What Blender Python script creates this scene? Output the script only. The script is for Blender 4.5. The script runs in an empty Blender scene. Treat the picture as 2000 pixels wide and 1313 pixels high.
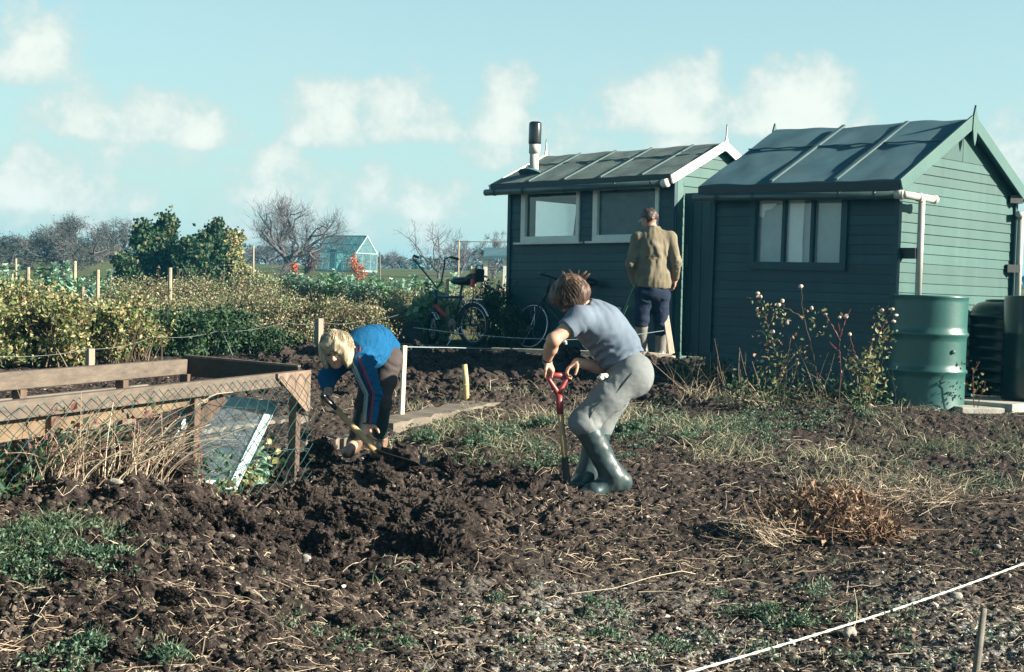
import bpy, math, random
import numpy as np
from mathutils import Vector, Matrix

random.seed(5)
R_ = np.random.default_rng(11)
SC = bpy.context.scene
COL = SC.collection
PI = math.pi

# ------------------------------------------------------------------ camera
EYE = np.array([0.0, 0.0, 1.25])
FPX, CX, CY = 2900.0, 1000.0, 656.5
PITCH, ROLL = math.radians(1.87), math.radians(1.9)
FW = np.array([0, math.cos(PITCH), -math.sin(PITCH)])
UP0 = np.array([0, math.sin(PITCH), math.cos(PITCH)])
RT0 = np.array([1.0, 0, 0])
RT = RT0 * math.cos(ROLL) + UP0 * math.sin(ROLL)
UP = -RT0 * math.sin(ROLL) + UP0 * math.cos(ROLL)

def ray(px, py):
    return FW + RT * ((px - CX) / FPX) + UP * ((CY - py) / FPX)

def W(px, py, Y):
    "world point seen at photo pixel (px, py) standing Y metres away"
    d = ray(px, py)
    return EYE + d * (Y / d[1])

def project(p):
    v = np.asarray(p, float) - EYE
    z = v @ FW
    return CX + FPX * (v @ RT) / z, CY - FPX * (v @ UP) / z

cam_d = bpy.data.cameras.new('camera')
cam = bpy.data.objects.new('camera', cam_d)
COL.objects.link(cam)
cam_d.sensor_width = 36.0
cam_d.lens = FPX / 2000.0 * 36.0
cam_d.clip_start, cam_d.clip_end = 0.1, 6000
M = Matrix.Identity(4)
for i in range(3):
    M[i][0], M[i][1], M[i][2], M[i][3] = RT[i], UP[i], -FW[i], EYE[i]
cam.matrix_world = M
SC.camera = cam

# ------------------------------------------------------------------ noise
def _h(ix, iy, iz, s):
    n = (ix * 374761393 + iy * 668265263 + iz * 1274126177 + s * 974634777) & 0xFFFFFFFF
    n = ((n ^ (n >> 13)) * 1274126177) & 0xFFFFFFFF
    n = (n ^ (n >> 16)) & 0xFFFFFF
    return n.astype(np.float64) / 0x7FFFFF - 1.0

def noise2(x, y, s=0):
    x = np.asarray(x, float); y = np.asarray(y, float)
    ix = np.floor(x).astype(np.int64); iy = np.floor(y).astype(np.int64)
    fx = x - ix; fy = y - iy
    u = fx * fx * (3 - 2 * fx); v = fy * fy * (3 - 2 * fy)
    z = np.zeros_like(ix)
    a = _h(ix, iy, z, s); b = _h(ix + 1, iy, z, s); c = _h(ix, iy + 1, z, s); d = _h(ix + 1, iy + 1, z, s)
    return (a * (1 - u) + b * u) * (1 - v) + (c * (1 - u) + d * u) * v

def noise3(P, s=0):
    i = np.floor(P).astype(np.int64); f = P - i
    w = f * f * (3 - 2 * f)
    r = 0
    for dx in (0, 1):
        for dy in (0, 1):
            for dz in (0, 1):
                k = (w[:, 0] if dx else 1 - w[:, 0]) * (w[:, 1] if dy else 1 - w[:, 1]) * (w[:, 2] if dz else 1 - w[:, 2])
                r = r + k * _h(i[:, 0] + dx, i[:, 1] + dy, i[:, 2] + dz, s)
    return r

def fbm2(x, y, f, o=4, s=0, g=0.5):
    a, t = 1.0, 0.0
    for k in range(o):
        t = t + a * noise2(x * f + 17.3 * k, y * f - 9.1 * k, s + k)
        f *= 2.03; a *= g
    return t

def sstep(a, b, x):
    t = np.clip((x - a) / (b - a), 0, 1)
    return t * t * (3 - 2 * t)

# ------------------------------------------------------------------ scene helpers
def put(o, parent=None):
    COL.objects.link(o)
    if parent is not None:
        o.parent = parent
    return o

def tag(o, label=None, cat=None, group=None, kind=None):
    if label: o['label'] = label
    if cat: o['category'] = cat
    if group: o['group'] = group
    if kind: o['kind'] = kind
    return o

def thing(name, loc, label, cat, group=None, rz=0.0):
    o = bpy.data.objects.new(name, None)
    o.empty_display_size = 0.2
    o.location = [float(c) for c in loc]; o.rotation_euler = (0, 0, rz)
    put(o)
    return tag(o, label, cat, group)

def copy_tree(o, parent=None):
    c = o.copy(); put(c, parent)
    for ch in list(o.children):
        copy_tree(ch, c)
    return c

def rotz(a):
    c, s = math.cos(a), math.sin(a)
    return np.array([[c, -s, 0], [s, c, 0], [0, 0, 1.0]])

def rotax(axis, a):
    return np.array(Matrix.Rotation(a, 3, Vector([float(x) for x in axis])))

def nrm(v):
    v = np.asarray(v, float)
    return v / (np.linalg.norm(v) + 1e-12)

class MB:
    "collects polygons in world coordinates, then links them as one mesh object"
    def __init__(self):
        self.V, self.F, self.I, self.n = [], [], [], 0
    def add(self, V, F, mi=0):
        V = np.asarray(V, float).reshape(-1, 3)
        self.V.append(V)
        if isinstance(F, np.ndarray):
            self.F.append((F + self.n).astype(np.int64))
            self.I.append(np.full(len(F), mi, np.int32))
        else:
            by = {}
            for f in F:
                by.setdefault(len(f), []).append(f)
            for k, fs in by.items():
                self.F.append(np.array(fs, np.int64) + self.n)
                self.I.append(np.full(len(fs), mi, np.int32))
        self.n += len(V)
        return self
    def box(self, c, size, rot=None, mi=0):
        s = np.array(size, float) / 2
        V = np.array([[x, y, z] for z in (-1, 1) for y in (-1, 1) for x in (-1, 1)], float) * s
        if rot is not None: V = V @ np.asarray(rot).T
        F = [(0, 2, 3, 1), (4, 5, 7, 6), (0, 1, 5, 4), (2, 6, 7, 3), (0, 4, 6, 2), (1, 3, 7, 5)]
        return self.add(V + np.asarray(c, float), F, mi)
    def beam(self, a, b, w, t, side=None, mi=0, taper=1.0):
        "box from a to b; w across (along side), t in the third direction"
        a = np.asarray(a, float); b = np.asarray(b, float)
        d = nrm(b - a)
        s = np.array([0, 0, 1.0]) if side is None else np.asarray(side, float)
        s = s - d * (s @ d)
        if np.linalg.norm(s) < 1e-6: s = np.array([1.0, 0, 0]) - d * d[0]
        s = nrm(s); u = np.cross(d, s)
        V = []
        for p, k in ((a, 1.0), (b, taper)):
            for i, j in ((-1, -1), (1, -1), (1, 1), (-1, 1)):
                V.append(p + s * i * w / 2 * k + u * j * t / 2 * k)
        F = [(0, 3, 2, 1), (4, 5, 6, 7), (0, 1, 5, 4), (1, 2, 6, 5), (2, 3, 7, 6), (3, 0, 4, 7)]
        return self.add(V, F, mi)
    def tube(self, pts, rad, n=8, cap=True, mi=0, closed=False):
        pts = np.asarray(pts, float); m = len(pts)
        rad = np.broadcast_to(np.asarray(rad, float), (m,))
        T = np.roll(pts, -1, 0) - np.roll(pts, 1, 0) if closed else np.gradient(pts, axis=0)
        T = T / (np.linalg.norm(T, axis=1, keepdims=True) + 1e-12)
        ref = np.array([0, 0, 1.0]) if abs(T[0][2]) < .9 else np.array([1.0, 0, 0])
        N = nrm(np.cross(T[0], ref)); V = []
        th = np.arange(n) * 2 * PI / n
        for i in range(m):
            N = nrm(N - T[i] * (N @ T[i])); B = np.cross(T[i], N)
            V.append(pts[i] + rad[i] * (np.cos(th)[:, None] * N + np.sin(th)[:, None] * B))
        V = np.concatenate(V)
        F = []
        mm = m if closed else m - 1
        for i in range(mm):
            a, b = i * n, ((i + 1) % m) * n
            for k in range(n):
                l = (k + 1) % n
                F.append((a + k, a + l, b + l, b + k))
        if cap and not closed:
            F.append(tuple(range(n - 1, -1, -1))); F.append(tuple(range((m - 1) * n, m * n)))
        return self.add(V, F, mi)
    def lathe(self, c, prof, n=32, rot=None, mi=0, cap=True):
        "prof: list of (r, z)"
        th = np.arange(n) * 2 * PI / n
        V = np.concatenate([np.stack([r * np.cos(th), r * np.sin(th), np.full(n, z)], 1) for r, z in prof])
        if rot is not None: V = V @ np.asarray(rot).T
        F = []
        for i in range(len(prof) - 1):
            for k in range(n):
                l = (k + 1) % n
                F.append((i * n + k, i * n + l, (i + 1) * n + l, (i + 1) * n + k))
        if cap:
            F.append(tuple(range(n - 1, -1, -1))); F.append(tuple(range((len(prof) - 1) * n, len(prof) * n)))
        return self.add(V + np.asarray(c, float), F, mi)
    def prism(self, poly, off, mi=0):
        "planar polygon (N x 3) extruded by the vector off"
        P = np.asarray(poly, float); n = len(P)
        V = np.concatenate([P, P + np.asarray(off, float)])
        F = [tuple(range(n - 1, -1, -1)), tuple(range(n, 2 * n))]
        F += [(i, (i + 1) % n, n + (i + 1) % n, n + i) for i in range(n)]
        return self.add(V, F, mi)
    def build(self, name, mat, parent=None, smooth=False, loc=None, bevel=0):
        V = np.concatenate(self.V) if self.V else np.zeros((0, 3))
        o0 = np.zeros(3)
        if parent is not None:
            q = parent
            while q is not None:
                o0 = o0 + np.array(q.location); q = q.parent
        elif loc is not None:
            o0 = np.asarray(loc, float)
        V = V - o0
        me = bpy.data.meshes.new(name)
        me.vertices.add(len(V)); me.vertices.foreach_set('co', V.ravel().astype(np.float32))
        tot = np.concatenate([np.full(len(f), f.shape[1], np.int32) for f in self.F])
        idx = np.concatenate([f.ravel() for f in self.F]).astype(np.int32)
        st = np.concatenate([[0], np.cumsum(tot)[:-1]]).astype(np.int32)
        me.loops.add(len(idx)); me.loops.foreach_set('vertex_index', idx)
        me.polygons.add(len(tot))
        me.polygons.foreach_set('loop_start', st); me.polygons.foreach_set('loop_total', tot)
        me.polygons.foreach_set('material_index', np.concatenate(self.I).astype(np.int32))
        me.polygons.foreach_set('use_smooth', np.full(len(tot), bool(smooth)))
        me.update(calc_edges=True); me.validate()
        for m in (mat if isinstance(mat, (list, tuple)) else [mat]):
            me.materials.append(m)
        o = bpy.data.objects.new(name, me)
        if parent is None and loc is not None: o.location = [float(c) for c in loc]
        put(o, parent)
        if bevel:
            b = o.modifiers.new('bevel', 'BEVEL'); b.width = bevel; b.segments = 2; b.limit_method = 'ANGLE'
        return o

# ------------------------------------------------------------------ materials
def _mat(name):
    m = bpy.data.materials.new(name); m.use_nodes = True
    nt = m.node_tree; b = nt.nodes['Principled BSDF']
    return m, nt, b

def N(nt, typ, **kw):
    n = nt.nodes.new(typ)
    for k, v in kw.items():
        if k in n.inputs.keys() if hasattr(n.inputs, 'keys') else False:
            n.inputs[k].default_value = v
        else:
            setattr(n, k, v)
    return n

def ramp(nt, fac, stops, interp='LINEAR'):
    r = nt.nodes.new('ShaderNodeValToRGB'); r.color_ramp.interpolation = interp
    e = r.color_ramp.elements
    while len(e) < len(stops): e.new(0.5)
    for k, (p, c) in enumerate(stops):
        e[k].position = p
        e[k].color = (*c, 1) if not isinstance(c, (int, float)) else (c, c, c, 1)
    nt.links.new(fac, r.inputs[0])
    return r.outputs[0]

def coords(nt, world=False):
    if world:
        return nt.nodes.new('ShaderNodeNewGeometry').outputs['Position']
    return nt.nodes.new('ShaderNodeTexCoord').outputs['Object']

def tex_noise(nt, co, scale, detail=5, rough=.6, stretch=None, dist=0):
    if stretch:
        mp = nt.nodes.new('ShaderNodeMapping'); mp.inputs['Scale'].default_value = stretch
        nt.links.new(co, mp.inputs[0]); co = mp.outputs[0]
    t = nt.nodes.new('ShaderNodeTexNoise')
    t.inputs['Scale'].default_value = scale; t.inputs['Detail'].default_value = detail
    t.inputs['Roughness'].default_value = rough; t.inputs['Distortion'].default_value = dist
    nt.links.new(co, t.inputs['Vector'])
    return t.outputs['Fac']

def add_bump(nt, b, h, strength=.3, dist=.01):
    bp = nt.nodes.new('ShaderNodeBump'); bp.inputs['Strength'].default_value = strength
    bp.inputs['Distance'].default_value = dist
    nt.links.new(h, bp.inputs['Height']); nt.links.new(bp.outputs[0], b.inputs['Normal'])

def mixc(nt, fac, a, b, blend='MIX'):
    m = nt.nodes.new('ShaderNodeMix'); m.data_type = 'RGBA'; m.blend_type = blend
    for sock, v in ((m.inputs[0], fac), (m.inputs[6], a), (m.inputs[7], b)):
        if hasattr(v, 'is_linked') or isinstance(v, bpy.types.NodeSocket): nt.links.new(v, sock)
        elif isinstance(v, (int, float)): sock.default_value = v
        else: sock.default_value = (*v, 1)
    return m.outputs[2]

def surf(name, c0, c1=None, scale=8, rough=.7, bump=.2, bscale=None, detail=6, stretch=None, metal=0, bdist=.01,
         dirt=None, dscale=3, dlo=.5, dhi=.7, coat=0, spec=None, dstretch=None, vary=0):
    "generic mottled surface: two tones by noise, optional dirt patches, optional bump"
    m, nt, b = _mat(name)
    co = coords(nt)
    c1 = c1 or tuple(min(1, x * 1.35) for x in c0)
    n = tex_noise(nt, co, scale, detail, .62, stretch)
    col = ramp(nt, n, [(.32, c0), (.68, c1)])
    if dirt:
        d = tex_noise(nt, co, dscale, 7, .7, dstretch)
        f = ramp(nt, d, [(dlo, 0.0), (dhi, 1.0)])
        col = mixc(nt, f, col, dirt)
    if vary:            # every board a slightly different tone
        g = nt.nodes.new('ShaderNodeNewGeometry')
        col = mixc(nt, 1.0, col, ramp(nt, g.outputs['Random Per Island'], [(0, 1 - vary), (1, 1.0)]), 'MULTIPLY')
    nt.links.new(col, b.inputs['Base Color'])
    b.inputs['Roughness'].default_value = rough; b.inputs['Metallic'].default_value = metal
    if spec is not None: b.inputs['Specular IOR Level'].default_value = spec
    if coat: b.inputs['Coat Weight'].default_value = coat
    if bump:
        h = tex_noise(nt, co, bscale or scale * 5, 5, .65, stretch)
        add_bump(nt, b, h, bump, bdist)
    return m

def island(name, cols, rough=.65, trans=.0, spec=.3, bump=0, bscale=60):
    "each separate leaf, stem or lump picks its own colour from the list"
    m, nt, b = _mat(name)
    g = nt.nodes.new('ShaderNodeNewGeometry')
    k = len(cols)
    col = ramp(nt, g.outputs['Random Per Island'], [((i + .0) / k, c) for i, c in enumerate(cols)], 'CONSTANT' if k > 3 else 'LINEAR')
    nt.links.new(col, b.inputs['Base Color'])
    b.inputs['Roughness'].default_value = rough
    b.inputs['Specular IOR Level'].default_value = spec
    if trans:
        t = nt.nodes.new('ShaderNodeBsdfTranslucent'); nt.links.new(col, t.inputs[0])
        mx = nt.nodes.new('ShaderNodeMixShader'); mx.inputs[0].default_value = trans
        nt.links.new(b.outputs[0], mx.inputs[1]); nt.links.new(t.outputs[0], mx.inputs[2])
        nt.links.new(mx.outputs[0], nt.nodes['Material Output'].inputs[0])
    if bump:
        h = tex_noise(nt, coords(nt), bscale, 5, .65)
        add_bump(nt, b, h, bump, .01)
    return m

# ------------------------------------------------------------------ implicit surfaces (bodies, clothes)
def smin(a, b, k):
    h = np.clip(.5 + .5 * (b - a) / k, 0, 1)
    return b * (1 - h) + a * h - k * h * (1 - h)

def cone(P, a, b, ra, rb):
    "tapered capsule"
    a = np.asarray(a, float); b = np.asarray(b, float)
    ab = b - a; L2 = ab @ ab + 1e-12
    t = np.clip(((P - a) @ ab) / L2, 0, 1)
    return np.linalg.norm(P - a - t[:, None] * ab, axis=1) - (ra + (rb - ra) * t)

def flatcone(P, a, b, ra, rb, side, flat):
    "tapered capsule squashed along the direction side"
    a = np.asarray(a, float); b = np.asarray(b, float); s = nrm(side)
    ab = b - a; L2 = ab @ ab + 1e-12
    t = np.clip(((P - a) @ ab) / L2, 0, 1)
    q = P - a - t[:, None] * ab
    qs = q @ s
    q = q + np.outer(qs * (1 / flat - 1), s)
    return (np.linalg.norm(q, axis=1) - (ra + (rb - ra) * t)) * min(1, flat) ** .5

def ell(P, c, r, M3=None):
    q = P - np.asarray(c, float)
    if M3 is not None: q = q @ M3          # columns of M3 = local axes
    r = np.asarray(r, float)
    k = np.linalg.norm(q / r, axis=1)
    k2 = np.linalg.norm(q / (r * r), axis=1) + 1e-9
    return k * (k - 1) / k2

def surfnets(f, lo, hi, h):
    lo = np.asarray(lo, float); hi = np.asarray(hi, float)
    n = np.ceil((hi - lo) / h).astype(int) + 1
    ax = [lo[i] + h * np.arange(n[i]) for i in range(3)]
    P = np.stack(np.meshgrid(*ax, indexing='ij'), -1).reshape(-1, 3)
    D = np.concatenate([f(c) for c in np.array_split(P, max(1, len(P) // 400000))]).reshape(n)
    del P
    s = D < 0
    sl = [slice(None, -1), slice(1, None)]
    cor = [(i, j, k) for i in (0, 1) for j in (0, 1) for k in (0, 1)]
    cnt = sum(s[sl[i], sl[j], sl[k]].astype(np.int8) for i, j, k in cor)
    act = (cnt > 0) & (cnt < 8)
    ids = np.argwhere(act)
    acc = np.zeros((len(ids), 3)); w = np.zeros(len(ids))
    for c0 in cor:
        for a in range(3):
            if c0[a]: continue
            c1 = list(c0); c1[a] = 1
            d0 = D[ids[:, 0] + c0[0], ids[:, 1] + c0[1], ids[:, 2] + c0[2]]
            d1 = D[ids[:, 0] + c1[0], ids[:, 1] + c1[1], ids[:, 2] + c1[2]]
            x = (d0 < 0) != (d1 < 0)
            t = np.where(x, d0 / np.where(x, d0 - d1, 1), 0)
            p = np.tile(np.array(c0, float), (len(ids), 1)); p[:, a] += t
            acc += p * x[:, None]; w += x
    V = lo + h * (ids + acc / w[:, None])
    idx = -np.ones(act.shape, np.int64); idx[act] = np.arange(len(ids))
    F = []
    for a in range(3):
        b, c = (a + 1) % 3, (a + 2) % 3
        s0 = [slice(1, -1)] * 3; s1 = [slice(1, -1)] * 3
        s0[a] = slice(0, -1); s1[a] = slice(1, None)
        A = s[tuple(s0)]; B = s[tuple(s1)]
        for flip in (False, True):
            e = np.argwhere((A & ~B) if not flip else (~A & B))
            if not len(e): continue
            e = e.copy(); e[:, b] += 1; e[:, c] += 1
            q = []
            for db, dc in ((1, 1), (0, 1), (0, 0), (1, 0)):
                g = e.copy(); g[:, b] -= db; g[:, c] -= dc
                q.append(idx[g[:, 0], g[:, 1], g[:, 2]])
            q = np.stack(q, 1)
            if flip: q = q[:, ::-1]
            F.append(q[(q >= 0).all(1)])
    return V, np.concatenate(F)

def sdf_obj(name, f, lo, hi, h, mat, parent):
    V, F = surfnets(f, lo, hi, h)
    return MB().add(V, F).build(name, mat, parent, smooth=True)
# ------------------------------------------------------------------ light, sky
SUN_AZ = math.radians(14)        # sun stands to the right, a little towards the camera
SUN_EL = math.radians(23.5)
SUN = np.array([math.cos(SUN_AZ) * math.cos(SUN_EL), -math.sin(SUN_AZ) * math.cos(SUN_EL), math.sin(SUN_EL)])
sd = bpy.data.lights.new('sun', 'SUN'); sun = bpy.data.objects.new('sun', sd); put(sun)
sd.energy = 5.0; sd.angle = math.radians(.55); sd.color = (1.0, .90, .74)
sun.rotation_euler = Vector([float(c) for c in -SUN]).to_track_quat('-Z', 'Y').to_euler()
sun.location = (20, -5, 20)

wd = bpy.data.worlds.new('World'); SC.world = wd; wd.use_nodes = True
nt = wd.node_tree; bg = nt.nodes['Background']
sky = nt.nodes.new('ShaderNodeTexSky'); sky.sky_type = 'NISHITA'; sky.sun_disc = False
sky.sun_elevation = SUN_EL
sky.sun_rotation = math.atan2(SUN[0], SUN[1])
sky.air_density = 1.0; sky.dust_density = .6; sky.ozone_density = 2.0
L = nt.links.new
def mth(op, a, b=None, c=None, clamp=False):
    n = nt.nodes.new('ShaderNodeMath'); n.operation = op; n.use_clamp = clamp
    for k, v in enumerate((a, b, c)):
        if v is None: continue
        if isinstance(v, (int, float)): n.inputs[k].default_value = v
        else: L(v, n.inputs[k])
    return n.outputs[0]
tc = nt.nodes.new('ShaderNodeTexCoord')
sep = nt.nodes.new('ShaderNodeSeparateXYZ'); L(tc.outputs['Generated'], sep.inputs[0])
az = mth('ARCTAN2', sep.outputs[0], sep.outputs[1])
el = mth('ARCSINE', sep.outputs[2])
nz = nt.nodes.new('ShaderNodeTexNoise'); nz.inputs['Scale'].default_value = 26; nz.inputs['Detail'].default_value = 9
nz.inputs['Roughness'].default_value = .62
L(tc.outputs['Generated'], nz.inputs['Vector'])
nz2 = nt.nodes.new('ShaderNodeTexNoise'); nz2.inputs['Scale'].default_value = 5.5; nz2.inputs['Detail'].default_value = 8
nz2.inputs['Roughness'].default_value = .6
mp = nt.nodes.new('ShaderNodeMapping'); mp.inputs['Scale'].default_value = (1, 1, 2.6)
L(tc.outputs['Generated'], mp.inputs[0]); L(mp.outputs[0], nz2.inputs['Vector'])
nv = mth('SUBTRACT', nz.outputs['Fac'], .5)
# cumulus banks: (photo x, photo y of the flat base, half width, height, weight)
BANKS = [(60, 128, 110, 95, .7), (285, 262, 175, 85, .9), (635, 262, 85, 95, 1.0), (795, 256, 105, 90, 1.0),
         (985, 262, 78, 100, 1.0), (965, 318, 70, 60, .8), (1290, 236, 170, 98, 1.05), (1535, 240, 140, 108, 1.15),
         (1330, 300, 120, 60, .6), (150, 395, 190, 85, .95), (545, 392, 100, 90, .85), (820, 410, 110, 85, .7), (1965, 340, 85, 110, .9),
         (20, 372, 60, 60, .8), (240, 330, 120, 60, .6), (1180, 330, 130, 60, .4),
         (700, 470, 300, 80, .45), (250, 440, 260, 70, .4)]
tot = None
for (bx, by, hw, hh, wt) in BANKS:
    d0 = nrm(ray(bx, by))
    a0, e0 = math.atan2(d0[0], d0[1]), math.asin(d0[2])
    ka, ke = FPX / (hw * 1.22), FPX / (hh * 1.2)
    # elevation above a base line that follows the tilt-free horizon
    da = mth('MULTIPLY', mth('SUBTRACT', az, a0), ka)
    de = mth('MULTIPLY', mth('SUBTRACT', el, e0), ke)
    # below the base fall off fast, above it slowly
    dd = mth('MAXIMUM', mth('MULTIPLY', de, .9), mth('MULTIPLY', de, -3.2))
    r2 = mth('ADD', mth('MULTIPLY', da, da), mth('MULTIPLY', dd, dd))
    g = mth('MULTIPLY', mth('SUBTRACT', 1.0, r2), wt)
    tot = g if tot is None else mth('MAXIMUM', tot, g)
tot = mth('MAXIMUM', tot, -1.2)
dens = mth('ADD', mth('MULTIPLY', tot, .55), mth('MULTIPLY', nv, 1.9))
# broken cloud elsewhere round the sky
far = mth('MULTIPLY', mth('SUBTRACT', nz2.outputs['Fac'], .64), 4.0)
far = mth('MULTIPLY', far, mth('GREATER_THAN', el, .30))
cl = nt.nodes.new('ShaderNodeMapRange'); cl.interpolation_type = 'SMOOTHSTEP'
cl.inputs['From Min'].default_value = -.12; cl.inputs['From Max'].default_value = .42
L(mth('MAXIMUM', dens, far), cl.inputs[0])
veil = mth('MULTIPLY', mth('ADD', mth('MULTIPLY', nz2.outputs['Fac'], .9), -.22, clamp=True), mth('MULTIPLY', mth('SUBTRACT', .45, el, clamp=True), 1.2))
tint = nt.nodes.new('ShaderNodeMix'); tint.data_type = 'RGBA'; tint.blend_type = 'MULTIPLY'; tint.inputs[0].default_value = 1
L(sky.outputs[0], tint.inputs[6]); tint.inputs[7].default_value = (.60, .93, .86, 1)
hz = nt.nodes.new('ShaderNodeMapRange'); hz.inputs['From Min'].default_value = -.02; hz.inputs['From Max'].default_value = .40
hz.inputs['To Min'].default_value = .9; hz.inputs['To Max'].default_value = .0
L(el, hz.inputs[0])
m1 = nt.nodes.new('ShaderNodeMix'); m1.data_type = 'RGBA'; zd = nt.nodes.new('ShaderNodeMapRange'); zd.inputs['From Min'].default_value = .22; zd.inputs['From Max'].default_value = .8
zd.inputs['To Min'].default_value = 1.0; zd.inputs['To Max'].default_value = .30; L(el, zd.inputs[0])
vs = nt.nodes.new('ShaderNodeVectorMath'); vs.operation = 'SCALE'; L(tint.outputs[2], vs.inputs[0]); L(zd.outputs[0], vs.inputs['Scale'])
L(hz.outputs[0], m1.inputs[0]); L(vs.outputs[0], m1.inputs[6])
m1.inputs[7].default_value = (3.0, 3.95, 3.8, 1)
m2 = nt.nodes.new('ShaderNodeMix'); m2.data_type = 'RGBA'; L(veil, m2.inputs[0]); L(m1.outputs[2], m2.inputs[6])
m2.inputs[7].default_value = (3.1, 3.9, 3.7, 1)
m3 = nt.nodes.new('ShaderNodeMix'); m3.data_type = 'RGBA'; L(mth('MULTIPLY', cl.outputs[0], .85), m3.inputs[0]); L(m2.outputs[2], m3.inputs[6])
shade = nt.nodes.new('ShaderNodeMapRange'); shade.interpolation_type = 'SMOOTHSTEP'
shade.inputs['From Min'].default_value = .05; shade.inputs['From Max'].default_value = .75; L(dens, shade.inputs[0])
mc = nt.nodes.new('ShaderNodeMix'); mc.data_type = 'RGBA'; L(shade.outputs[0], mc.inputs[0]); mc.inputs[6].default_value = (3.2, 3.75, 3.55, 1); mc.inputs[7].default_value = (4.9, 4.95, 4.5, 1)
L(mc.outputs[2], m3.inputs[7])
L(m3.outputs[2], bg.inputs['Color'])
bg.inputs['Strength'].default_value = .068

SC.view_settings.view_transform = 'Standard'; SC.view_settings.look = 'None'
SC.view_settings.exposure = 1.62; SC.view_settings.gamma = 1.0
SC.cycles.use_denoising = True
SC.cycles.max_bounces = 4; SC.cycles.diffuse_bounces = 2; SC.cycles.glossy_bounces = 2; SC.cycles.transparent_max_bounces = 16
SC.cycles.volume_bounces = 0

# ------------------------------------------------------------------ terrain
_gy = np.array([-50, 0, 4, 6, 7.5, 8.4, 9.5, 10.5, 11.5, 13, 20, 30, 40, 55, 75, 95, 130, 200, 400, 4000], float)
_gz = np.array([-.05, -.02, -.01, .02, .06, .10, .18, .31, .43, .48, .49, .54, .60, .88, 1.45, 2.05, 2.6, 2.9, 3.2, 4.0], float)
BUMPS = []      # (x, y, rx, ry, angle, height)
def Gb(x, y):
    "smooth ground height"
    x = np.asarray(x, float); y = np.asarray(y, float)
    yy = y + .0 * x
    z = np.interp(yy, _gy, _gz)
    for (bx, by, rx, ry, an, h) in BUMPS:
        c, s = math.cos(an), math.sin(an)
        u = ((x - bx) * c + (y - by) * s) / rx; v = (-(x - bx) * s + (y - by) * c) / ry
        z = z + h * np.exp(-(u * u + v * v))
    return z

def hit(px, py, f=None):
    "point of the smooth ground seen at a photo pixel"
    f = f or Gb
    d = ray(px, py); t = 2.0
    while t < 400:
        p = EYE + d * t
        if p[2] <= float(f(p[0], p[1])): break
        t += .05
    lo, hi = t - .05, t
    for _ in range(20):
        t = (lo + hi) / 2; p = EYE + d * t
        if p[2] <= float(f(p[0], p[1])): hi = t
        else: lo = t
    return EYE + d * hi
# ------------------------------------------------------------------ ground sheet
def bump_at(px, py, rx, ry, an, h):
    p = hit(px, py); BUMPS.append((p[0], p[1], rx, ry, an, h)); return p
# heap of spoil along the near side of the cold frame, sloping to the camera
BUMPS += [(-1.62, 6.25, .62, .50, .3, .37), (-2.3, 5.3, .7, .7, .2, .34), (-1.35, 5.3, .60, .75, .2, .22), (-.7, 6.75, .45, .4, .2, .11), (-1.0, 7.2, .42, .42, .3, .12),
          (-.75, 7.9, .30, .22, 0, .13), (-.5, 9.35, .35, .15, 0, .04), (-1.12, 8.75, .20, .15, 0, .12), (-.45, 7.4, .35, .4, 0, .13), (-.1, 6.4, .35, .4, 0, .07)]
# trench running between the two boys
BUMPS += [(-.08, 8.88, .48, .15, -.08, -.26), (.1, 8.30, .5, .15, 0, .05)]
# bank on the right by the drums, a dip for the brush heap
BUMPS += [(-.78, 6.05, .22, .16, .2, -.16), (-1.1, 5.75, .5, .10, .5, -.07), (-.45, 6.0, .25, .2, 0, .07)]
BUMPS += [(2.6, 10.7, .9, .25, 0, .05), (3.4, 11.0, .8, .25, 0, .03)]

def rough_mask(x, y):
    "how lumpy the dug soil is, 0..1"
    dug = np.exp(-(((x + .35) / .8) ** 2 + ((y - 8.0) / 1.0) ** 2))
    heap = np.exp(-(((x + 1.4) / 1.0) ** 2 + ((y - 6.0) / 1.3) ** 2))
    plot = sstep(10.9, 11.6, y) * (1 - sstep(15.5, 16.5, y)) * sstep(-2.6, -1.9, x) * (1 - sstep(1.2, 1.9, x))
    return np.clip(.13 + .9 * dug + .7 * heap + .75 * plot, 0, 1.15)

def G(x, y):
    "ground with its clods and furrows"
    x = np.asarray(x, float); y = np.asarray(y, float)
    z = Gb(x, y)
    near = 1 - sstep(16, 26, y)
    m = rough_mask(x, y) * near
    a = fbm2(x, y, 1.1, 3, 3) * .035
    r = np.abs(noise2(x * 5.5 + .4 * noise2(x * 9, y * 9, 40), y * 5.5, 12))
    r2 = np.abs(noise2(x * 12.5, y * 12.5, 21)); r3 = noise2(x * 28, y * 28, 31); r4 = noise2(x * 61, y * 61, 37)
    z = z + near * a + m * (.075 * (.5 - r) + .05 * (.5 - r2) * (noise2(x * 2, y * 2, 4) * .4 + .8)) + near * (.012 + .014 * m) * r3 + near * .009 * (.5 + m) * r4
    return z

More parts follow.
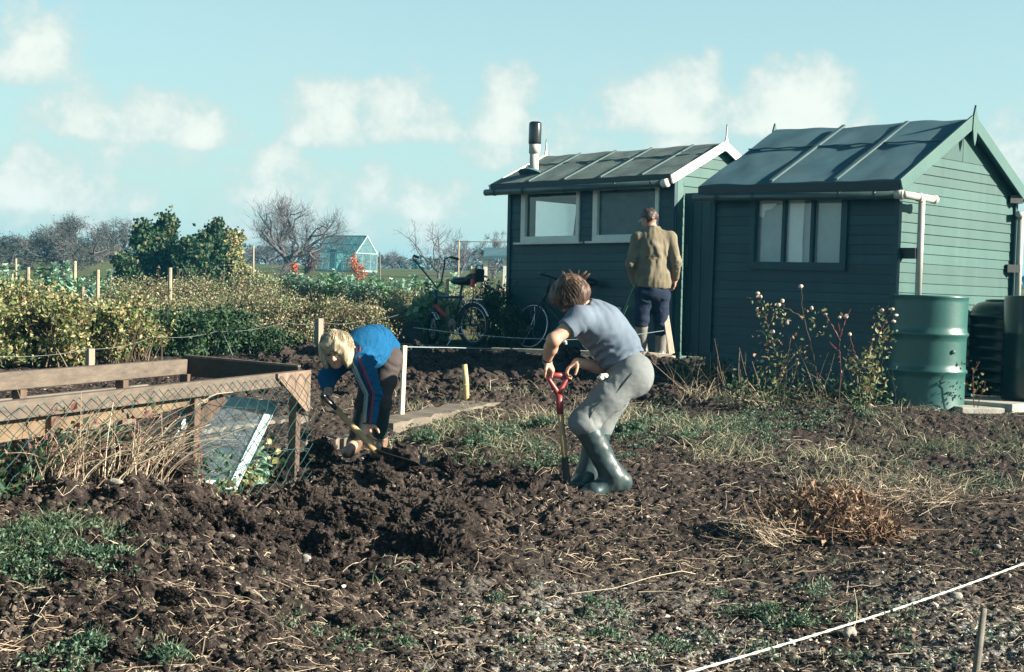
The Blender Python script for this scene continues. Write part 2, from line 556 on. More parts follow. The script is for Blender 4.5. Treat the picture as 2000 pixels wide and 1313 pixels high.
def build_ground():
    ta = np.concatenate([np.linspace(-2.5, -1, 10)[:-1], np.linspace(-1, -.44, 60)[:-1], np.linspace(-.44, .44, 1000), np.linspace(.44, 1, 60)[1:], np.linspace(1, 2.5, 10)[1:]])
    ys = [1.2]
    while ys[-1] < 420:
        y = ys[-1]
        k = .03 if y < 3.4 else (.00235 if y < 13 else (.004 if y < 20 else (.012 if y < 60 else .05)))
        ys.append(y * (1 + k))
    ys = np.array(ys)
    X = ys[:, None] * ta[None, :]; Y = np.broadcast_to(ys[:, None], X.shape)
    Z = G(X.ravel(), Y.ravel())
    V = np.stack([X.ravel(), Y.ravel(), Z], 1)
    n = len(ta); m = len(ys)
    i = (np.arange(m - 1)[:, None] * n + np.arange(n - 1)[None, :]).ravel()
    F = np.stack([i, i + 1, i + n + 1, i + n], 1)
    mb = MB(); mb.add(V, F)
    # the part of the garden behind the camera
    b = 425
    q = np.array([[-3.0, 1.2, -.02], [3.0, 1.2, -.02], [b * 2.5, -b, -.3], [-b * 2.5, -b, -.3], [-b * 2.5, b, 3.2], [b * 2.5, b, 3.2]], float)
    mb.add(q, [(0, 3, 2, 1), (0, 4, 3), (1, 2, 5)])
    return mb

def ground_mat():
    m, nt, b = _mat('garden_soil')
    co = coords(nt, True)
    n1 = tex_noise(nt, co, 34, 5, .72)
    soil = ramp(nt, n1, [(.22, (.006, .005, .006)), (.45, (.026, .020, .019)), (.60, (.066, .051, .045)), (.74, (.26, .21, .17))])  # darkest and brightest tones stand for shaded gaps and sunlit crumbs
    # drier, paler patches of their own shape
    n2 = tex_noise(nt, co, .9, 5, .6)
    soil = mixc(nt, ramp(nt, n2, [(.45, 0.0), (.75, .55)]), soil, (.12, .096, .08))
    # pale chalk crumbs strewn at the near right
    n3 = tex_noise(nt, co, 1.35, 4, .6); n4 = tex_noise(nt, co, 55, 4, .75)
    sp = nt.nodes.new('ShaderNodeSeparateXYZ'); nt.links.new(co, sp.inputs[0])
    def mm(op, a, c, cl=False):
        k = nt.nodes.new('ShaderNodeMath'); k.operation = op; k.use_clamp = cl
        for s, v in ((0, a), (1, c)):
            if isinstance(v, (int, float)): k.inputs[s].default_value = v
            else: nt.links.new(v, k.inputs[s])
        return k.outputs[0]
    nearm = mm('MULTIPLY', mm('SUBTRACT', 6.6, sp.outputs[1], False), .8, True)
    rightm = mm('MULTIPLY', mm('ADD', sp.outputs[0], .45), 1.4, True)
    patch = mm('MULTIPLY', mm('MULTIPLY', nearm, rightm, True), ramp(nt, n3, [(.40, 0.0), (.56, 1.0)]))
    crumbs = mm('MULTIPLY', patch, ramp(nt, n4, [(.46, 0.0), (.60, .9)]))
    soil = mixc(nt, crumbs, soil, (.52, .55, .52))
    # distant fields
    fieldm = mm('MULTIPLY', mm('SUBTRACT', sp.outputs[1], 17.0), .2, True)
    n5 = tex_noise(nt, co, .35, 6, .7)
    field = ramp(nt, n5, [(.3, (.05, .075, .03)), (.7, (.12, .13, .055))])
    col = mixc(nt, fieldm, soil, field)
    nt.links.new(col, b.inputs['Base Color'])
    b.inputs['Roughness'].default_value = .95; b.inputs['Specular IOR Level'].default_value = .15
    add_bump(nt, b, tex_noise(nt, co, 75, 4, .8), .9, .016)
    return m

MAT_SOIL = ground_mat()
ground = build_ground().build('ground', MAT_SOIL, smooth=False)
tag(ground, 'dug allotment soil strewn with clods, straw and weeds', kind='structure')
ground['category'] = 'ground'
# ------------------------------------------------------------------ sheds
U_ = np.array([-.7247, .689, 0]); V_ = np.array([.689, .7247, 0]); Z_ = np.array([0, 0, 1.0])

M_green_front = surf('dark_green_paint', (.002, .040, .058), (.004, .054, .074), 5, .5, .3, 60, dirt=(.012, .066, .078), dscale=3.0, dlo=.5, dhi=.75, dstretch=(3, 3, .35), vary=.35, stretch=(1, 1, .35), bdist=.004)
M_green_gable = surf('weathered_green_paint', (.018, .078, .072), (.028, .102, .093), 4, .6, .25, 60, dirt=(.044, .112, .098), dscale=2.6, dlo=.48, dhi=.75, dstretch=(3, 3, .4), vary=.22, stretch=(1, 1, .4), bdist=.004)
M_pale_green = surf('pale_green_paint', (.034, .100, .092), (.050, .124, .112), 5, .55, .15)
M_white = surf('old_white_paint', (.62, .60, .52), (.78, .75, .66), 6, .6, .15, dirt=(.42, .40, .34), dlo=.6, dhi=.85)
M_greyfr = surf('grey_green_window_paint', (.62, .66, .60), (.74, .77, .70), 6, .6, .15, dirt=(.45, .48, .44), dlo=.6, dhi=.9)
M_felt_old = surf('worn_roofing_felt', (.065, .105, .10), (.11, .155, .145), 2.6, .95, .6, 160, dirt=(.19, .245, .23), dscale=2.3, dlo=.45, dhi=.72, bdist=.01)
M_felt = surf('dark_roofing_felt', (.030, .108, .145), (.058, .148, .185), 2.2, .92, .8, 160, dirt=(.08, .15, .175), dscale=1.9, dlo=.48, dhi=.75, bdist=.01)
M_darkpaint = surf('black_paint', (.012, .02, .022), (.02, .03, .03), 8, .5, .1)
M_gutter = surf('dark_gutter_plastic', (.03, .06, .06), (.05, .085, .085), 6, .35, .05, spec=.6)
M_pipe = surf('cream_plastic_pipe', (.36, .35, .32), (.46, .45, .41), 4, .5, .1, dirt=(.45, .40, .32), dlo=.6, dhi=.85)
M_inside = surf('bare_shed_lining', (.05, .045, .035), (.08, .07, .05), 4, .8, .1)

def glass_mat(name, tint=(.97, .99, .99), refl=.12, film=.0, filmc=(.3, .4, .42)):
    m, nt, b = _mat(name)
    b.inputs['Base Color'].default_value = (*filmc, 1); b.inputs['Roughness'].default_value = .5
    out = nt.nodes['Material Output']
    tr = nt.nodes.new('ShaderNodeBsdfTransparent'); tr.inputs[0].default_value = (*tint, 1)
    gl = nt.nodes.new('ShaderNodeBsdfGlossy'); gl.inputs['Roughness'].default_value = .03
    lw = nt.nodes.new('ShaderNodeLayerWeight'); lw.inputs[0].default_value = .25
    f = nt.nodes.new('ShaderNodeMath'); f.operation = 'MULTIPLY_ADD'; f.use_clamp = True
    nt.links.new(lw.outputs['Fresnel'], f.inputs[0]); f.inputs[1].default_value = .4; f.inputs[2].default_value = refl * .4
    a = nt.nodes.new('ShaderNodeMixShader'); nt.links.new(f.outputs[0], a.inputs[0])
    nt.links.new(tr.outputs[0], a.inputs[1]); nt.links.new(gl.outputs[0], a.inputs[2])
    last = a.outputs[0]
    if film:
        n = tex_noise(nt, coords(nt), 9, 6, .7)
        r = ramp(nt, n, [(.25, film * .5), (.8, min(1, film * 1.4))])
        c = nt.nodes.new('ShaderNodeMixShader'); nt.links.new(r, c.inputs[0])
        nt.links.new(last, c.inputs[1]); nt.links.new(b.outputs[0], c.inputs[2]); last = c.outputs[0]
    nt.links.new(last, out.inputs[0])
    return m
M_glass = glass_mat('window_glass', film=.05)
M_dustyglass = glass_mat('dusty_window_glass', film=.04, filmc=(.50, .60, .62))

def clip_poly(poly, a, b, c):
    "keep a*x + b*y <= c"
    out = []
    for i in range(len(poly)):
        p, q = poly[i], poly[(i + 1) % len(poly)]
        dp = a * p[0] + b * p[1] - c; dq = a * q[0] + b * q[1] - c
        if dp <= 0: out.append(p)
        if (dp < 0) != (dq < 0) and abs(dp - dq) > 1e-12:
            t = dp / (dp - dq); out.append((p[0] + (q[0] - p[0]) * t, p[1] + (q[1] - p[1]) * t))
    return out

class Shed:
    """frame: origin = near right corner at ground, a runs along the front to the far left, b runs along the right gable, c up"""
    def __init__(s, O, L, D, eave, ridge, tilt=0):
        s.O = np.asarray(O, float); s.L, s.D, s.E, s.H = L, D, eave, ridge
        c, t = math.cos(tilt), math.sin(tilt)
        s.u = U_ * c - Z_ * t; s.z = Z_ * c + U_ * t; s.v = V_
    def P(s, a, b, c):
        return s.O + s.u * a + s.v * b + s.z * c

def boards(mb, P, span, c0, c1, pitch, out, holes=(), clips=(), thick=.0145, lap=.004):
    "horizontal weatherboards. P(a, c) -> point on the wall plane, out = outward unit vector; holes = (a0, a1, c0, c1)"
    k = 0; c = c0
    while c < c1 - 1e-4:
        d = min(c + pitch, c1)
        segs = [(span[0], span[1], c, d)]
        for (h0, h1, g0, g1) in holes:
            ns = []
            for (a0, a1, e0, e1) in segs:
                if g1 <= e0 or g0 >= e1 or h1 <= a0 or h0 >= a1: ns.append((a0, a1, e0, e1)); continue
                if h0 > a0: ns.append((a0, h0, e0, e1))
                if h1 < a1: ns.append((h1, a1, e0, e1))
                if g0 > e0: ns.append((max(a0, h0), min(a1, h1), e0, g0))
                if g1 < e1: ns.append((max(a0, h0), min(a1, h1), g1, e1))
            segs = ns
        for (a0, a1, e0, e1) in segs:
            poly = [(a0, e0), (a1, e0), (a1, e1), (a0, e1)]
            for cl in clips: poly = clip_poly(poly, *cl) if poly else poly
            if len(poly) < 3: continue
            jig = .0022 * math.sin(k * 7.1 + a0 * 3)
            for (q0, q1, t0, t1) in ((c - 1, c + pitch * .92, thick + jig, thick + jig - .005), (c + pitch * .92, d + 1, lap, lap)):
                pl = clip_poly(clip_poly(poly, 0, -1.0, -q0), 0, 1.0, q1)
                if len(pl) < 3: continue
                fr = [P(a, cc) + out * (t0 + (t1 - t0) * (cc - c) / pitch) for (a, cc) in pl]
                bk = [P(a, cc) for (a, cc) in pl]; n = len(pl)
                F = [tuple(range(n)), tuple(range(2 * n - 1, n - 1, -1))] + [((i + 1) % n, i, n + i, n + (i + 1) % n) for i in range(n)]
                mb.add(np.array(fr + bk), F)
        # dark groove: a gap between boards
        c = d; k += 1

def make_shed_B():
    base = float(Gb(3.0, 11.9)) - .01
    C = W(1741, 700, 11.75); C[2] = base
    s = Shed(C, 1.76, 2.04, 1.79, 2.31)
    root = thing('garden_shed', C + U_ * .9 + V_ * 1.0, 'near dark green weatherboard shed with three-pane window and bluish felt roof, beside the oil drum', 'shed', 'green garden sheds')
    P = s.P; L, D, E, H = s.L, s.D, s.E, s.H
    nf = -s.v; ng = -s.u
    sl = (H - E) / (D / 2)
    # window opening in the front: a from right corner
    wa0, wa1, wc0, wc1 = .46, 1.345, 1.085, 1.715
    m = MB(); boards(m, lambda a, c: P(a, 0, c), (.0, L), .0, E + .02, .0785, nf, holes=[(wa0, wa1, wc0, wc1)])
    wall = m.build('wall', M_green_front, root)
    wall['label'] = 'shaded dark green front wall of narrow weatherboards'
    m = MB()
    clips = [(-sl, 1.0, E), (sl, 1.0, E + sl * D)]
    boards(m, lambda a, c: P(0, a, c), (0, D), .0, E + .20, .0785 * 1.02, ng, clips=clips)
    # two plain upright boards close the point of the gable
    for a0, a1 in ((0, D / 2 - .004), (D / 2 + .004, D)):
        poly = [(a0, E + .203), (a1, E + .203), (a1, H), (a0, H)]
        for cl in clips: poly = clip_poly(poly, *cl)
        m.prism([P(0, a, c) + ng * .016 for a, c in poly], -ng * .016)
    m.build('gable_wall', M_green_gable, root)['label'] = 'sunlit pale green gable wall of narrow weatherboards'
    m = MB()
    m.prism([P(a, D, c) for a, c in ((0, 0), (L, 0), (L, E), (0, E))], s.v * .02)
    poly = [(0, 0), (D, 0), (D, E), (D / 2, H), (0, E)]
    m.prism([P(L, b, c) for b, c in poly], s.u * .02)
    m.prism([P(.001, b, c) for b, c in poly], s.u * .004)
    m.prism([P(a, b, .03) for a, b in ((0, 0), (L, 0), (L, D), (0, D))], Z_ * .02)
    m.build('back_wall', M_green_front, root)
    for a, b in ((-.012, -.012), (L, -.012), (-.012, D)):
        m = MB(); m.beam(P(a, b, 0), P(a, b, E), .045, .045, side=s.u); m.build('corner_trim', M_green_front, root)
    # roof: two felted slopes as slightly sagging sheets
    oh, og = .13, .085
    def slope(front, thick=.03):
        q = MB(); na, nb = 60, 24
        b0 = -oh if front else D + oh
        VV = []
        for tpass in (0, 1):
            for i in range(na + 1):
                a = -og + (L + 2 * og - .0) * i / na
                for j in range(nb + 1):
                    t = j / nb; b = b0 + (D / 2 - b0) * t
                    c = E + sl * (b if front else D - b) + .035
                    wob = .008 * math.sin(a * 5 + t * 3) * math.sin(t * 5) + .004 * math.sin(a * 13 + t * 9) + .005 * float(noise2(a * 7, t * 6, 3))
                    VV.append(P(a, b, c + (wob if tpass == 0 else -thick)))
        n1 = (na + 1) * (nb + 1); F = []
        for i in range(na):
            for j in range(nb):
                k = i * (nb + 1) + j
                f = (k, k + 1, k + nb + 2, k + nb + 1)
                if not front: f = f[::-1]
                F.append(f[::-1]); F.append(tuple(x + n1 for x in f))
        ring = [i * (nb + 1) for i in range(na + 1)] + [na * (nb + 1) + j for j in range(1, nb + 1)] + [i * (nb + 1) + nb for i in range(na - 1, -1, -1)] + [j for j in range(nb - 1, 0, -1)]
        for x, y in zip(ring, ring[1:] + ring[:1]):
            F.append((x, y, y + n1, x + n1) if front else (y, x, x + n1, y + n1))
        q.add(np.array(VV), F)
        if front:
            # overlap of the upper felt strip
            cc = [P(-og + (L + 2 * og) * i / 30, D / 2 - .44 + .012 * math.sin(i * .9), E + sl * (D / 2 - .44) + .046 + .004 * math.sin(i * 1.7)) for i in range(31)]
            q.tube(np.array(cc), .008, 5)
        return q
    q = slope(True); rf = q.build('roof', M_felt, root, smooth=False)
    rf['label'] = 'bluish grey felt roof with two sloping battens'
    slope(False).build('roof', M_felt, root)
    m = MB()
    for a in (.50, 1.12):
        m.beam(P(a, -oh + .01, E - sl * oh + .052), P(a, D / 2 - .02, H + .043), .034, .015, side=s.u)
    m.build('roof_batten', surf('felted_batten', (.05, .10, .115), (.075, .13, .14), 6, .9, .2), root)
    m = MB(); m.beam(P(-og + .002, -oh - .006, E - sl * oh - .015), P(L + og, -oh - .006, E - sl * oh - .015), .075, .018, side=Z_)
    m.build('fascia', M_darkpaint, root)
    for side in (0, 1):
        b0 = -oh - .01 if side == 0 else D + oh + .01
        c0 = E - sl * oh
        m = MB(); m.beam(P(-og - .014, b0, c0 - .015), P(-og - .014, D / 2, H + .018), .105, .022, side=Z_)
        m.build('barge_board', M_pale_green, root, bevel=.003)
    m = MB()
    q = P(-og - .034, D / 2, H)
    m.prism([q + s.v * a + Z_ * c for a, c in ((-.035, .05), (-.04, -.05), (-.022, -.14), (0, -.19), (.022, -.14), (.04, -.05), (.035, .05), (0, .15))], s.u * .016)
    m.build('finial', M_pale_green, root)
    m = MB(); q = P(L + og + .01, D / 2, H)
    m.prism([q + s.v * a + Z_ * c for a, c in ((-.03, .03), (-.03, -.06), (0, -.15), (.03, -.06), (.03, .03), (0, .10))], s.u * .016)
    m.build('finial', M_pale_green, root)
    # window: outer frame, three panes
    m = MB(); d = -s.v
    fw = .055
    def fr(a0, a1, c0, c1, off, t): m.box((P((a0 + a1) / 2, 0, (c0 + c1) / 2) + d * off), (abs(a1 - a0), t, abs(c1 - c0)), rot=np.stack([s.u, s.v, s.z], 1))
    fr(wa0 - .03, wa1 + .03, wc0 - .045, wc0 + .02, .012, .05); fr(wa0 - .03, wa1 + .03, wc1 - .015, wc1 + .03, .012, .05)
    fr(wa0 - .03, wa0 + .025, wc0 + .02, wc1 - .015, .012, .05); fr(wa1 - .025, wa1 + .03, wc0 + .02, wc1 - .015, .012, .05)
    w3 = (wa1 - wa0 - .05) / 3
    for k in (1, 2):
        a = wa0 + .025 + w3 * k; fr(a - .014, a + .014, wc0 + .02, wc1 - .015, .006, .036)
    win = m.build('window', M_green_front, root)
    for k in range(3):
        a0 = wa0 + .03 + w3 * k
        m = MB(); m.prism([P(a, .012, c) for a, c in ((a0 - .01, wc0 + .01), (a0 + w3, wc0 + .01), (a0 + w3, wc1), (a0 - .01, wc1))], s.v * .004)
        m.build('pane', M_dustyglass, win)
    # torn white paper and a strip of net hung inside the left and middle panes
    cur = surf('faded_white_paper', (.82, .86, .86), (.90, .92, .90), 5, .8, .2)
    m = MB()
    aL = wa1 - .03
    m.prism([P(a, .022, c) for a, c in ((aL, wc1 - .01), (aL, 1.49), (aL - .05, 1.48), (aL - .06, 1.54), (aL - .12, 1.55), (aL - .18, 1.60), (aL - .25, 1.59), (aL - .25, wc1 - .01))], s.v * .002)
    m.build('paper_blind', cur, win)
    m = MB(); aM = wa0 + .03 + 2 * w3 - .02
    m.prism([P(a, .022, c) for a, c in ((aM, wc1 - .01), (aM + .005, 1.3), (aM - .002, wc0 + .01), (aM - .155, wc0 + .01), (aM - .148, 1.3), (aM - .16, wc1 - .01))], s.v * .002)
    m.build('curtain', cur, win)
    m = MB()
    m.box(P((wa0 + wa1) / 2, .045, 1.39), (wa1 - wa0 + .1, .01, .60), rot=np.stack([s.u, s.v, s.z], 1))
    m.build('pane_backing', surf('grey_backing', (.28, .38, .42), (.36, .46, .50), 5, .9, .1), win)  # grey panel added close behind the panes to make them look pale
    # gutter along the front eave with brackets, running into the down pipe by the drum
    m = MB(); gz = E - sl * oh - .085; gb = -oh - .045
    m.tube([P(L + og + .02, gb, gz + .006), P(-og + .0, gb, gz - .004)], .032, 12)
    g = m.build('gutter', M_gutter, root, smooth=True)
    for a in (.1, .42, 1.25, 1.62):
        m = MB(); m.tube([P(a - .012, gb, gz), P(a + .012, gb, gz)], .037, 12); m.build('gutter_bracket', M_gutter, g)
    m = MB()
    e0 = P(-og + .01, gb, gz - .004); e1 = P(-og - .05, gb, gz); e2 = P(-.26, -.02, gz - .008); 
    m.tube([e0, e1], .034, 12)
    bx = P(-.17, .07, gz - .01)
    m.tube([e1, P(-.145, gb + .02, gz - .005), P(-.168, gb + .07, gz - .008), bx, P(-.17, .27, gz - .012)], .030, 12)
    m.tube([P(-.17, .24, gz - .012), P(-.17, .285, gz - .012)], .036, 12); m.tube([P(-.17, .0, gz - .01), P(-.17, .04, gz - .01)], .036, 12)
    m.tube([P(-.115, gb, gz - .003), P(-.14, gb + .01, gz - .004)], .037, 12)
    zt = .83
    m.tube([bx, bx * [1, 1, 0] + Z_ * (P(0, 0, zt)[2])], .027, 12)
    dp = m.build('down_pipe', M_pipe, root, smooth=True)
    m = MB(); m.beam(P(-.016, .06, 1.19), P(-.155, .06, 1.19), .085, .07, side=Z_); m.build('pipe_bracket', M_darkpaint, dp)
    # second pipe at the back corner
    m = MB(); pb = D + .10
    bx2 = P(-.075, D + .0, gz - .03)
    m.tube([P(-.04, D + oh, gz - .02), bx2, P(-.10, D - .10, gz - .03)], .03, 12); m.tube([bx2, bx2 * [1, 1, 0] + Z_ * P(0, 0, .72)[2]], .028, 12)
    dp2 = m.build('down_pipe', M_pipe, root, smooth=True)
    m = MB(); m.tube([P(L + og, D + oh + .045, gz - .0), P(-.10, D + oh + .02, gz - .02)], .034, 12); m.build('gutter', M_gutter, root, smooth=True)
    for c, t in ((1.13, .0), (E - .05, .0)):
        m = MB(); m.beam(P(-.016, D - .13 + t, c), P(-.085, D - .03 + t, c), .07, .06, side=Z_); m.build('pipe_bracket', M_darkpaint, dp2)
    return s

def make_shed_A():
    base = float(Gb(1.4, 17.5)) - .02
    C = W(1313, 600, 17.3); C[2] = base
    s = Shed(C, 2.62, 1.70, 2.19, 2.56, tilt=math.radians(1.0))
    root = thing('garden_shed', C + U_ * 1.3 + V_ * .85, 'far green weatherboard shed with two white framed windows, stovepipe chimney and white barge boards', 'shed', 'green garden sheds')
    P = s.P; L, D, E, H = s.L, s.D, s.E, s.H
    nf = -s.v; ng = -s.u; sl = (H - E) / (D / 2)
    w1 = (1.43, 2.41, 1.40, 2.07); w2 = (.20, 1.21, 1.40, 2.07)
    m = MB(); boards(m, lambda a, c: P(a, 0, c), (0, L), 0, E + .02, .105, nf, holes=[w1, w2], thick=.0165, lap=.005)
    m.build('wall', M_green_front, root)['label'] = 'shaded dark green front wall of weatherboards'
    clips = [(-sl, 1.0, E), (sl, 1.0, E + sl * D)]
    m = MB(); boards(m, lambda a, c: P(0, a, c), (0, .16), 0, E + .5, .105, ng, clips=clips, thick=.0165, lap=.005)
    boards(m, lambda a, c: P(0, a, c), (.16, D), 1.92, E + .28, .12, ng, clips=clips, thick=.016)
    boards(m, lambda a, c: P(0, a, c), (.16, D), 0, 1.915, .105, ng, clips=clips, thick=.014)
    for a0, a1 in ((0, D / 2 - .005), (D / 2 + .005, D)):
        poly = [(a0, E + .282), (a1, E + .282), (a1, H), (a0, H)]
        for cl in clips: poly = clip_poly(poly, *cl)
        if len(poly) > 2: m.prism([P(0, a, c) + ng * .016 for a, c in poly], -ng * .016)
    m.build('gable_wall', M_green_gable, root)['label'] = 'sunlit green gable wall, mostly hidden behind the open door'
    m = MB()
    m.prism([P(a, D, c) for a, c in ((0, 0), (L, 0), (L, E), (0, E))], s.v * .02)
    # far gable with a window opening that shows the sky through the shed
    o = (.47, 1.40, 1.22, 1.975)
    holes_poly = [[(0, 0), (D, 0), (D, o[2]), (0, o[2])], [(0, o[2]), (o[0], o[2]), (o[0], o[3]), (0, o[3])], [(o[1], o[2]), (D, o[2]), (D, o[3]), (o[1], o[3])], [(0, o[3]), (D, o[3]), (D, E), (D / 2, H), (0, E)]]
    for pl in holes_poly: m.prism([P(L, b, c) for b, c in pl], s.u * .02)
    m.prism([P(a, b, .04) for a, b in ((0, 0), (L, 0), (L, D), (0, D))], Z_ * .02)
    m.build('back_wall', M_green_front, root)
    m = MB(); m.prism([P(L + .008, b, c) for b, c in ((o[0], o[2]), (o[1], o[2]), (o[1], o[3]), (o[0], o[3]))], s.u * .004); m.build('end_window', M_glass, root)
    # tool handle shapes inside the left window
    m = MB(); m.tube([P(2.36, .95, 1.2), P(2.33, .9, 1.5), P(2.25, .85, 1.80)], .011, 6); m.tube([P(2.28, .9, 1.2), P(2.28, .88, 1.5), P(2.25, .85, 1.80)], .009, 6)
    m.build('hanging_line', M_inside, root)
    for a in (-.012, L):
        m = MB(); m.beam(P(a, -.012, 0), P(a, -.012, E), .05, .05, side=s.u); m.build('corner_trim', M_green_front, root)
    m = MB(); m.beam(P(-.03, .07, 0), P(-.03, .07, E), .11, .02, side=s.v)
    m.build('door_frame', M_pale_green, root)
    # the door stands open, square to the gable, its shaded face towards the garden
    m = MB(); m.box(P(-.36, .17, 1.0), (.64, .022, 1.90), rot=np.stack([s.u, s.v, s.z], 1))
    for k in range(5): m.box(P(-.105 - .127 * k, .152, 1.0), (.118, .014, 1.86), rot=np.stack([s.u, s.v, s.z], 1))
    dr = m.build('door', M_green_front, root)
    m = MB(); m.box(P(-.10, .135, 1.22), (.035, .012, .26), rot=np.stack([s.u, s.v, s.z], 1)); m.build('handle', M_pale_green, dr)
    m = MB(); m.box(P(-.036, .95, .98), (.012, 1.1, 1.84), rot=np.stack([s.u, s.v, s.z], 1)); m.build('doorway_shade', M_darkpaint, root)  # black sheet stands in for the dark inside of the door opening
    m = MB(); m.beam(P(-.05, -.02, 1.1), P(-.05, -.02, 1.72), .02, .02, side=s.u); m.build('hinge_post', M_green_front, root)
    oh, ogr, ogl = .17, .09, .19
    def slope(front):
        q = MB(); na, nb = 70, 24
        b0 = -oh if front else D + oh
        top, bot = [], []
        for i in range(na + 1):
            a = -ogr + (L + ogr + ogl) * i / na
            for j in range(nb + 1):
                t = j / nb; b = b0 + (D / 2 - b0) * t
                c = E + sl * (b if front else D - b) + .035
                wob = .005 * math.sin(a * 4.1 + t * 3) * math.sin(t * 4 + a) + .003 * math.sin(a * 11 + t * 8) + .006 * float(noise2(a * 5, t * 6, 5))
                top.append(P(a, b, c + wob)); bot.append(P(a, b, c - .03))
        n1 = len(top); F = []
        for i in range(na):
            for j in range(nb):
                k = i * (nb + 1) + j; f = (k, k + 1, k + nb + 2, k + nb + 1)
                F.append(f); F.append(tuple(x + n1 for x in f[::-1]))
        ring = [i * (nb + 1) for i in range(na + 1)] + [na * (nb + 1) + j for j in range(1, nb + 1)] + [i * (nb + 1) + nb for i in range(na - 1, -1, -1)] + [j for j in range(nb - 1, 0, -1)]
        for x, y in zip(ring, ring[1:] + ring[:1]): F.append((x, y, y + n1, x + n1))
        q.add(np.array(top + bot), F)
        if front:
            bb = D / 2 - .36
            q.tube(np.array([P(-ogr + (L + ogr + ogl) * i / 40, bb + .012 * math.sin(i * .7), E + sl * bb + .041 + .004 * math.sin(i * 1.9)) for i in range(41)]), .009, 5)
        return q
    slope(True).build('roof', M_felt_old, root)['label'] = 'worn grey-green felt roof with four pale battens'
    slope(False).build('roof', M_felt_old, root)
    m = MB()
    for a in (.36, 1.0, 1.58, 2.18):
        m.beam(P(a, -oh + .01, E - sl * oh + .05), P(a, D / 2 - .02, H + .043), .030, .014, side=s.u)
    m.build('roof_batten', surf('silvered_batten', (.055, .10, .105), (.085, .14, .14), 6, .8, .1), root)
    m = MB(); m.beam(P(-ogr + .002, -oh - .006, E - sl * oh - .01), P(L + ogl, -oh - .006, E - sl * oh - .01), .09, .018, side=Z_)
    m.build('fascia', M_darkpaint, root)
    for a, lab in ((-ogr - .014, 1), (L + ogl + .012, 0)):
        for side in (0, 1):
            b0 = -oh - .02 if side == 0 else D + oh + .02
            m = MB(); m.beam(P(a, b0, E - sl * oh - .03), P(a, D / 2, H + .008), .105, .022, side=Z_)
            m.build('barge_board', M_white if lab else M_white, root, bevel=.003)
        m = MB(); q = P(a - .02, D / 2, H)
        m.prism([q + s.v * x + Z_ * c for x, c in ((-.04, -.06), (.04, -.06), (.026, .06), (.008, .11), (0, .26), (-.008, .11), (-.026, .06))], s.u * .018)
        m.build('finial', M_white, root)
    rot = np.stack([s.u, s.v, s.z], 1); d = -s.v
    for (a0, a1, c0, c1) in (w1, w2):
        m = MB()
        def fr(x0, x1, y0, y1, off, t): m.box(P((x0 + x1) / 2, 0, (y0 + y1) / 2) + d * off, (abs(x1 - x0), t, abs(y1 - y0)), rot=rot)
        fr(a0, a1, c0 - .0, c0 + .075, .014, .05); fr(a0, a1, c1 - .055, c1, .014, .05)
        fr(a0, a0 + .05, c0 + .075, c1 - .055, .014, .05); fr(a1 - .075, a1, c0 + .075, c1 - .055, .014, .05)
        win = m.build('window', M_greyfr, root, bevel=.003)
        m = MB(); m.box(P((a0 + a1) / 2, 0, c0 - .014) + d * .045, (a1 - a0 + .13, .11, .026), rot=rot); m.build('sill', M_white, win, bevel=.003)
        m = MB(); m.prism([P(a, .005, c) for a, c in ((a0 + .04, c0 + .06), (a1 - .06, c0 + .06), (a1 - .06, c1 - .04), (a0 + .04, c1 - .04))], s.v * .004)
        m.build('pane', M_glass if a0 > 1 else glass_mat('dim_window_glass', film=.6, filmc=(.055, .13, .16)), win)
    m = MB(); gz = E - sl * oh - .075; gb = -oh - .05
    m.tube([P(L + ogl + .06, gb, gz - .0), P(-.0, gb, gz + .0)], .042, 12)
    g = m.build('gutter', M_gutter, root, smooth=True)
    m = MB(); m.tube([P(.0, gb, gz), P(-.075, gb, gz + .005)], .05, 12); m.build('gutter_end', M_white, g, smooth=True)
    for a in (.15, .7, 1.5, 2.2, 2.7):
        m = MB(); m.tube([P(a - .012, gb, gz), P(a + .012, gb, gz)], .048, 12); m.build('gutter_bracket', M_gutter, g)
    # stove pipe through the front slope
    cp = P(2.42, .20, E + sl * .20)
    m = MB(); m.tube([cp - Z_ * .15, cp + Z_ * .30], .058, 16); m.tube([cp + Z_ * .28, cp + Z_ * .40], .072, 16)
    ch = m.build('chimney', surf('pale_asbestos_pipe', (.42, .40, .36), (.52, .50, .45), 6, .8, .2, dirt=(.25, .22, .18)), root, smooth=True)
    m = MB(); m.lathe(cp + Z_ * .39, [(.06, 0), (.078, .01), (.082, .03), (.082, .26), (.074, .285), (.05, .295), (.0, .297)], 20)
    m.build('cowl', surf('black_enamel', (.012, .014, .016), (.02, .022, .025), 6, .25, .05, spec=.7), ch, smooth=True)
    m = MB(); m.lathe(cp + Z_ * .02, [(.20, -.03), (.13, .012), (.06, .05)], 16, rot=rotax(s.u, math.atan(sl))); m.build('flashing', M_felt, ch)
    return s
SB = make_shed_B()
SA = make_shed_A()
# ------------------------------------------------------------------ drums and tanks
M_drum = surf('green_drum_paint', (.017, .082, .075), (.026, .105, .094), 3.5, .40, .16, 14, dirt=(.055, .085, .065), dscale=3, dlo=.55, dhi=.85, spec=.6, bdist=.01)
M_tank = surf('black_green_plastic', (.006, .016, .020), (.010, .022, .026), 5, .28, .08, spec=.6)
M_concrete = surf('pale_concrete', (.30, .29, .26), (.42, .41, .36), 9, .9, .4, dirt=(.16, .15, .12), dlo=.5, dhi=.8)

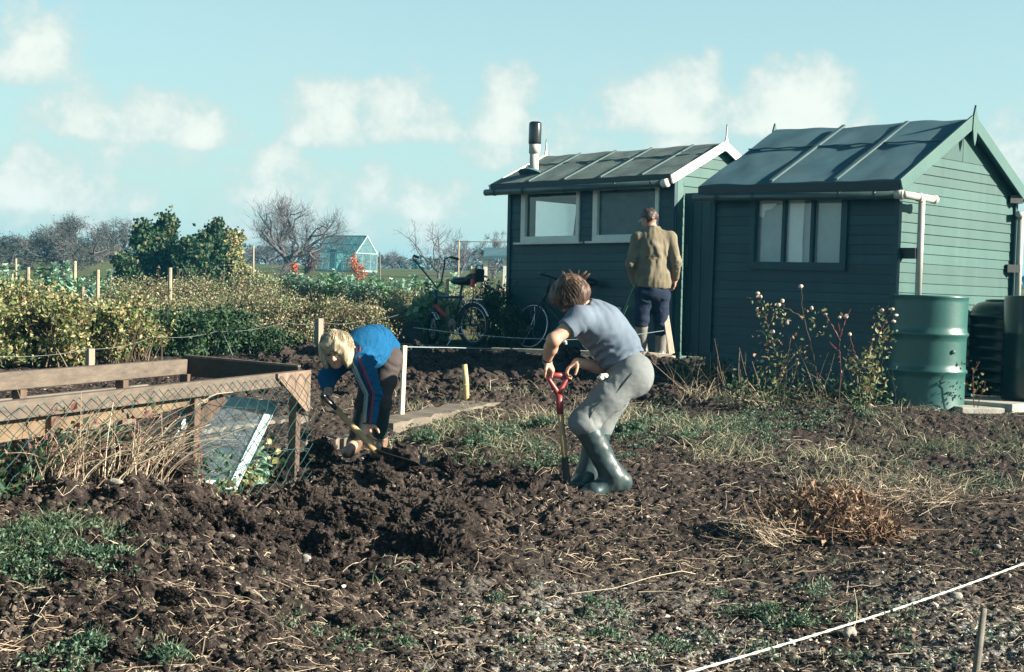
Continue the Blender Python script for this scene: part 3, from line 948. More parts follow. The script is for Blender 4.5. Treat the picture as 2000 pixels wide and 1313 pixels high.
def drum():
    c = W(1811, 700, 11.62); z0 = float(Gb(c[0], c[1])) - .03; zt = W(1811, 577, 11.62)[2]
    c[2] = z0; h = zt - z0; r = .292
    root = thing('oil_drum', c, 'dark green ribbed oil drum by the corner of the near shed under a cream pipe', 'drum')
    k = h / .90
    pr = [(r - .012, 0), (r, .004), (r + .004, .015), (r, .03)]
    for zc in (.31 * k, .60 * k):
        pr += [(r - .002, zc - .06), (r, zc - .022), (r + .013, zc - .008), (r + .013, zc + .008), (r, zc + .022), (r - .002, zc + .06)]
    pr += [(r, h - .05), (r, h - .022), (r + .006, h - .014), (r + .006, h - .003), (r - .002, h), (r - .008, h - .004), (r - .012, h - .25)]
    m = MB(); m.lathe(c, pr, 64, cap=False); m.build('drum_body', M_drum, root, smooth=True)
    m = MB(); m.lathe(c, [(0, h - .24), (r - .012, h - .24)], 40, cap=False); m.build('water', surf('dark_water', (.01, .02, .02), (.012, .024, .024), 3, .05, 0), root)
    m = MB(); m.lathe(c, [(0, .02), (r - .004, .02)], 40, cap=False); m.build('base', M_drum, root)
    q = c + np.array([.12, -.27, h * .52]); m = MB(); m.lathe(q, [(.0, .0), (.017, .0), (.017, .006), (.012, .010), (0, .010)], 14, rot=rotax((1, 0, 0), PI / 2) ); m.build('bung', M_drum, root, smooth=True)
drum()

def tank(name, px, Y, pt, r, label, ribs, round_top):
    c = W(px, 700, Y); z0 = float(Gb(c[0], c[1])) + .03; zt = W(px, pt, Y)[2]; c[2] = z0; h = zt - z0
    root = thing(name, c, label, 'water butt')
    pr = [(0, 0), (r - .02, 0), (r - .01, .01)]
    n = 7
    if ribs:
        for i in range(n):
            z = .05 + (h - .16) * i / n; dz = (h - .16) / n
            pr += [(r - .012, z), (r - .012, z + dz * .55), (r + .006, z + dz * .68), (r + .006, z + dz * .86), (r - .012, z + dz * .98)]
    else:
        pr += [(r, .05)]
        for zc in (.34, .66): pr += [(r, h * zc - .02), (r + .008, h * zc), (r, h * zc + .02)]
    if round_top: pr += [(r - .012, h - .10), (r - .03, h - .055), (r - .07, h - .022), (r - .13, h - .005)]
    else: pr += [(r, h - .01), (r - .01, h)]
    m = MB(); m.lathe(c, pr, 48, cap=False); m.build('tank_body', M_tank, root, smooth=True)
    m = MB(); rr = pr[-1][0]; m.lathe(c, [(rr + .004, pr[-1][1] - .006), (rr + .004, pr[-1][1] + .012), (rr * .6, pr[-1][1] + .018), (0, pr[-1][1] + .02)], 40, cap=False)
    m.build('lid', M_tank, root, smooth=True)
tank('water_butt', 1956, 12.42, 588, .275, 'black ribbed water butt with rounded shoulders against the green gable wall', True, True)
tank('water_butt', 2030, 11.82, 583, .285, 'plain black straight-sided water butt cut off by the right edge', False, False)
m = MB(); q = W(1925, 768, 11.9); q[2] = float(Gb(q[0], q[1])) + .0
m.box(q + [.15, -.1, .01], (.9, .55, .07), rot=rotz(.76)); tag(m.build('paving_slab', M_concrete, bevel=.008, loc=q), 'pale concrete slab on the ground under the black water butts', 'slab')
m = MB(); q = W(1905, 796, 11.4); q[2] = float(Gb(q[0], q[1])) + .01
m.box(q, (.36, .26, .05), rot=rotz(.2)); tag(m.build('paving_slab', M_concrete, bevel=.008, loc=q), 'small pale slab half buried in grass to the right of the oil drum', 'slab')

# ------------------------------------------------------------------ cold frame
M_greywood = surf('weathered_grey_wood', (.11, .10, .085), (.20, .18, .15), 3, .85, .5, 24, stretch=(1, 1, 9), dirt=(.11, .09, .07), dscale=5, dlo=.5, dhi=.75, bdist=.006)
def wood(name, a, b, axis, rough=.8, dirt=(.10, .08, .06)):
    "planked wood with the grain along the given horizontal or vertical axis"
    st = {'x': (.8, 9, 9), 'y': (9, .8, 9), 'z': (9, 9, .8)}[axis]
    return surf(name, a, b, 3.2, rough, .45, 16, stretch=st, dirt=dirt, dscale=4, dlo=.52, dhi=.8, bdist=.006)
M_rail = wood('grey_rail_wood', (.075, .060, .050), (.155, .125, .098), 'y')
M_ply = wood('yellowed_board', (.115, .080, .050), (.20, .145, .090), 'y', dirt=(.06, .045, .035))
M_post = wood('brown_post_wood', (.072, .046, .034), (.145, .095, .068), 'z')
M_shadewood = wood('shade_dark_wood', (.03, .025, .022), (.05, .04, .034), 'y')  # near-black tone carries the shade on the end board's inner face
M_wire = surf('green_coated_wire', (.022, .075, .075), (.035, .10, .10), 20, .5, 0)
M_bluewood = surf('pale_blue_painted_wood', (.26, .36, .38), (.34, .45, .46), 6, .6, .2, dirt=(.45, .47, .43), dlo=.6, dhi=.8)

FR_q = nrm([.287, .958, 0]); FR_w = np.array([-FR_q[1], FR_q[0], 0])
NR = W(592, 724, 8.35)
def cold_frame():
    z = NR[2]
    root = thing('cold_frame', [NR[0], NR[1], float(Gb(NR[0], NR[1]))], 'long weathered timber cold frame with chain link mesh on its sunny side, open on top', 'cold frame')
    Lf, Wf = 3.5, .74
    P = lambda a, b, c: NR - FR_q * a + FR_w * b + Z_ * c       # a towards the camera, b across, c up from the rail top
    side = Z_
    m = MB(); m.beam(P(-.0, 0, -.035), P(Lf, 0, -.035), .075, .045, side=side); m.build('front_rail', M_rail, root, bevel=.004)
    m = MB(); m.beam(P(.02, Wf, -.01), P(Lf, Wf, -.01), .085, .05, side=side); m.build('back_rail', M_rail, root, bevel=.004)
    m = MB(); m.beam(P(.0, .024, -.035), P(.0, Wf + .025, -.01), .11, .03, side=side); m.build('end_board', M_shadewood, root, bevel=.003)
    m = MB(); m.beam(P(0, .024, .024), P(0, Wf, .05), .012, .04, side=side); m.build('end_cap', M_rail, root)
    # planks of the back wall seen across the frame
    for c, t in ((-.135, .085), (-.245, .10), (-.36, .10)):
        m = MB(); m.beam(P(.55 if c < -.2 else .42, Wf + .004, c), P(Lf, Wf + .004, c), t, .022, side=side); m.build('back_plank', M_greywood, root)
    m = MB(); m.prism([P(a, 0.034, c) for a, c in ((1.02, -.075), (Lf, -.075), (Lf, -.165), (2.3, -.16), (1.9, -.14), (1.62, -.145), (1.3, -.12), (1.04, -.115))], FR_w * .012); m.build('front_board', M_ply, root)
    for a, b0, w in ((-.0, 0, .058), (1.16, 0.0, .062), (2.35, 0.0, .06)):
        p = P(a + .03, b0 + .03, 0); g = float(Gb(p[0], p[1])) - .15
        m = MB(); m.beam(p - Z_ * .075, [p[0], p[1], g], w, .05, side=FR_q); m.build('post', M_post, root, bevel=.004)
    for a in (.04, .72, 1.62, 2.6):
        p = P(a, Wf - .025, 0); g = float(Gb(p[0], p[1])) - .15
        m = MB(); m.beam(p - Z_ * .052, [p[0], p[1], g], .05, .05, side=FR_q); m.build('post', M_post, root)
    # plywood triangle bracing the near right corner
    m = MB(); m.prism([P(a, -.027, c) for a, c in ((-.022, .004), (.40, .002), (.40, -.02), (.03, -.225), (-.022, -.23))], -FR_w * .012); m.build('corner_gusset', wood('rusty_ply', (.15, .10, .075), (.25, .18, .135), 'z'), root)
    m = MB(); m.beam(P(.0, -.012, -.10), P(.0, -.012, -.23), .05, .02, side=FR_q); m.build('gusset_block', M_rail, root)
    m = MB(); m.beam(P(.86, .05, -.09), P(1.12, .30, -.50), .07, .03, side=Z_); m.build('brace', M_post, root)
    # chain link: zigzag wires hooked over the rail
    m = MB(); pitch = .064; H = .66; n = int(3.2 / pitch)
    for i in range(n):
        # each wire zigzags down between two columns of the mesh
        pts = []
        rows = int(H / (pitch * .62))
        for r in range(rows + 1):
            a = i * pitch + (pitch * .5 if (r + i) % 2 else -pitch * .5) + .02
            wob = .006 * math.sin(a * 9 + r) + .004 * math.sin(a * 23 + r * 2.1)
            bul = -.044 + (-.020 - .02 * math.sin(a * 2.2)) * min(1, r / 4)
            pts.append(P(a + wob, bul + (.004 if r % 2 else -.004), -.012 - r * pitch * .62 + wob * .5))
        m.tube(np.array(pts), .0024, 4, cap=False)
    m.build('wire_mesh', M_wire, root)
    m = MB(); m.tube(np.array([P(a, -.06, -.44 + .03 * math.sin(a * 4) - .012 * a) for a in np.linspace(.02, 1.0, 16)]), .0022, 4); m.build('tie_wire', M_wire, root)
    return root, P
CF, CFP = cold_frame()

def glass_light():
    "small glazed frame leaning inside the cold frame"
    Y = 8.05
    tl, tr_, br, bl = W(384, 775, 8.0), W(540, 788, 8.35), W(458, 955, 7.85), W(300, 945, 7.45)
    br = tr_ + (br - tr_); bl = tl + (br - tr_)
    root = thing('glass_light', [(tl[0] + br[0]) / 2, (tl[1] + br[1]) / 2, br[2]], 'pale blue framed glass light leaning inside the cold frame behind the mesh', 'glazed frame')
    nn = nrm(np.cross(tr_ - tl, bl - tl))
    for nm, a, b, w in (('top_bar', tl, tr_, .062), ('side_bar', tr_, br, .05), ('side_bar', tl, bl, .035), ('bottom_bar', bl, br, .05)):
        m = MB(); ins = nrm((tl + tr_ + br + bl) / 4 - (a + b) / 2); m.beam(a + ins * w * .4, b + ins * w * .4, w, .026, side=np.cross(nn, b - a)); m.build(nm, M_bluewood, root, bevel=.002)
    m = MB(); m.beam(tr_ + nn * 0 + (br - tr_) * .02, br, .026, .010, side=nn); m.build('lit_edge_strip', surf('lit_edge_paint', (.38, .40, .38), (.48, .49, .46), 8, .7, .2), root)  # pale strip paints the sunlit edge of the side bar
    m = MB(); m.prism([tl, tr_, br, bl], nn * .003); m.build('pane', glass_mat('dusty_light_glass', film=.07, filmc=(.30, .42, .5)), root)
glass_light()

# ------------------------------------------------------------------ stakes, posts, strings, planks
M_stake = wood('pale_sawn_wood', (.55, .45, .33), (.70, .60, .46), 'z', dirt=(.4, .32, .22))
M_bamboo = surf('bamboo_cane', (.48, .36, .17), (.60, .47, .25), 8, .5, .2, dirt=(.3, .2, .1))
M_string = surf('white_string', (.62, .64, .60), (.75, .76, .72), 40, .8, .3)
M_bluestring = surf('pale_blue_twine', (.24, .36, .40), (.3, .42, .45), 40, .8, .2)
M_dullstring = surf('dull_wire', (.18, .20, .20), (.25, .26, .25), 40, .8, .2)
def stake(px, pyt, pyb, w, name, label, cat, mat=None, Y=None, t=None, group=None, lean=None, rz=.75):
    b = hit(px, pyb) if Y is None else W(px, pyb, Y)
    Y = b[1]; top = W(px if lean is None else lean, pyt, Y)
    b = np.array([b[0], b[1], min(b[2], float(Gb(b[0], b[1]))) - .12])
    m = MB(); ww = w * Y / FPX
    m.beam(top, b, ww, (t or .5) * ww, side=(math.cos(rz - .75), math.sin(rz - .75), 0))
    o = m.build(name, mat or M_stake, loc=b, bevel=.003)
    tag(o, label, cat, group); return top, b
ST, STb = stake(784, 675, 812, 9, 'stake', 'white sawn stake with a string line tied to its top, behind the blond boy', 'stake', lean=790, rz=1.35, t=.8)
m = MB(); b = hit(912, 785); t = W(907, 712, b[1]); m.tube([t, (t * .5 + b * .5) + [.003, 0, 0], b - Z_ * .1], [.021, .023, .022], 10); m.tube([t * .45 + b * .55 - Z_ * .006, t * .45 + b * .55 + Z_ * .006], .0255, 10)
tag(m.build('cane_stub', M_bamboo, loc=b, smooth=True), 'short thick yellow bamboo stub standing at the edge of the dug plot', 'cane')
for px, a, c in ((902, 748, 783), (993, 750, 776)):
    m = MB(); b = hit(px, c); m.tube([W(px - 2, a, b[1]), b - Z_ * .1], .008, 6)
    tag(m.build('thin_peg', M_bamboo if px < 950 else M_greywood, loc=b), 'thin tan peg beside the bamboo stub' if px < 950 else 'thin grey peg alone in front of the dark plot', 'peg')
M_fpost = wood('silvery_post_wood', (.20, .18, .145), (.30, .27, .22), 'z')
P1t, P1 = stake(176, 681, 742, 13, 'fence_post', 'squat grey fence post by the yellow-leaved bushes behind the cold frame', 'post', M_fpost, Y=11.6, t=1.2, rz=1.5)
P2t, P2 = stake(623, 622, 694, 12, 'fence_post', 'grey fence post just behind the blond boy\'s head', 'post', M_fpost, Y=15.5, t=1.2, rz=1.5)
P3t, P3 = stake(756, 596, 660, 7, 'fence_post', 'thin grey post left of the small-wheeled bicycle', 'post', M_fpost, Y=18.6, t=1, rz=1.5)
def line(name, pts, r, mat, label, cat='string', sag=0, n=14):
    out = []
    pts = [np.asarray(p, float) for p in pts]
    for a, b in zip(pts[:-1], pts[1:]):
        for k in range(n):
            t = k / n; out.append(a + (b - a) * t - Z_ * sag * 4 * t * (1 - t))
    out.append(pts[-1])
    m = MB(); m.tube(np.array(out), r, 6); return tag(m.build(name, mat, loc=pts[0]), label, cat)
line('wire', [W(-40, 694, 10.6), P1t + Z_ * -.004, W(300, 657, 13.2), W(420, 648, 14.6), W(560, 629, 15.2), P2t - Z_ * .03, W(700, 628, 17), W(800, 607, 18.4)], .0015, M_dullstring, 'thin pale wire sagging along the fence posts in front of the bushes', 'wire', .03)
line('string_line', [ST - Z_ * .01, W(880, 679, 12.2), W(1010, 683, 13.6)], .003, M_bluestring, 'pale string line running right from the top of the white stake')
line('string_line', [W(808, 640, 17.9), W(900, 652, 17.2), W(1000, 660, 16.6), W(1105, 664, 16.2), W(1200, 660, 16.2), W(1297, 646, 16.3)], .0042, M_bluestring, 'thin slack line hung in front of the bicycles with a pale knot in it')
k = W(1104, 668, 16.15); m = MB(); m.tube([k, k + [.012, 0, -.10]], [.012, .008], 6); m.tube([k, k + [.05, 0, -.085]], [.012, .006], 6); m.tube([k + [-.01, 0, .01], k + [.012, 0, -.01]], .018, 6)
tag(m.build('rag_knot', M_string, loc=k), 'small pale rag knotted on the line in front of the bicycles', 'rag')
# thick cord in the near right corner
c0, c1 = W(1330, 1320, 4.75), W(2060, 1078, 6.6)
c0[2] = max(c0[2], float(Gb(c0[0], c0[1])) + .02)
out = [c0 + (c1 - c0) * t - Z_ * .02 * math.sin(PI * t) for t in np.linspace(0, 1, 60)]
m = MB(); m.tube(np.array(out), .0038, 8)
for k in (0, 1): m.tube(np.array([p + .0026 * np.array([0, math.cos(i * 1.9 + k * PI), math.sin(i * 1.9 + k * PI)]) for i, p in enumerate(out)]), .0034, 6)
tag(m.build('cord', surf('pale_nylon_cord', (.44, .48, .45), (.55, .58, .54), 90, .7, .3), smooth=True, loc=c0), 'thick pale cord stretched low across the near right corner', 'cord')
b = W(1899, 1330, 4.85); t = W(1922, 1190, 5.0)
m = MB(); m.tube([t, (t + b) / 2 + [.004, 0, 0], b - Z_ * .1], [.010, .0125, .014], 9); tag(m.build('peg_stick', M_greywood, loc=b, smooth=True), 'grey round stick standing below the cord at the bottom right', 'stick')
# plank edging in front of the bicycles
M_edge = wood('pale_edging_board', (.40, .33, .26), (.56, .48, .38), 'x')
def plank(a, b, w, t, name, label, mat, cat='plank', up=(0, 0, 1)):
    m = MB(); m.beam(a, b, t, w, side=up); return tag(m.build(name, mat, loc=a, bevel=.004), label, cat)
a, b = W(770, 673, 17.3), W(1010, 684, 16.9); plank(a, b, .06, .03, 'edging_board', 'grey edging board under the small-wheeled bicycle', M_shadewood)
m = MB(); a, b = W(962, 683, 16.75), W(1262, 693, 16.25); m.beam(a, b, .045, .09, side=Z_); tag(m.build('edging_board', M_edge, loc=a, bevel=.004), 'pale new edging board between the digging boy and the dark bicycle', 'plank')
# old boards laid as a path
M_path = wood('trodden_grey_board', (.13, .11, .09), (.21, .18, .145), 'x', dirt=(.14, .11, .08))
def path_board(p0, p1, w, label):
    A, B = hit(*p0), hit(*p1)
    m = MB(); n = 26; d = nrm(B - A); s = nrm(np.cross(Z_, d)); V = []
    for i in range(n + 1):
        p = A + (B - A) * i / n; p[2] = float(Gb(p[0], p[1])) + .024
        e = 1 + .12 * math.sin(i * 1.7) + .05 * math.sin(i * 4.1)
        for o, dz in ((-w / 2 * e, 0), (w / 2 * e, 0), (w / 2 * e, -.09), (-w / 2 * e, -.09)): V.append(p + s * o + Z_ * (dz + (.006 * math.sin(i * 2.3) if dz == 0 else 0)))
    F = [(0, 3, 2, 1), tuple(range(4 * n, 4 * n + 4))]
    for i in range(n):
        for k in range(4):
            l = (k + 1) % 4; F.append((4 * i + k, 4 * i + l, 4 * i + 4 + l, 4 * i + 4 + k))
    m.add(np.array(V), F); tag(m.build('path_board', M_path, loc=A), label, 'plank')
path_board((742, 831), (1068, 768), .26, 'long grey trodden board laid on the ground between the two digging boys')
path_board((560, 868), (700, 858), .17, 'grey board on the ground behind the blond boy\'s boots')
path_board((380, 845), (590, 818), .16, 'grey board on the ground seen through the cold frame mesh')

# ------------------------------------------------------------------ bicycles
M_rubber = surf('black_tyre_rubber', (.010, .012, .013), (.018, .019, .02), 20, .7, .2)
M_chrome = surf('dull_chrome', (.55, .57, .57), (.65, .66, .66), 15, .25, .05, metal=1)
M_bikeblue = surf('dark_blue_enamel', (.012, .03, .06), (.015, .035, .07), 6, .3, 0, spec=.6)
M_bikeblack = surf('black_bike_enamel', (.012, .015, .018), (.02, .022, .025), 6, .35, 0, spec=.6)
M_red = surf('red_enamel', (.50, .04, .03), (.58, .06, .045), 6, .35, .05)
M_vinyl = surf('black_vinyl', (.012, .014, .017), (.02, .02, .024), 12, .45, .2)

def wheel(root, hub, ax, r, tyre, name='wheel', spokes=28):
    "ax = axle direction"
    ax = nrm(ax); e1 = nrm(np.cross(ax, Z_)); e2 = np.cross(ax, e1)
    ring = lambda rr, off=0, n=40: np.array([hub + ax * off + rr * (math.cos(t) * e1 + math.sin(t) * e2) for t in np.arange(n) * 2 * PI / n])
    m = MB(); m.tube(ring(r - tyre), tyre, 8, closed=True); w = m.build(name, M_rubber, root, smooth=True)
    m = MB(); m.tube(ring(r - 2 * tyre - .004), .010, 6, closed=True); m.build('rim', M_chrome, w, smooth=True)
    m = MB(); m.tube([hub - ax * .04, hub + ax * .04], .02, 8)
    for k in range(spokes):
        t = k * 2 * PI / spokes; s = .03 if k % 2 else -.03
        m.tube([hub + ax * s + .018 * (math.cos(t + .9) * e1 + math.sin(t + .9) * e2), hub + (r - 2 * tyre - .004) * (math.cos(t) * e1 + math.sin(t) * e2)], .0016, 3, cap=False)
    m.build('hub', M_chrome, w)
    return w
def arc_guard(root, hub, ax, r, a0, a1, mat, w=.028):
    ax = nrm(ax); e1 = nrm(np.cross(ax, Z_)); e2 = Z_
    V = []; n = 24
    for i in range(n + 1):
        t = a0 + (a1 - a0) * i / n; d = math.cos(t) * e1 + math.sin(t) * e2
        for o, rr in ((-w, r - .012), (-w * .6, r), (w * .6, r), (w, r - .012)): V.append(hub + ax * o + d * rr)
    F = [(4 * i + k, 4 * i + k + 1, 4 * i + 5 + k, 4 * i + 4 + k) for i in range(n) for k in range(3)]
    m = MB(); m.add(np.array(V), F); o = m.build('mudguard', mat, root, smooth=True)
    sm = o.modifiers.new('solid', 'SOLIDIFY'); sm.thickness = .003
    return o

def chopper():
    # built from its own measurements, standing along the line of the sheds
    rr, rf, wb = .275, .195, .74
    R0 = W(925, 632, 18.7); g = float(Gb(R0[0], R0[1])); R0[2] = g + rr - .005
    f = U_; ax = V_
    root = thing('bicycle', [R0[0], R0[1], g], 'small-wheeled dark blue bicycle with high handlebars, long saddle and red reflector', 'bicycle')
    Q = lambda a, h, o=0: np.array([R0[0], R0[1], g]) + f * a + Z_ * h + ax * o
    wheel(root, Q(0, rr), ax, rr, .026)
    st = rotz(-.42) @ ax
    wheel(root, Q(wb, rf), st, rf, .024)
    arc_guard(root, Q(0, rr), ax, rr + .022, PI * .12, PI * .92, M_chrome)
    arc_guard(root, Q(wb, rf), st, rf + .02, PI * .2, PI * .8, M_chrome)
    m = MB(); t = .018
    ht, hb = Q(wb - .04, .66), Q(wb - .02, .48); bb = Q(.34, .26); stp = Q(.22, .66)
    m.tube([Q(wb - .04, .70), hb], .024, 10)
    m.tube([ht - Z_ * .05, Q(.22, .62)], t, 8); m.tube([Q(.22, .80), bb], .016, 8)
    for o in (-.055, .055):
        m.tube([bb + ax * o * .4, Q(0, rr, o)], .010, 6); m.tube([Q(.215, .58, o * .3), Q(0, rr, o)], .009, 6)
    fr = m.build('frame', M_bikeblue, root, smooth=True)
    m = MB(); m.tube([hb + Z_ * .03, hb * .42 + bb * .58], .024, 10); m.build('down_tube', M_red, root, smooth=True)
    m = MB(); m.tube([hb * .42 + bb * .58, bb], .022, 10); m.build('lower_tube', M_bikeblue, root, smooth=True)
    m = MB()
    for o in (-.05, .05): m.tube([hb + st * o * .8 + Z_ * .02, hb + st * o - Z_ * .04, Q(wb, rf) + st * o], .012, 6)
    m.build('fork', M_bikeblue, root, smooth=True)
    m = MB()
    for s in (-1, 1):
        m.tube([Q(wb - .05, .72), Q(wb - .045, .80) + st * .06 * s, Q(wb + .06, 1.0) + st * .17 * s, Q(wb + .12, 1.10) + st * .22 * s, Q(wb + .06, 1.13) + st * .25 * s, Q(wb - .04, 1.11) + st * .27 * s], .011, 7)
    m.build('handlebar', M_bikeblack, root, smooth=True)
    for s in (-1, 1):
        m = MB(); m.tube([Q(wb + .05, 1.13) + st * .252 * s, Q(wb - .06, 1.105) + st * .274 * s], .018, 8); m.build('grip', M_rubber, root, smooth=True)
    sd = lambda P: smin(ell(P, Q(.20, .82), (.17, .17, .055)), ell(P, Q(.02, .87), (.10, .10, .06)), .06)
    c = Q(.14, .84); sdf_obj('saddle', sd, c - .32, c + .32, .014, M_vinyl, root)
    m = MB()
    for o in (-.06, .06): m.tube([Q(0, rr, o), Q(-.05, .80, o), Q(-.07, 1.02, o * .9)], .009, 6)
    m.tube([Q(-.07, 1.02, -.054), Q(-.07, 1.02, .054)], .009, 6); m.build('sissy_bar', M_chrome, root, smooth=True)
    m = MB(); m.box(Q(-.055, .90), (.04, .20, .17), rot=np.stack([f, ax, Z_], 1)); m.build('back_rest', M_vinyl, root, bevel=.02)
    m = MB(); q = Q(-.06, .80, -.10); m.box(q, (.045, .05, .10), rot=np.stack([f, ax, Z_], 1)); lamp = m.build('rear_lamp', M_red, root, bevel=.012)
    m = MB(); m.box(q + Z_ * .15, (.045, .05, .06), rot=np.stack([f, ax, Z_], 1)); m.build('amber_reflector', surf('amber_plastic', (.65, .36, .04), (.7, .4, .06), 5, .3, 0), root, bevel=.01)
    m = MB(); m.lathe(bb - ax * .05, [(0, 0), (.075, 0), (.075, .012), (0, .012)], 20, rot=np.stack([f, Z_, ax], 1)); m.tube([bb - ax * .06, bb - ax * .06 - Z_ * .13 + f * .05], .009, 6); m.tube([bb + ax * .06, bb + ax * .06 + Z_ * .13 - f * .05], .009, 6)
    ck = m.build('crank', M_chrome, root)
    for s in (-1, 1):
        q = bb + ax * .09 * s + (-Z_ * .13 + f * .05) * (1 if s < 0 else -1); m = MB(); m.box(q, (.07, .07, .02), rot=np.stack([f, ax, Z_], 1)); m.build('pedal', M_rubber, ck)
    m = MB(); m.tube([Q(.2, .24, -.04), Q(.26, .005, -.2)], .009, 6); m.build('kick_stand', M_chrome, root)
    m = MB(); m.box(Q(-.02, .60), (.36, .11, .012), rot=np.stack([f, ax, Z_], 1)); m.build('carrier', M_chrome, root)
chopper()

def roadster():
    r, wb = .30, 1.06
    F0 = W(1033, 629, 18.45); g = float(Gb(F0[0], F0[1]))
    f = U_; ax = nrm(V_ * .985 - Z_ * .17); up = nrm(np.cross(ax, f)); up = up if up[2] > 0 else -up
    root = thing('bicycle', [F0[0], F0[1], g], 'dark full-size bicycle leaning on the far shed wall behind the digging boy', 'bicycle')
    O = np.array([F0[0], F0[1], g - .005])
    Q = lambda a, h, o=0: O + f * a + up * h + ax * o          # a: 0 at the front hub, negative to the rear
    wheel(root, Q(0, r), ax, r, .016); wheel(root, Q(-wb, r), ax, r, .016)
    arc_guard(root, Q(-wb, r), ax, r + .02, PI * .05, PI * .9, M_chrome, .02)
    m = MB(); hb, ht = Q(-.13, .60), Q(-.185, .80); bb = Q(-.62, .27); sc = Q(-.78, .76)
    m.tube([ht, hb], .02, 8); m.tube([ht - up * .03, sc], .015, 8); m.tube([hb + up * .03, bb], .016, 8); m.tube([bb, Q(-.80, .82)], .015, 8)
    for o in (-.05, .05): m.tube([bb, Q(-wb, r, o)], .009, 6); m.tube([sc, Q(-wb, r, o)], .008, 6); m.tube([hb + ax * o * .6, Q(-.04, .42, o), Q(0, r, o)], .010, 6)
    m.build('frame', M_bikeblack, root, smooth=True)
    m = MB(); m.tube([ht, Q(-.20, .90)], .012, 6); c = Q(-.19, .93)
    for s in (-1, 1): m.tube([c, c + ax * .12 * s + f * .03, c + ax * .24 * s - f * .02, c + ax * .27 * s - f * .14 - up * .02], .011, 7)
    m.build('handlebar', M_bikeblack, root, smooth=True)
    c = Q(-.80, .87); sdf_obj('saddle', lambda P: smin(ell(P, Q(-.86, .87), (.10, .10, .04)), cone(P, Q(-.84, .875), Q(-.66, .87), .05, .02), .05), c - .3, c + .3, .013, M_vinyl, root)
    m = MB(); m.lathe(bb - ax * .05, [(0, 0), (.09, 0), (.09, .01), (0, .01)], 20, rot=np.stack([f, up, ax], 1)); m.tube([bb - ax * .06, bb - ax * .06 - up * .16], .009, 6); m.tube([bb + ax * .06, bb + ax * .06 + up * .16], .009, 6); m.build('crank', M_chrome, root)
    m = MB(); m.box(Q(-wb - .30, .52), (.03, .06, .13), rot=np.stack([f, ax, up], 1)); m.build('rear_reflector', M_white, root, bevel=.01)
roadster()
# dark bundle beside the small bicycle
c = W(785, 652, 18.5); c[2] = float(Gb(c[0], c[1]))
root = thing('sack', c, 'dark crumpled sack on the ground left of the small-wheeled bicycle', 'sack')
sdf_obj('sack_body', lambda P: smin(smin(ell(P, c + [.10, 0, .10], (.19, .16, .15)), ell(P, c + [-.12, -.05, .06], (.17, .15, .10)), .06), ell(P, c + [.17, .02, .20], (.10, .1, .10)), .06) + .03 * noise3(P * 9, 3) + .012 * noise3(P * 24, 5), c - [.5, .4, .2], c + [.5, .4, .5], .02, surf('dark_sacking', (.012, .018, .024), (.025, .03, .036), 6, .85, .3), root)

# ------------------------------------------------------------------ the trestle by the man
M_tres = wood('pale_trestle_wood', (.48, .40, .32), (.62, .54, .44), 'z')
def trestle():
    Y = 16.2
    b1, t1 = W(1314, 706, Y), W(1299, 608, Y + .25); b2, t2 = W(1258, 703, Y), W(1268, 608, Y + .25)
    root = thing('trestle', [(b1[0] + b2[0]) / 2, Y, b1[2]], 'pale wooden trestle standing at the man\'s boots, one splayed leg in the sun', 'trestle')
    m = MB(); m.beam(t1, b1, .065, .035, side=(1, 0, 0)); m.build('leg', M_tres, root, bevel=.004)
    m = MB(); a, b = W(1256, 692, Y - .03), W(1312, 697, Y - .03); m.beam(a, b, .055, .03, side=Z_); m.build('crossbar', M_tres, root, bevel=.004)
    m = MB(); m.beam(W(1254, 694, Y + .0), W(1254, 704, Y + .0), .05, .035, side=(1, 0, 0)); m.build('foot', M_tres, root)
    b3 = W(1309, 695, Y + .5); m = MB(); m.beam(t1 + [0, .03, 0], b3, .06, .03, side=(1, 0, 0)); m.build('leg', M_tres, root, bevel=.004)
trestle()
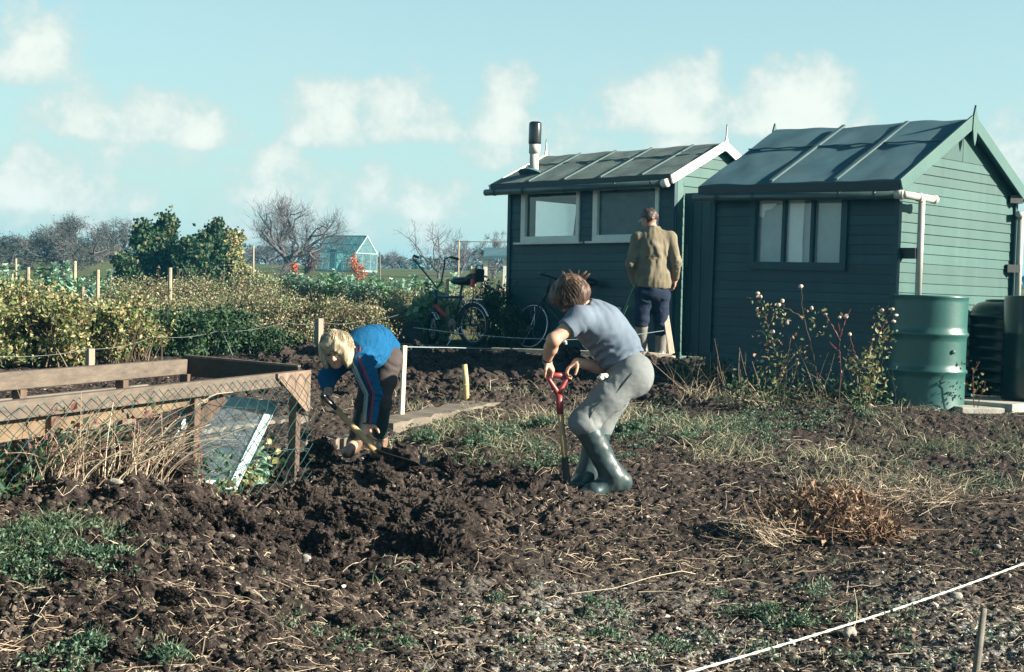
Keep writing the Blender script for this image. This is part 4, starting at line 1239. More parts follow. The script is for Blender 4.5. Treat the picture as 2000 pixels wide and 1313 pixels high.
# ------------------------------------------------------------------ far things: greenhouse, shelter, posts, bin
M_alu = surf('greenhouse_frame_paint', (.30, .42, .42), (.36, .48, .48), 5, .4, 0)
M_ghglass = glass_mat('greenhouse_glass', tint=(.86, .96, .96), refl=.1, film=.05, filmc=(.45, .55, .55))
def greenhouse():
    Y = 88.0
    f = nrm([.80, -.60, 0]); g = nrm([.60, .80, 0])
    A = W(616, 493, Y + 1.0); z0 = float(Gb(A[0], A[1])); He = A[2] - z0; Hr = He + 1.02
    Lg, Wg = 3.3, 1.85
    root = thing('greenhouse', [A[0], A[1], z0], 'small pale glass greenhouse with a pitched roof, beyond the cabbages', 'greenhouse')
    P = lambda a, b, c: np.array([A[0], A[1], z0]) + f * a + g * b + Z_ * c
    def bar(nm, a, b, w=.045): m = MB(); m.beam(a, b, w, w); return m.build(nm, M_alu, root)
    fr = MB()
    for b in (0, Wg):
        fr.beam(P(0, b, He), P(Lg, b, He), .07, .07); fr.beam(P(0, b, .05), P(Lg, b, .05), .10, .08); fr.beam(P(0, b, .72), P(Lg, b, .72), .03, .03)
        for a in np.linspace(0, Lg, 7):
            w = .06 if a in (0, Lg) else .028
            fr.beam(P(a, b, 0), P(a, b, He), w, w); fr.beam(P(a, b, He), P(a, Wg / 2, Hr), w, w)
        fr.beam(P(0, b * .5 + Wg / 4, (He + Hr) / 2), P(Lg, b * .5 + Wg / 4, (He + Hr) / 2), .025, .025)
    fr.beam(P(0, Wg / 2, Hr), P(Lg, Wg / 2, Hr), .09, .09)
    for a in (0, Lg):
        fr.beam(P(a, 0, He), P(a, Wg, He), .04, .04); fr.beam(P(a, 0, .05), P(a, Wg, .05), .09, .07)
        for b in (.58, 1.27): fr.beam(P(a, b, 0), P(a, b, He + .55), .035, .035)
    fr.build('frame', M_alu, root)
    for nm, q in (('front_glass', [(0, 0, .1), (Lg, 0, .1), (Lg, 0, He), (0, 0, He)]), ('back_glass', [(0, Wg, .1), (Lg, Wg, .1), (Lg, Wg, He), (0, Wg, He)]),
                  ('roof_glass', [(0, 0, He), (Lg, 0, He), (Lg, Wg / 2, Hr), (0, Wg / 2, Hr)]), ('roof_glass', [(0, Wg, He), (Lg, Wg, He), (Lg, Wg / 2, Hr), (0, Wg / 2, Hr)]),
                  ('gable_glass', [(0, 0, .1), (0, Wg, .1), (0, Wg, He), (0, Wg / 2, Hr), (0, 0, He)]), ('gable_glass', [(Lg, 0, .1), (Lg, Wg, .1), (Lg, Wg, He), (Lg, Wg / 2, Hr), (Lg, 0, He)])):
        pp = np.array([P(*x) for x in q]); n = nrm(np.cross(pp[1] - pp[0], pp[2] - pp[0])); m = MB(); m.prism(pp, n * .006); m.build(nm, M_ghglass, root)
    m = MB(); m.box(P(1.0, .55, He * .62), (.55, .08, He * 1.15), rot=np.stack([f, g, Z_], 1)); m.box(P(1.0, .95, He * .62), (.06, .7, He * 1.1), rot=np.stack([f, g, Z_], 1)); m.build('door_panel', surf('blue_green_panel', (.10, .24, .26), (.14, .29, .30), 4, .6, 0), root)
    m = MB(); m.box(P(1.9, 1.45, .62), (2.4, .5, .05), rot=np.stack([f, g, Z_], 1)); m.build('staging', M_greywood, root)
greenhouse()

def shelter():
    Y = 33.0
    a, b = W(944, 506, Y), W(1010, 502, Y); g = float(Gb(a[0], a[1]))
    root = thing('open_shelter', [(a[0] + b[0]) / 2, Y, g], 'small dark-roofed open shelter on two pale posts left of the far shed', 'shelter')
    m = MB(); m.prism([a, b + [.5, 0, .02], b + [.5, 1.3, .22], a + [0, 1.3, .22]], Z_ * .06); m.build('roof', M_felt, root)
    for px in (949, 987):
        t = W(px, 506, Y + .15); m = MB(); m.beam(t, [t[0], t[1], g - .1], .085, .07, side=(1, 0, 0)); m.build('post', M_white, root)
    m = MB(); t = W(968, 524, Y + .1); m.beam(W(950, 524, Y + .15), W(986, 524, Y + .15), .04, .03); m.build('rail', M_greywood, root)
    c = W(970, 545, Y + .9); c[2] = g
    h = thing('rubble_heap', c, 'pinkish heap of rubble under the small open shelter', 'heap')
    sdf_obj('heap_body', lambda P: ell(P, c + [0, 0, .05], (.55, .5, .62)) + .10 * noise3(P * 4, 3) + .05 * noise3(P * 11, 8), c - [.9, .9, .3], c + [.9, .9, 1.0], .04, surf('pinkish_rubble', (.42, .28, .22), (.62, .48, .40), 5, .9, .3, dirt=(.25, .18, .14)), h)
shelter()

M_pole = wood('pale_pole_wood', (.30, .24, .17), (.42, .35, .26), 'z')  # pale tan is the wood's own tone
def pole(px, pt, pb, Y, w, label, cat='pole', mat=None, group=None):
    t = W(px, pt, Y); b = np.array([W(px, pb, Y)[0], Y, float(Gb(t[0], Y)) - .15])
    m = MB(); r = w * Y / FPX / 2; m.tube([t, b], [r * .9, r], 8)
    tag(m.build('bean_pole', mat or M_pole, loc=b), label, cat, group)
g_ = 'poles standing among the bushes'
pole(55, 522, 640, 20.5, 8, 'leftmost of the three tall pale poles above the yellow bushes', group=g_)
pole(191, 527, 640, 20.5, 8, 'middle of the three tall pale poles, left of the metal bin', group=g_)
pole(332, 523, 650, 20.5, 9, 'tall pale pole standing in front of the dark bean rows', group=g_)
pole(31, 505, 600, 36, 5, 'thin far pole near the left edge of the field', group=g_)
pole(24, 535, 600, 30, 5, 'short thin pole at the far left beside the cabbages', group=g_)
pole(146, 510, 600, 36, 8, 'thick short pole in front of the brown hedge trees', group=g_)
pole(162, 560, 600, 27, 8, 'low stump-like pole between the two left tall poles', group=g_)
pole(495, 480, 575, 40, 4, 'thin pale pole at the right end of the bean rows', group=g_)
pole(742, 492, 560, 70, 3, 'thin dark pole just right of the greenhouse', mat=M_greywood, group=g_)
pole(896, 470, 575, 36, 3.5, 'thin tall pole carrying a wire, left of the far shed', group=g_)
pole(920, 520, 600, 26, 5, 'thin pale cane behind the red-lamped bicycle', group=g_)
pole(874, 545, 660, 19.8, 7, 'orange-brown stake standing behind the small bicycle\'s frame', group=g_, mat=surf('orange_brown_wood', (.45, .28, .14), (.55, .36, .20), 5, .7, .2))
line('overhead_wire', [W(890, 472, 36), W(1000, 473, 36)], .012, M_greywood, 'thin wire running from the tall pole to the far shed', 'wire')
for px, w in ((884, 1),):
    pass
# galvanised bin among the bushes
c = W(224, 600, 24.0); zt = W(224, 581, 24)[2]; g = float(Gb(c[0], c[1])); c[2] = g
root = thing('metal_bin', c, 'pale blue-grey metal bin standing among the bushes by the middle pole', 'bin')
m = MB(); m.lathe(c, [(.13, 0), (.15, .02), (.168, zt - g - .02), (.176, zt - g), (.165, zt - g), (.15, .05)], 24, cap=False); m.build('bin_body', surf('galvanised_metal', (.28, .36, .38), (.40, .47, .48), 4, .4, .1, metal=.3), root, smooth=True)
m = MB(); m.lathe(c, [(0, zt - g - .01), (.18, zt - g - .01), (.18, zt - g + .012), (0, zt - g + .03)], 24, cap=False); m.build('lid', surf('dark_lid', (.03, .06, .07), (.04, .07, .08), 4, .5, 0), root, smooth=True)
# ------------------------------------------------------------------ people
class Body:
    "implicit surface assembled from tapered limbs; meshed as one continuous skin"
    def __init__(s): s.p = []
    def cone(s, a, b, ra, rb, k=.02, flat=None, side=None):
        a = np.asarray(a, float); b = np.asarray(b, float); r = max(ra, rb) * 1.25
        f = (lambda P: cone(P, a, b, ra, rb)) if flat is None else (lambda P: flatcone(P, a, b, ra, rb, side, flat))
        s.p.append((f, np.minimum(a, b) - r, np.maximum(a, b) + r, k, 'add')); return s
    def chain(s, pts, rad, k=.02):
        for i in range(len(pts) - 1): s.cone(pts[i], pts[i + 1], rad[i], rad[i + 1], k)
        return s
    def ell(s, c, r, ax=None, k=.02, op='add'):
        c = np.asarray(c, float); R = max(r) * 1.05
        s.p.append((lambda P: ell(P, c, r, ax), c - R, c + R, k, op)); return s
    def cut(s, pt, n, rad=9.0):
        "remove what lies beyond the plane, within rad of its point"
        pt = np.asarray(pt, float); n = nrm(n)
        def f(P):
            d = (P - pt) @ n
            q = np.linalg.norm(P - pt, axis=1)
            return np.where(q < rad, d, -1.0)
        s.p.append((f, pt - rad, pt + rad, 0, 'cut')); return s
    def mesh(s, name, mat, parent, h=.006, noise=(), folds=()):
        ad = [q for q in s.p if q[4] == 'add']
        lo = np.min([q[1] for q in ad], 0) - 3 * h; hi = np.max([q[2] for q in ad], 0) + 3 * h
        n = np.ceil((hi - lo) / h).astype(int) + 1
        D = np.full(n, .2)
        ax = [lo[i] + h * np.arange(n[i]) for i in range(3)]
        for f, a, b, k, op in s.p:
            i0 = np.clip(np.floor((a - .035 - lo) / h).astype(int), 0, n); i1 = np.clip(np.ceil((b + .035 - lo) / h).astype(int) + 1, 0, n)
            if (i1 <= i0).any(): continue
            sl = tuple(slice(i0[j], i1[j]) for j in range(3))
            P = np.stack(np.meshgrid(*[ax[j][sl[j]] for j in range(3)], indexing='ij'), -1).reshape(-1, 3)
            d = f(P).reshape(D[sl].shape); o = D[sl]
            if op == 'add': D[sl] = smin(o, d, k) if k else np.minimum(o, d)
            elif op == 'sub': D[sl] = -smin(-o, d, k)
            else: D[sl] = np.maximum(o, d)
        if noise:
            m = np.abs(D) < .03; ii = np.argwhere(m); P = lo + h * ii
            for amp, sc, sd in noise:
                D[m] += amp * noise3(P * np.asarray(sc, float), sd)
        if folds:
            m = np.abs(D) < .03; P = lo + h * np.argwhere(m)
            for pt, ax_, rad, wl, amp in folds:
                q = P - np.asarray(pt, float); u = q @ nrm(ax_) + .35 * wl * noise3(P * (.9 / rad), 3) + .25 * wl * noise3(P * (2.4 / rad), 5)
                w = np.exp(-(np.linalg.norm(q, axis=1) / rad) ** 2); sn = np.sin(2 * PI * u / wl)
                D[m] += amp * w * (np.abs(sn) ** .7 * np.sign(sn))
        V, F = nets(D, lo, h)
        return MB().add(V, F).build(name, mat, parent, smooth=True)

def nets(D, lo, h):
    s = D < 0; sl = [slice(None, -1), slice(1, None)]
    cor = [(i, j, k) for i in (0, 1) for j in (0, 1) for k in (0, 1)]
    cnt = sum(s[sl[i], sl[j], sl[k]].astype(np.int8) for i, j, k in cor)
    act = (cnt > 0) & (cnt < 8); ids = np.argwhere(act)
    acc = np.zeros((len(ids), 3)); w = np.zeros(len(ids))
    for c0 in cor:
        for a in range(3):
            if c0[a]: continue
            c1 = list(c0); c1[a] = 1
            d0 = D[ids[:, 0] + c0[0], ids[:, 1] + c0[1], ids[:, 2] + c0[2]]; d1 = D[ids[:, 0] + c1[0], ids[:, 1] + c1[1], ids[:, 2] + c1[2]]
            x = (d0 < 0) != (d1 < 0); t = np.where(x, d0 / np.where(x, d0 - d1, 1), 0)
            p = np.tile(np.array(c0, float), (len(ids), 1)); p[:, a] += t
            acc += p * x[:, None]; w += x
    V = lo + h * (ids + acc / w[:, None])
    idx = -np.ones(act.shape, np.int64); idx[act] = np.arange(len(ids)); F = []
    for a in range(3):
        b, c = (a + 1) % 3, (a + 2) % 3
        s0 = [slice(1, -1)] * 3; s1 = [slice(1, -1)] * 3; s0[a] = slice(0, -1); s1[a] = slice(1, None)
        A = s[tuple(s0)]; B = s[tuple(s1)]
        for flip in (False, True):
            e = np.argwhere((A & ~B) if not flip else (~A & B))
            if not len(e): continue
            e[:, b] += 1; e[:, c] += 1; q = []
            for db, dc in ((1, 1), (0, 1), (0, 0), (1, 0)):
                g = e.copy(); g[:, b] -= db; g[:, c] -= dc; q.append(idx[g[:, 0], g[:, 1], g[:, 2]])
            q = np.stack(q, 1); q = q[:, ::-1] if flip else q
            F.append(q[(q >= 0).all(1)])
    return V, np.concatenate(F)

def head(B, c, fwd, up, s=1.0):
    fwd = nrm(fwd); up = nrm(up - fwd * (np.asarray(up) @ fwd)); lat = np.cross(fwd, up); A = np.stack([lat, fwd, up], 1)
    at = lambda l, f, u: c + (lat * l + fwd * f + up * u) * s
    e = lambda p, r, k=.02, op='add': B.ell(at(*p), np.array(r) * s, A, k * s, op)
    e((0, -.008, .02), (.074, .092, .092), .01)
    e((0, .03, -.045), (.060, .062, .070), .03); e((0, .062, -.085), (.026, .024, .022), .03)
    e((.034, .055, -.03), (.026, .028, .026), .025); e((-.034, .055, -.03), (.026, .028, .026), .025)
    e((0, .074, .022), (.05, .018, .014), .02)
    B.cone(at(0, .082, .012), at(0, .104, -.024), .008 * s, .0135 * s, .012 * s)
    e((.013, .092, -.028), (.009, .011, .008), .006); e((-.013, .092, -.028), (.009, .011, .008), .006)
    e((.030, .088, .004), (.016, .010, .009), .010, 'sub'); e((-.030, .088, .004), (.016, .010, .009), .010, 'sub')
    e((0, .082, -.054), (.022, .012, .007), .008); e((0, .080, -.067), (.018, .011, .007), .008); e((0, .096, -.0605), (.020, .008, .0022), .003, 'sub')
    for q in (1, -1):
        e((.076 * q, -.006, -.012), (.010, .020, .033), .008); e((.084 * q, .0, -.012), (.007, .010, .018), .005, 'sub')
    return lat, fwd, up, at

def hand(B, wrist, fwd, nor, s=1.0, curl=(.5, .7, .5), thumb=1, spread=.05, tcurl=.3):
    "fwd: wrist to knuckles, nor: out of the palm (fingers curl that way), thumb = +1 / -1 side"
    f = nrm(fwd); n_ = nrm(np.asarray(nor) - f * (np.asarray(nor) @ f)); x = np.cross(f, n_) * thumb
    at = lambda a, b, c: wrist + (x * a + f * b + n_ * c) * s
    A = np.stack([x, f, n_], 1)
    B.ell(at(0, .045, 0), np.array((.038, .050, .0155)) * s, A, .012 * s)
    B.ell(at(.022, .030, .010), np.array((.016, .030, .014)) * s, A, .012 * s)
    B.cone(wrist, at(0, .02, 0), .025 * s, .026 * s, .012 * s)
    for j, (bx, by, ln, r) in enumerate(((.029, .086, .95, .0088), (.0095, .091, 1.06, .0092), (-.0105, .088, 1.0, .0088), (-.0285, .080, .78, .0078))):
        p = at(bx, by - .008, 0); ang = -.08; side = (bx / .03) * spread
        B.cone(at(bx * .8, .055, 0), p, r * s * 1.05, r * s, .008 * s)
        for L_, c_, rr in ((.040, curl[0] * (1 + .08 * j), 1.0), (.027, curl[1] * (1 + .06 * j), .93), (.021, curl[2], .84)):
            ang += c_
            d = (f * math.cos(ang) + n_ * math.sin(ang) + x * side * math.cos(ang))
            q = p + d * L_ * ln * s
            B.cone(p, q, r * rr * s, r * rr * .93 * s, .003 * s); p = q
    p = at(.030, .018, .008); d = nrm(x * .75 + f * .62 + n_ * (.25 + tcurl)); q = p + d * .036 * s
    B.cone(p, q, .0125 * s, .0108 * s, .008 * s)
    d = nrm(x * (.35 - tcurl) + f * .75 + n_ * (.35 + tcurl)); r_ = q + d * .030 * s; B.cone(q, r_, .0105 * s, .0098 * s, .004 * s)
    d = nrm(x * (.1 - tcurl) + f * .85 + n_ * (.3 + tcurl)); B.cone(r_, r_ + d * .022 * s, .0095 * s, .0080 * s, .003 * s)

def boot(B, knee, ankle, toe, r0, r1, s=1.0, k=.03):
    B.cone(knee, ankle, r0, r1, k)
    d = nrm(np.asarray(toe) - ankle); dn = nrm(ankle - knee)
    heel = ankle + dn * .055 * s - d * .035 * s; ball = heel + (np.asarray(toe) - heel) * .68
    B.cone(ankle, heel, r1, .042 * s, k); B.cone(heel, ball, .042 * s, .043 * s, k); B.cone(ball, toe, .043 * s, .034 * s, k)

M_skin = surf('fair_skin', (.48, .27, .19), (.56, .33, .24), 14, .5, .12, 160, spec=.35)  # plain skin tone, mottled by noise
M_skinred = surf('ruddy_skin', (.46, .22, .16), (.55, .29, .21), 18, .5, .12, 160, spec=.35)
def cloth(name, a, b, weave=260, bump=.5, rough=.9, **kw):
    return surf(name, a, b, 5, rough, bump, weave, bdist=.003, spec=.1, **kw)
M_tee = cloth('faded_blue_cotton', (.115, .15, .20), (.155, .195, .25), 220, .4)
M_greytr = cloth('grey_flannel', (.155, .172, .178), (.21, .23, .235), 320, .6)
M_jumper = cloth('bright_blue_knit', (.008, .078, .185), (.013, .11, .245), 240, .9)
M_browntr = cloth('brown_grey_cloth', (.055, .046, .046), (.085, .072, .070), 300, .6)
M_khaki = cloth('khaki_canvas', (.165, .142, .10), (.235, .205, .15), 120, .5, dirt=(.11, .10, .06), dscale=6, dlo=.5, dhi=.8)
M_navy = cloth('navy_work_cloth', (.014, .022, .045), (.026, .036, .062), 200, .5)
M_welly = surf('grey_green_rubber', (.028, .05, .056), (.045, .072, .076), 5, .38, .12, 30, spec=.5, dirt=(.13, .105, .085), dscale=7, dlo=.55, dhi=.9)
M_wellyd = surf('dark_rubber', (.022, .034, .036), (.035, .05, .05), 5, .42, .12, 30, spec=.45, dirt=(.10, .08, .065), dscale=6, dlo=.55, dhi=.85)
M_wellyb = surf('muddy_brown_boot', (.16, .09, .06), (.24, .14, .09), 6, .55, .2, 40, dirt=(.14, .10, .075), dscale=8)
M_orange = surf('orange_rubber_band', (.60, .20, .09), (.68, .26, .12), 6, .5, .05)
def hair_mat(name, cols):
    m, nt, b = _mat(name)
    co = coords(nt); n = tex_noise(nt, co, 34, 6, .7, (1, 1, .25))
    nt.links.new(ramp(nt, n, [(.3, cols[0]), (.5, cols[1]), (.7, cols[2])]), b.inputs['Base Color'])
    b.inputs['Roughness'].default_value = .5; b.inputs['Specular IOR Level'].default_value = .4
    add_bump(nt, b, tex_noise(nt, co, 90, 4, .7, (1, 1, .2)), .7, .006)
    return m
M_blond = hair_mat('blond_hair', [(.20, .155, .10), (.42, .35, .24), (.64, .56, .42)])
M_brown = hair_mat('brown_hair', [(.045, .025, .018), (.085, .05, .035), (.15, .09, .06)])
M_dkhair = hair_mat('dark_greying_hair', [(.035, .022, .018), (.06, .04, .032), (.11, .08, .065)])

def strands(root, name, mat, base, at_fn, n, ln, r, seed):
    "separate locks over a head: at_fn(u, rng) -> (start, list of directions)"
    g = np.random.default_rng(seed); m = MB()
    for i in range(n):
        p, ds = at_fn(g)
        pts = [p]
        for d in ds: pts.append(pts[-1] + d)
        m.tube(np.array(pts), np.linspace(r, r * .25, len(pts)), 4, cap=False)
    return m.build(name, mat, root, smooth=True)

M_red_pl = surf('red_plastic_grip', (.23, .030, .034), (.32, .048, .05), 8, .4, .1, spec=.5)
M_ash = wood('ash_spade_shaft', (.40, .25, .12), (.52, .35, .19), 'z', .6, dirt=(.22, .15, .09))
M_iron = surf('dark_muddy_iron', (.03, .03, .032), (.06, .055, .05), 9, .6, .3, metal=.6, dirt=(.09, .07, .06), dlo=.4, dhi=.7)

# ---------------------------------------------------------------- the boy pushing the spade
def digging_boy():
    Y = 8.42
    J = lambda px, py, d=0: W(px, py, Y + d)
    feet = J(1185, 965)
    root = thing('person', [feet[0], feet[1], float(Gb(feet[0], feet[1]))], 'boy with brown hair in faded blue T-shirt, grey trousers and wellingtons pushing a red-handled spade', 'person')
    pel = J(1226, 722, .0); hipN = J(1234, 730, -.09); hipF = J(1216, 726, .09)
    wst = J(1203, 676, .0); chs = J(1166, 634, -.01); nck = J(1142, 606, -.03)
    shN = J(1132, 622, -.17); shF = J(1146, 606, .15)
    elN = J(1081, 664, -.26); wrN = J(1068, 704, -.13)
    elF = J(1192, 722, .10); wrF = J(1128, 708, -.05)
    knN = J(1141, 826, -.15); anN = J(1197, 930, -.11); toN = J(1136, 968, -.17)
    knF = J(1170, 836, .07); anF = J(1148, 930, .05); toF = J(1112, 962, -.02)
    hc = J(1118, 576, -.05)
    side = nrm(shF - shN)
    # spade first: its grip decides where the hands go
    gl, gr = J(1070, 733, -.12), J(1107, 733, -.08); yk = J(1091, 772, -.11); sh1 = J(1109, 955, -.11)
    sp = thing('spade', sh1, 'spade with a red D-shaped grip, driven into the soil by the boy in the T-shirt', 'spade')
    m = MB(); mid = (gl + gr) / 2
    m.tube([gl + (gl - mid) * .1, mid, gr + (gr - mid) * .1], .0145, 10)
    for q in (gl, gr): m.tube([q, q * .72 + yk * .28 + (q - mid) * .12, q * .3 + yk * .7, yk], [.0125, .013, .0145, .018], 10)
    m.tube([yk + Z_ * .012, yk * .8 + sh1 * .2], [.021, .0205], 10)
    m.build('grip', M_red_pl, sp, smooth=True)
    m = MB(); m.tube([yk * .9 + sh1 * .1, yk * .1 + sh1 * .9], [.0175, .0185], 12); m.build('shaft', M_ash, sp, smooth=True)
    m = MB(); d = nrm(sh1 - yk); lat = nrm(gr - gl); m.tube([yk * .34 + sh1 * .66, sh1, sh1 + d * .04], [.021, .022, .02], 10)
    a = sh1 + d * .01
    m.prism([a - lat * .085, a + lat * .085, a + lat * .08 + d * .24, a + d * .27, a - lat * .08 + d * .24], np.cross(d, lat) * .006)
    m.build('blade', M_iron, sp)
    # body
    B = Body()
    B.cone(pel, wst, .085, .085, .05).cone(wst, chs, .085, .10, .05).cone(chs, nck, .09, .05, .05)
    B.cone(shN, shF, .045, .045, .05)
    B.chain([hipN, knN, anN], [.075, .05, .035], .03).cone(anN, anN * .5 + toN * .5, .030, .016).chain([hipF, knF, anF], [.075, .05, .035], .03).cone(anF, anF * .5 + toF * .5, .030, .016)
    B.cone(pel, hipN, .08, .075, .05).cone(pel, hipF, .08, .075, .05)
    B.cone(nck, hc, .048, .045, .03)
    B.chain([shN, elN], [.048, .036], .03).chain([elN, elN * .6 + wrN * .4, wrN], [.037, .036, .025], .02)
    B.chain([shF, elF], [.046, .036], .03).chain([elF, elF * .6 + wrF * .4, wrF], [.037, .036, .026], .02)
    grip = nrm(gr - gl)
    # near hand lies over the left end of the grip, knuckles on top
    hand(B, wrN, nrm(gl + grip * .03 + Z_ * .012 - wrN) + np.array([.2, 0, -.1]), np.array([.3, .3, -1.0]), .84, (.75, .95, .6), thumb=-1)
    hand(B, wrF, nrm(gr + Z_ * .02 - wrF) + np.array([-.2, 0, 0]), np.array([-.05, -.25, -1.0]), .84, (.55, 1.0, .7), thumb=1)
    head(B, hc, (-.62, .25, -.74), (-.62, -.1, .62), .96)
    B.mesh('body', M_skin, root, .0042)
    # shirt
    S = Body()
    S.cone(J(1218, 706, 0), wst, .128, .122, .05, .86, side).cone(wst, chs, .122, .128, .06).cone(chs, J(1150, 618, -.02), .120, .088, .05)
    S.cone(chs + (chs - wst) * .1 + side * .06, chs + side * -.06, .105, .105, .05)
    S.ell(J(1185, 640, 0), (.11, .13, .10), None, .06)
    S.cone(shN * .75 + chs * .25, shN, .082, .068, .05).cone(shN, shN * .40 + elN * .60, .066, .060, .035)
    S.cone(shF * .75 + chs * .25, shF, .080, .066, .05).cone(shF, shF * .45 + elF * .55, .064, .058, .035)
    S.cone(nck * .8 + chs * .2, nck + (hc - nck) * .12, .068, .058, .03)
    S.cut(shN * .47 + elN * .53, elN - shN, .13).cut(nck + (hc - nck) * .22, hc - nck, .10)
    S.cut(J(1214, 706, 0), J(1228, 727, 0) - J(1196, 664, 0), .5)
    S.mesh('t_shirt', M_tee, root, .0058, [(.004, (9, 9, 9), 1), (.002, (34, 34, 22), 2)], [(J(1180, 694, -.1), wst - pel, .10, .055, .011), (J(1240, 690, -.05), wst - pel, .08, .06, .007), (J(1126, 640, -.15), shN - elN, .06, .042, .008), (J(1165, 618, -.06), (1, .2, .5), .09, .05, .004)])
    # trousers
    T = Body()
    T.cone(J(1212, 700, 0), pel, .112, .122, .05, .92, side)
    T.ell(J(1241, 736, -.06), (.106, .108, .112), None, .05).ell(J(1236, 733, .07), (.10, .104, .108), None, .05)
    T.chain([hipN, hipN * .5 + knN * .5, knN + (anN - knN) * -.02], [.106, .090, .076], .04).cone(knN, knN * .82 + anN * .18, .078, .066, .03)
    T.chain([hipF, hipF * .5 + knF * .5, knF], [.108, .092, .076], .04).cone(knF, knF * .85 + anF * .15, .074, .064, .03)
    T.ell(knN + [.0, -.01, -.012], (.083, .075, .045), None, .03)
    T.cut(J(1212, 700, 0), J(1196, 664, 0) - J(1228, 727, 0), .3)
    T.mesh('trousers', M_greytr, root, .0060, [(.005, (6, 6, 9), 4), (.0015, (40, 40, 60), 6)], [(J(1185, 752, -.12), (.8, 0, .7), .08, .06, .005), (J(1152, 818, -.16), knN - hipN, .055, .045, .007), (J(1228, 800, -.1), (.6, 0, -.8), .08, .07, .005)])
    pts = []
    for t in np.linspace(.02, .92, 16):
        q = hipN + (knN - hipN) * t; pts.append(q + np.array([.012 * math.sin(t * 7), -(.107 - .030 * t), .012 + .01 * math.sin(t * 11)]))
    m = MB(); m.tube(np.array(pts), .0030, 5); m.build('side_seam', surf('dark_thread', (.06, .065, .065), (.08, .085, .08), 9, .9, 0), root, smooth=True)
    # pale handkerchief poking from the pocket
    K = Body(); q = J(1174, 738, -.165); K.ell(q, (.020, .022, .012), None, .01).ell(q + [.018, .006, .012], (.018, .018, .008), None, .02)
    K.mesh('handkerchief', M_greyfr, root, .005, [(.008, (60, 60, 60), 3)])
    for kn, an, to, nm in ((knN, anN, toN, 0), (knF, anF, toF, 1)):
        Bt = Body(); boot(Bt, kn * .97 + an * .03, an, to, .074, .063, 1.0, .05)
        Bt.cone(kn * .94 + an * .06, kn * .90 + an * .10, .074, .073, .01)
        Bt.cut(kn * .93 + an * .07, kn - an, .12)
        Bt.mesh('boot', M_welly, root, .0055, [(.004, (16, 16, 16), 7 + nm), (.002, (40, 40, 40), 9)])
    # hair: a rough mop, then loose locks
    H = Body(); up = nrm([-.62, -.1, .62]); fw = nrm([-.62, .25, -.74]); up = nrm(up - fw * (up @ fw)); lat = np.cross(fw, up)
    A = np.stack([lat, fw, up], 1)
    H.ell(hc + up * .026 - fw * .010, (.087, .104, .094), A, .01).ell(hc - fw * .042 - up * .022, (.076, .062, .062), A, .03)
    for q in (1, -1): H.ell(hc + lat * .058 * q - up * .022 - fw * .0, (.030, .056, .050), A, .03)
    H.ell(hc + up * .055 + fw * .055, (.072, .05, .04), A, .03)
    H.mesh('hair', M_brown, root, .005, [(.010, (18, 18, 10), 11), (.006, (55, 55, 16), 12), (.003, (120, 120, 30), 13)])
    def loc(g):
        v = g.normal(size=3); v = nrm(v + up * .5 - fw * .35)
        p = hc + up * .02 - fw * .01 + v * np.array([.093]) * g.uniform(.92, 1.04)
        d = nrm(np.cross(np.cross(v, up * 1.0 + g.normal(size=3) * .18), v) * -1 + v * g.uniform(-.05, .14) + np.array([-.05, 0, -.25]))
        L_ = g.uniform(.016, .032)
        return p, [d * L_, nrm(d - Z_ * .2 - v * .1) * L_, nrm(d - Z_ * .45 - v * .15) * L_]
    strands(root, 'loose_hair', M_brown, hc, loc, 1100, 0, .0021, 4)
    m = MB()
    for a, b, c in ((1132, 545, 1146), (1141, 549, 1153), (1118, 541, 1112), (1105, 545, 1098), (1126, 543, 1131)):
        p = J(a, b, -.05); q = J(c, b - 15, -.06)
        for k in range(5): o = R_.normal(size=3) * .007; m.tube([p + o, (p + q) / 2 + o * .8 + [.0, 0, .004], q + o * .4], [.003, .0025, .0008], 4)
    m.build('hair_tuft', M_brown, root, smooth=True)
    m = MB(); ax = nrm(wrN - elN); c = wrN - ax * .012
    m.tube([c - ax * .007, c + ax * .007], .0295, 14); w_ = m.build('watch', M_bikeblack, root, smooth=True)
    m = MB(); q = c + np.array([.2, -.9, .3]) * .027; m.lathe(q, [(0, -.004), (.015, -.004), (.015, .004), (0, .005)], 14, rot=rotax((1, 0, 0), 1.2)); m.build('watch_face', M_chrome, w_)
    return root
digging_boy()

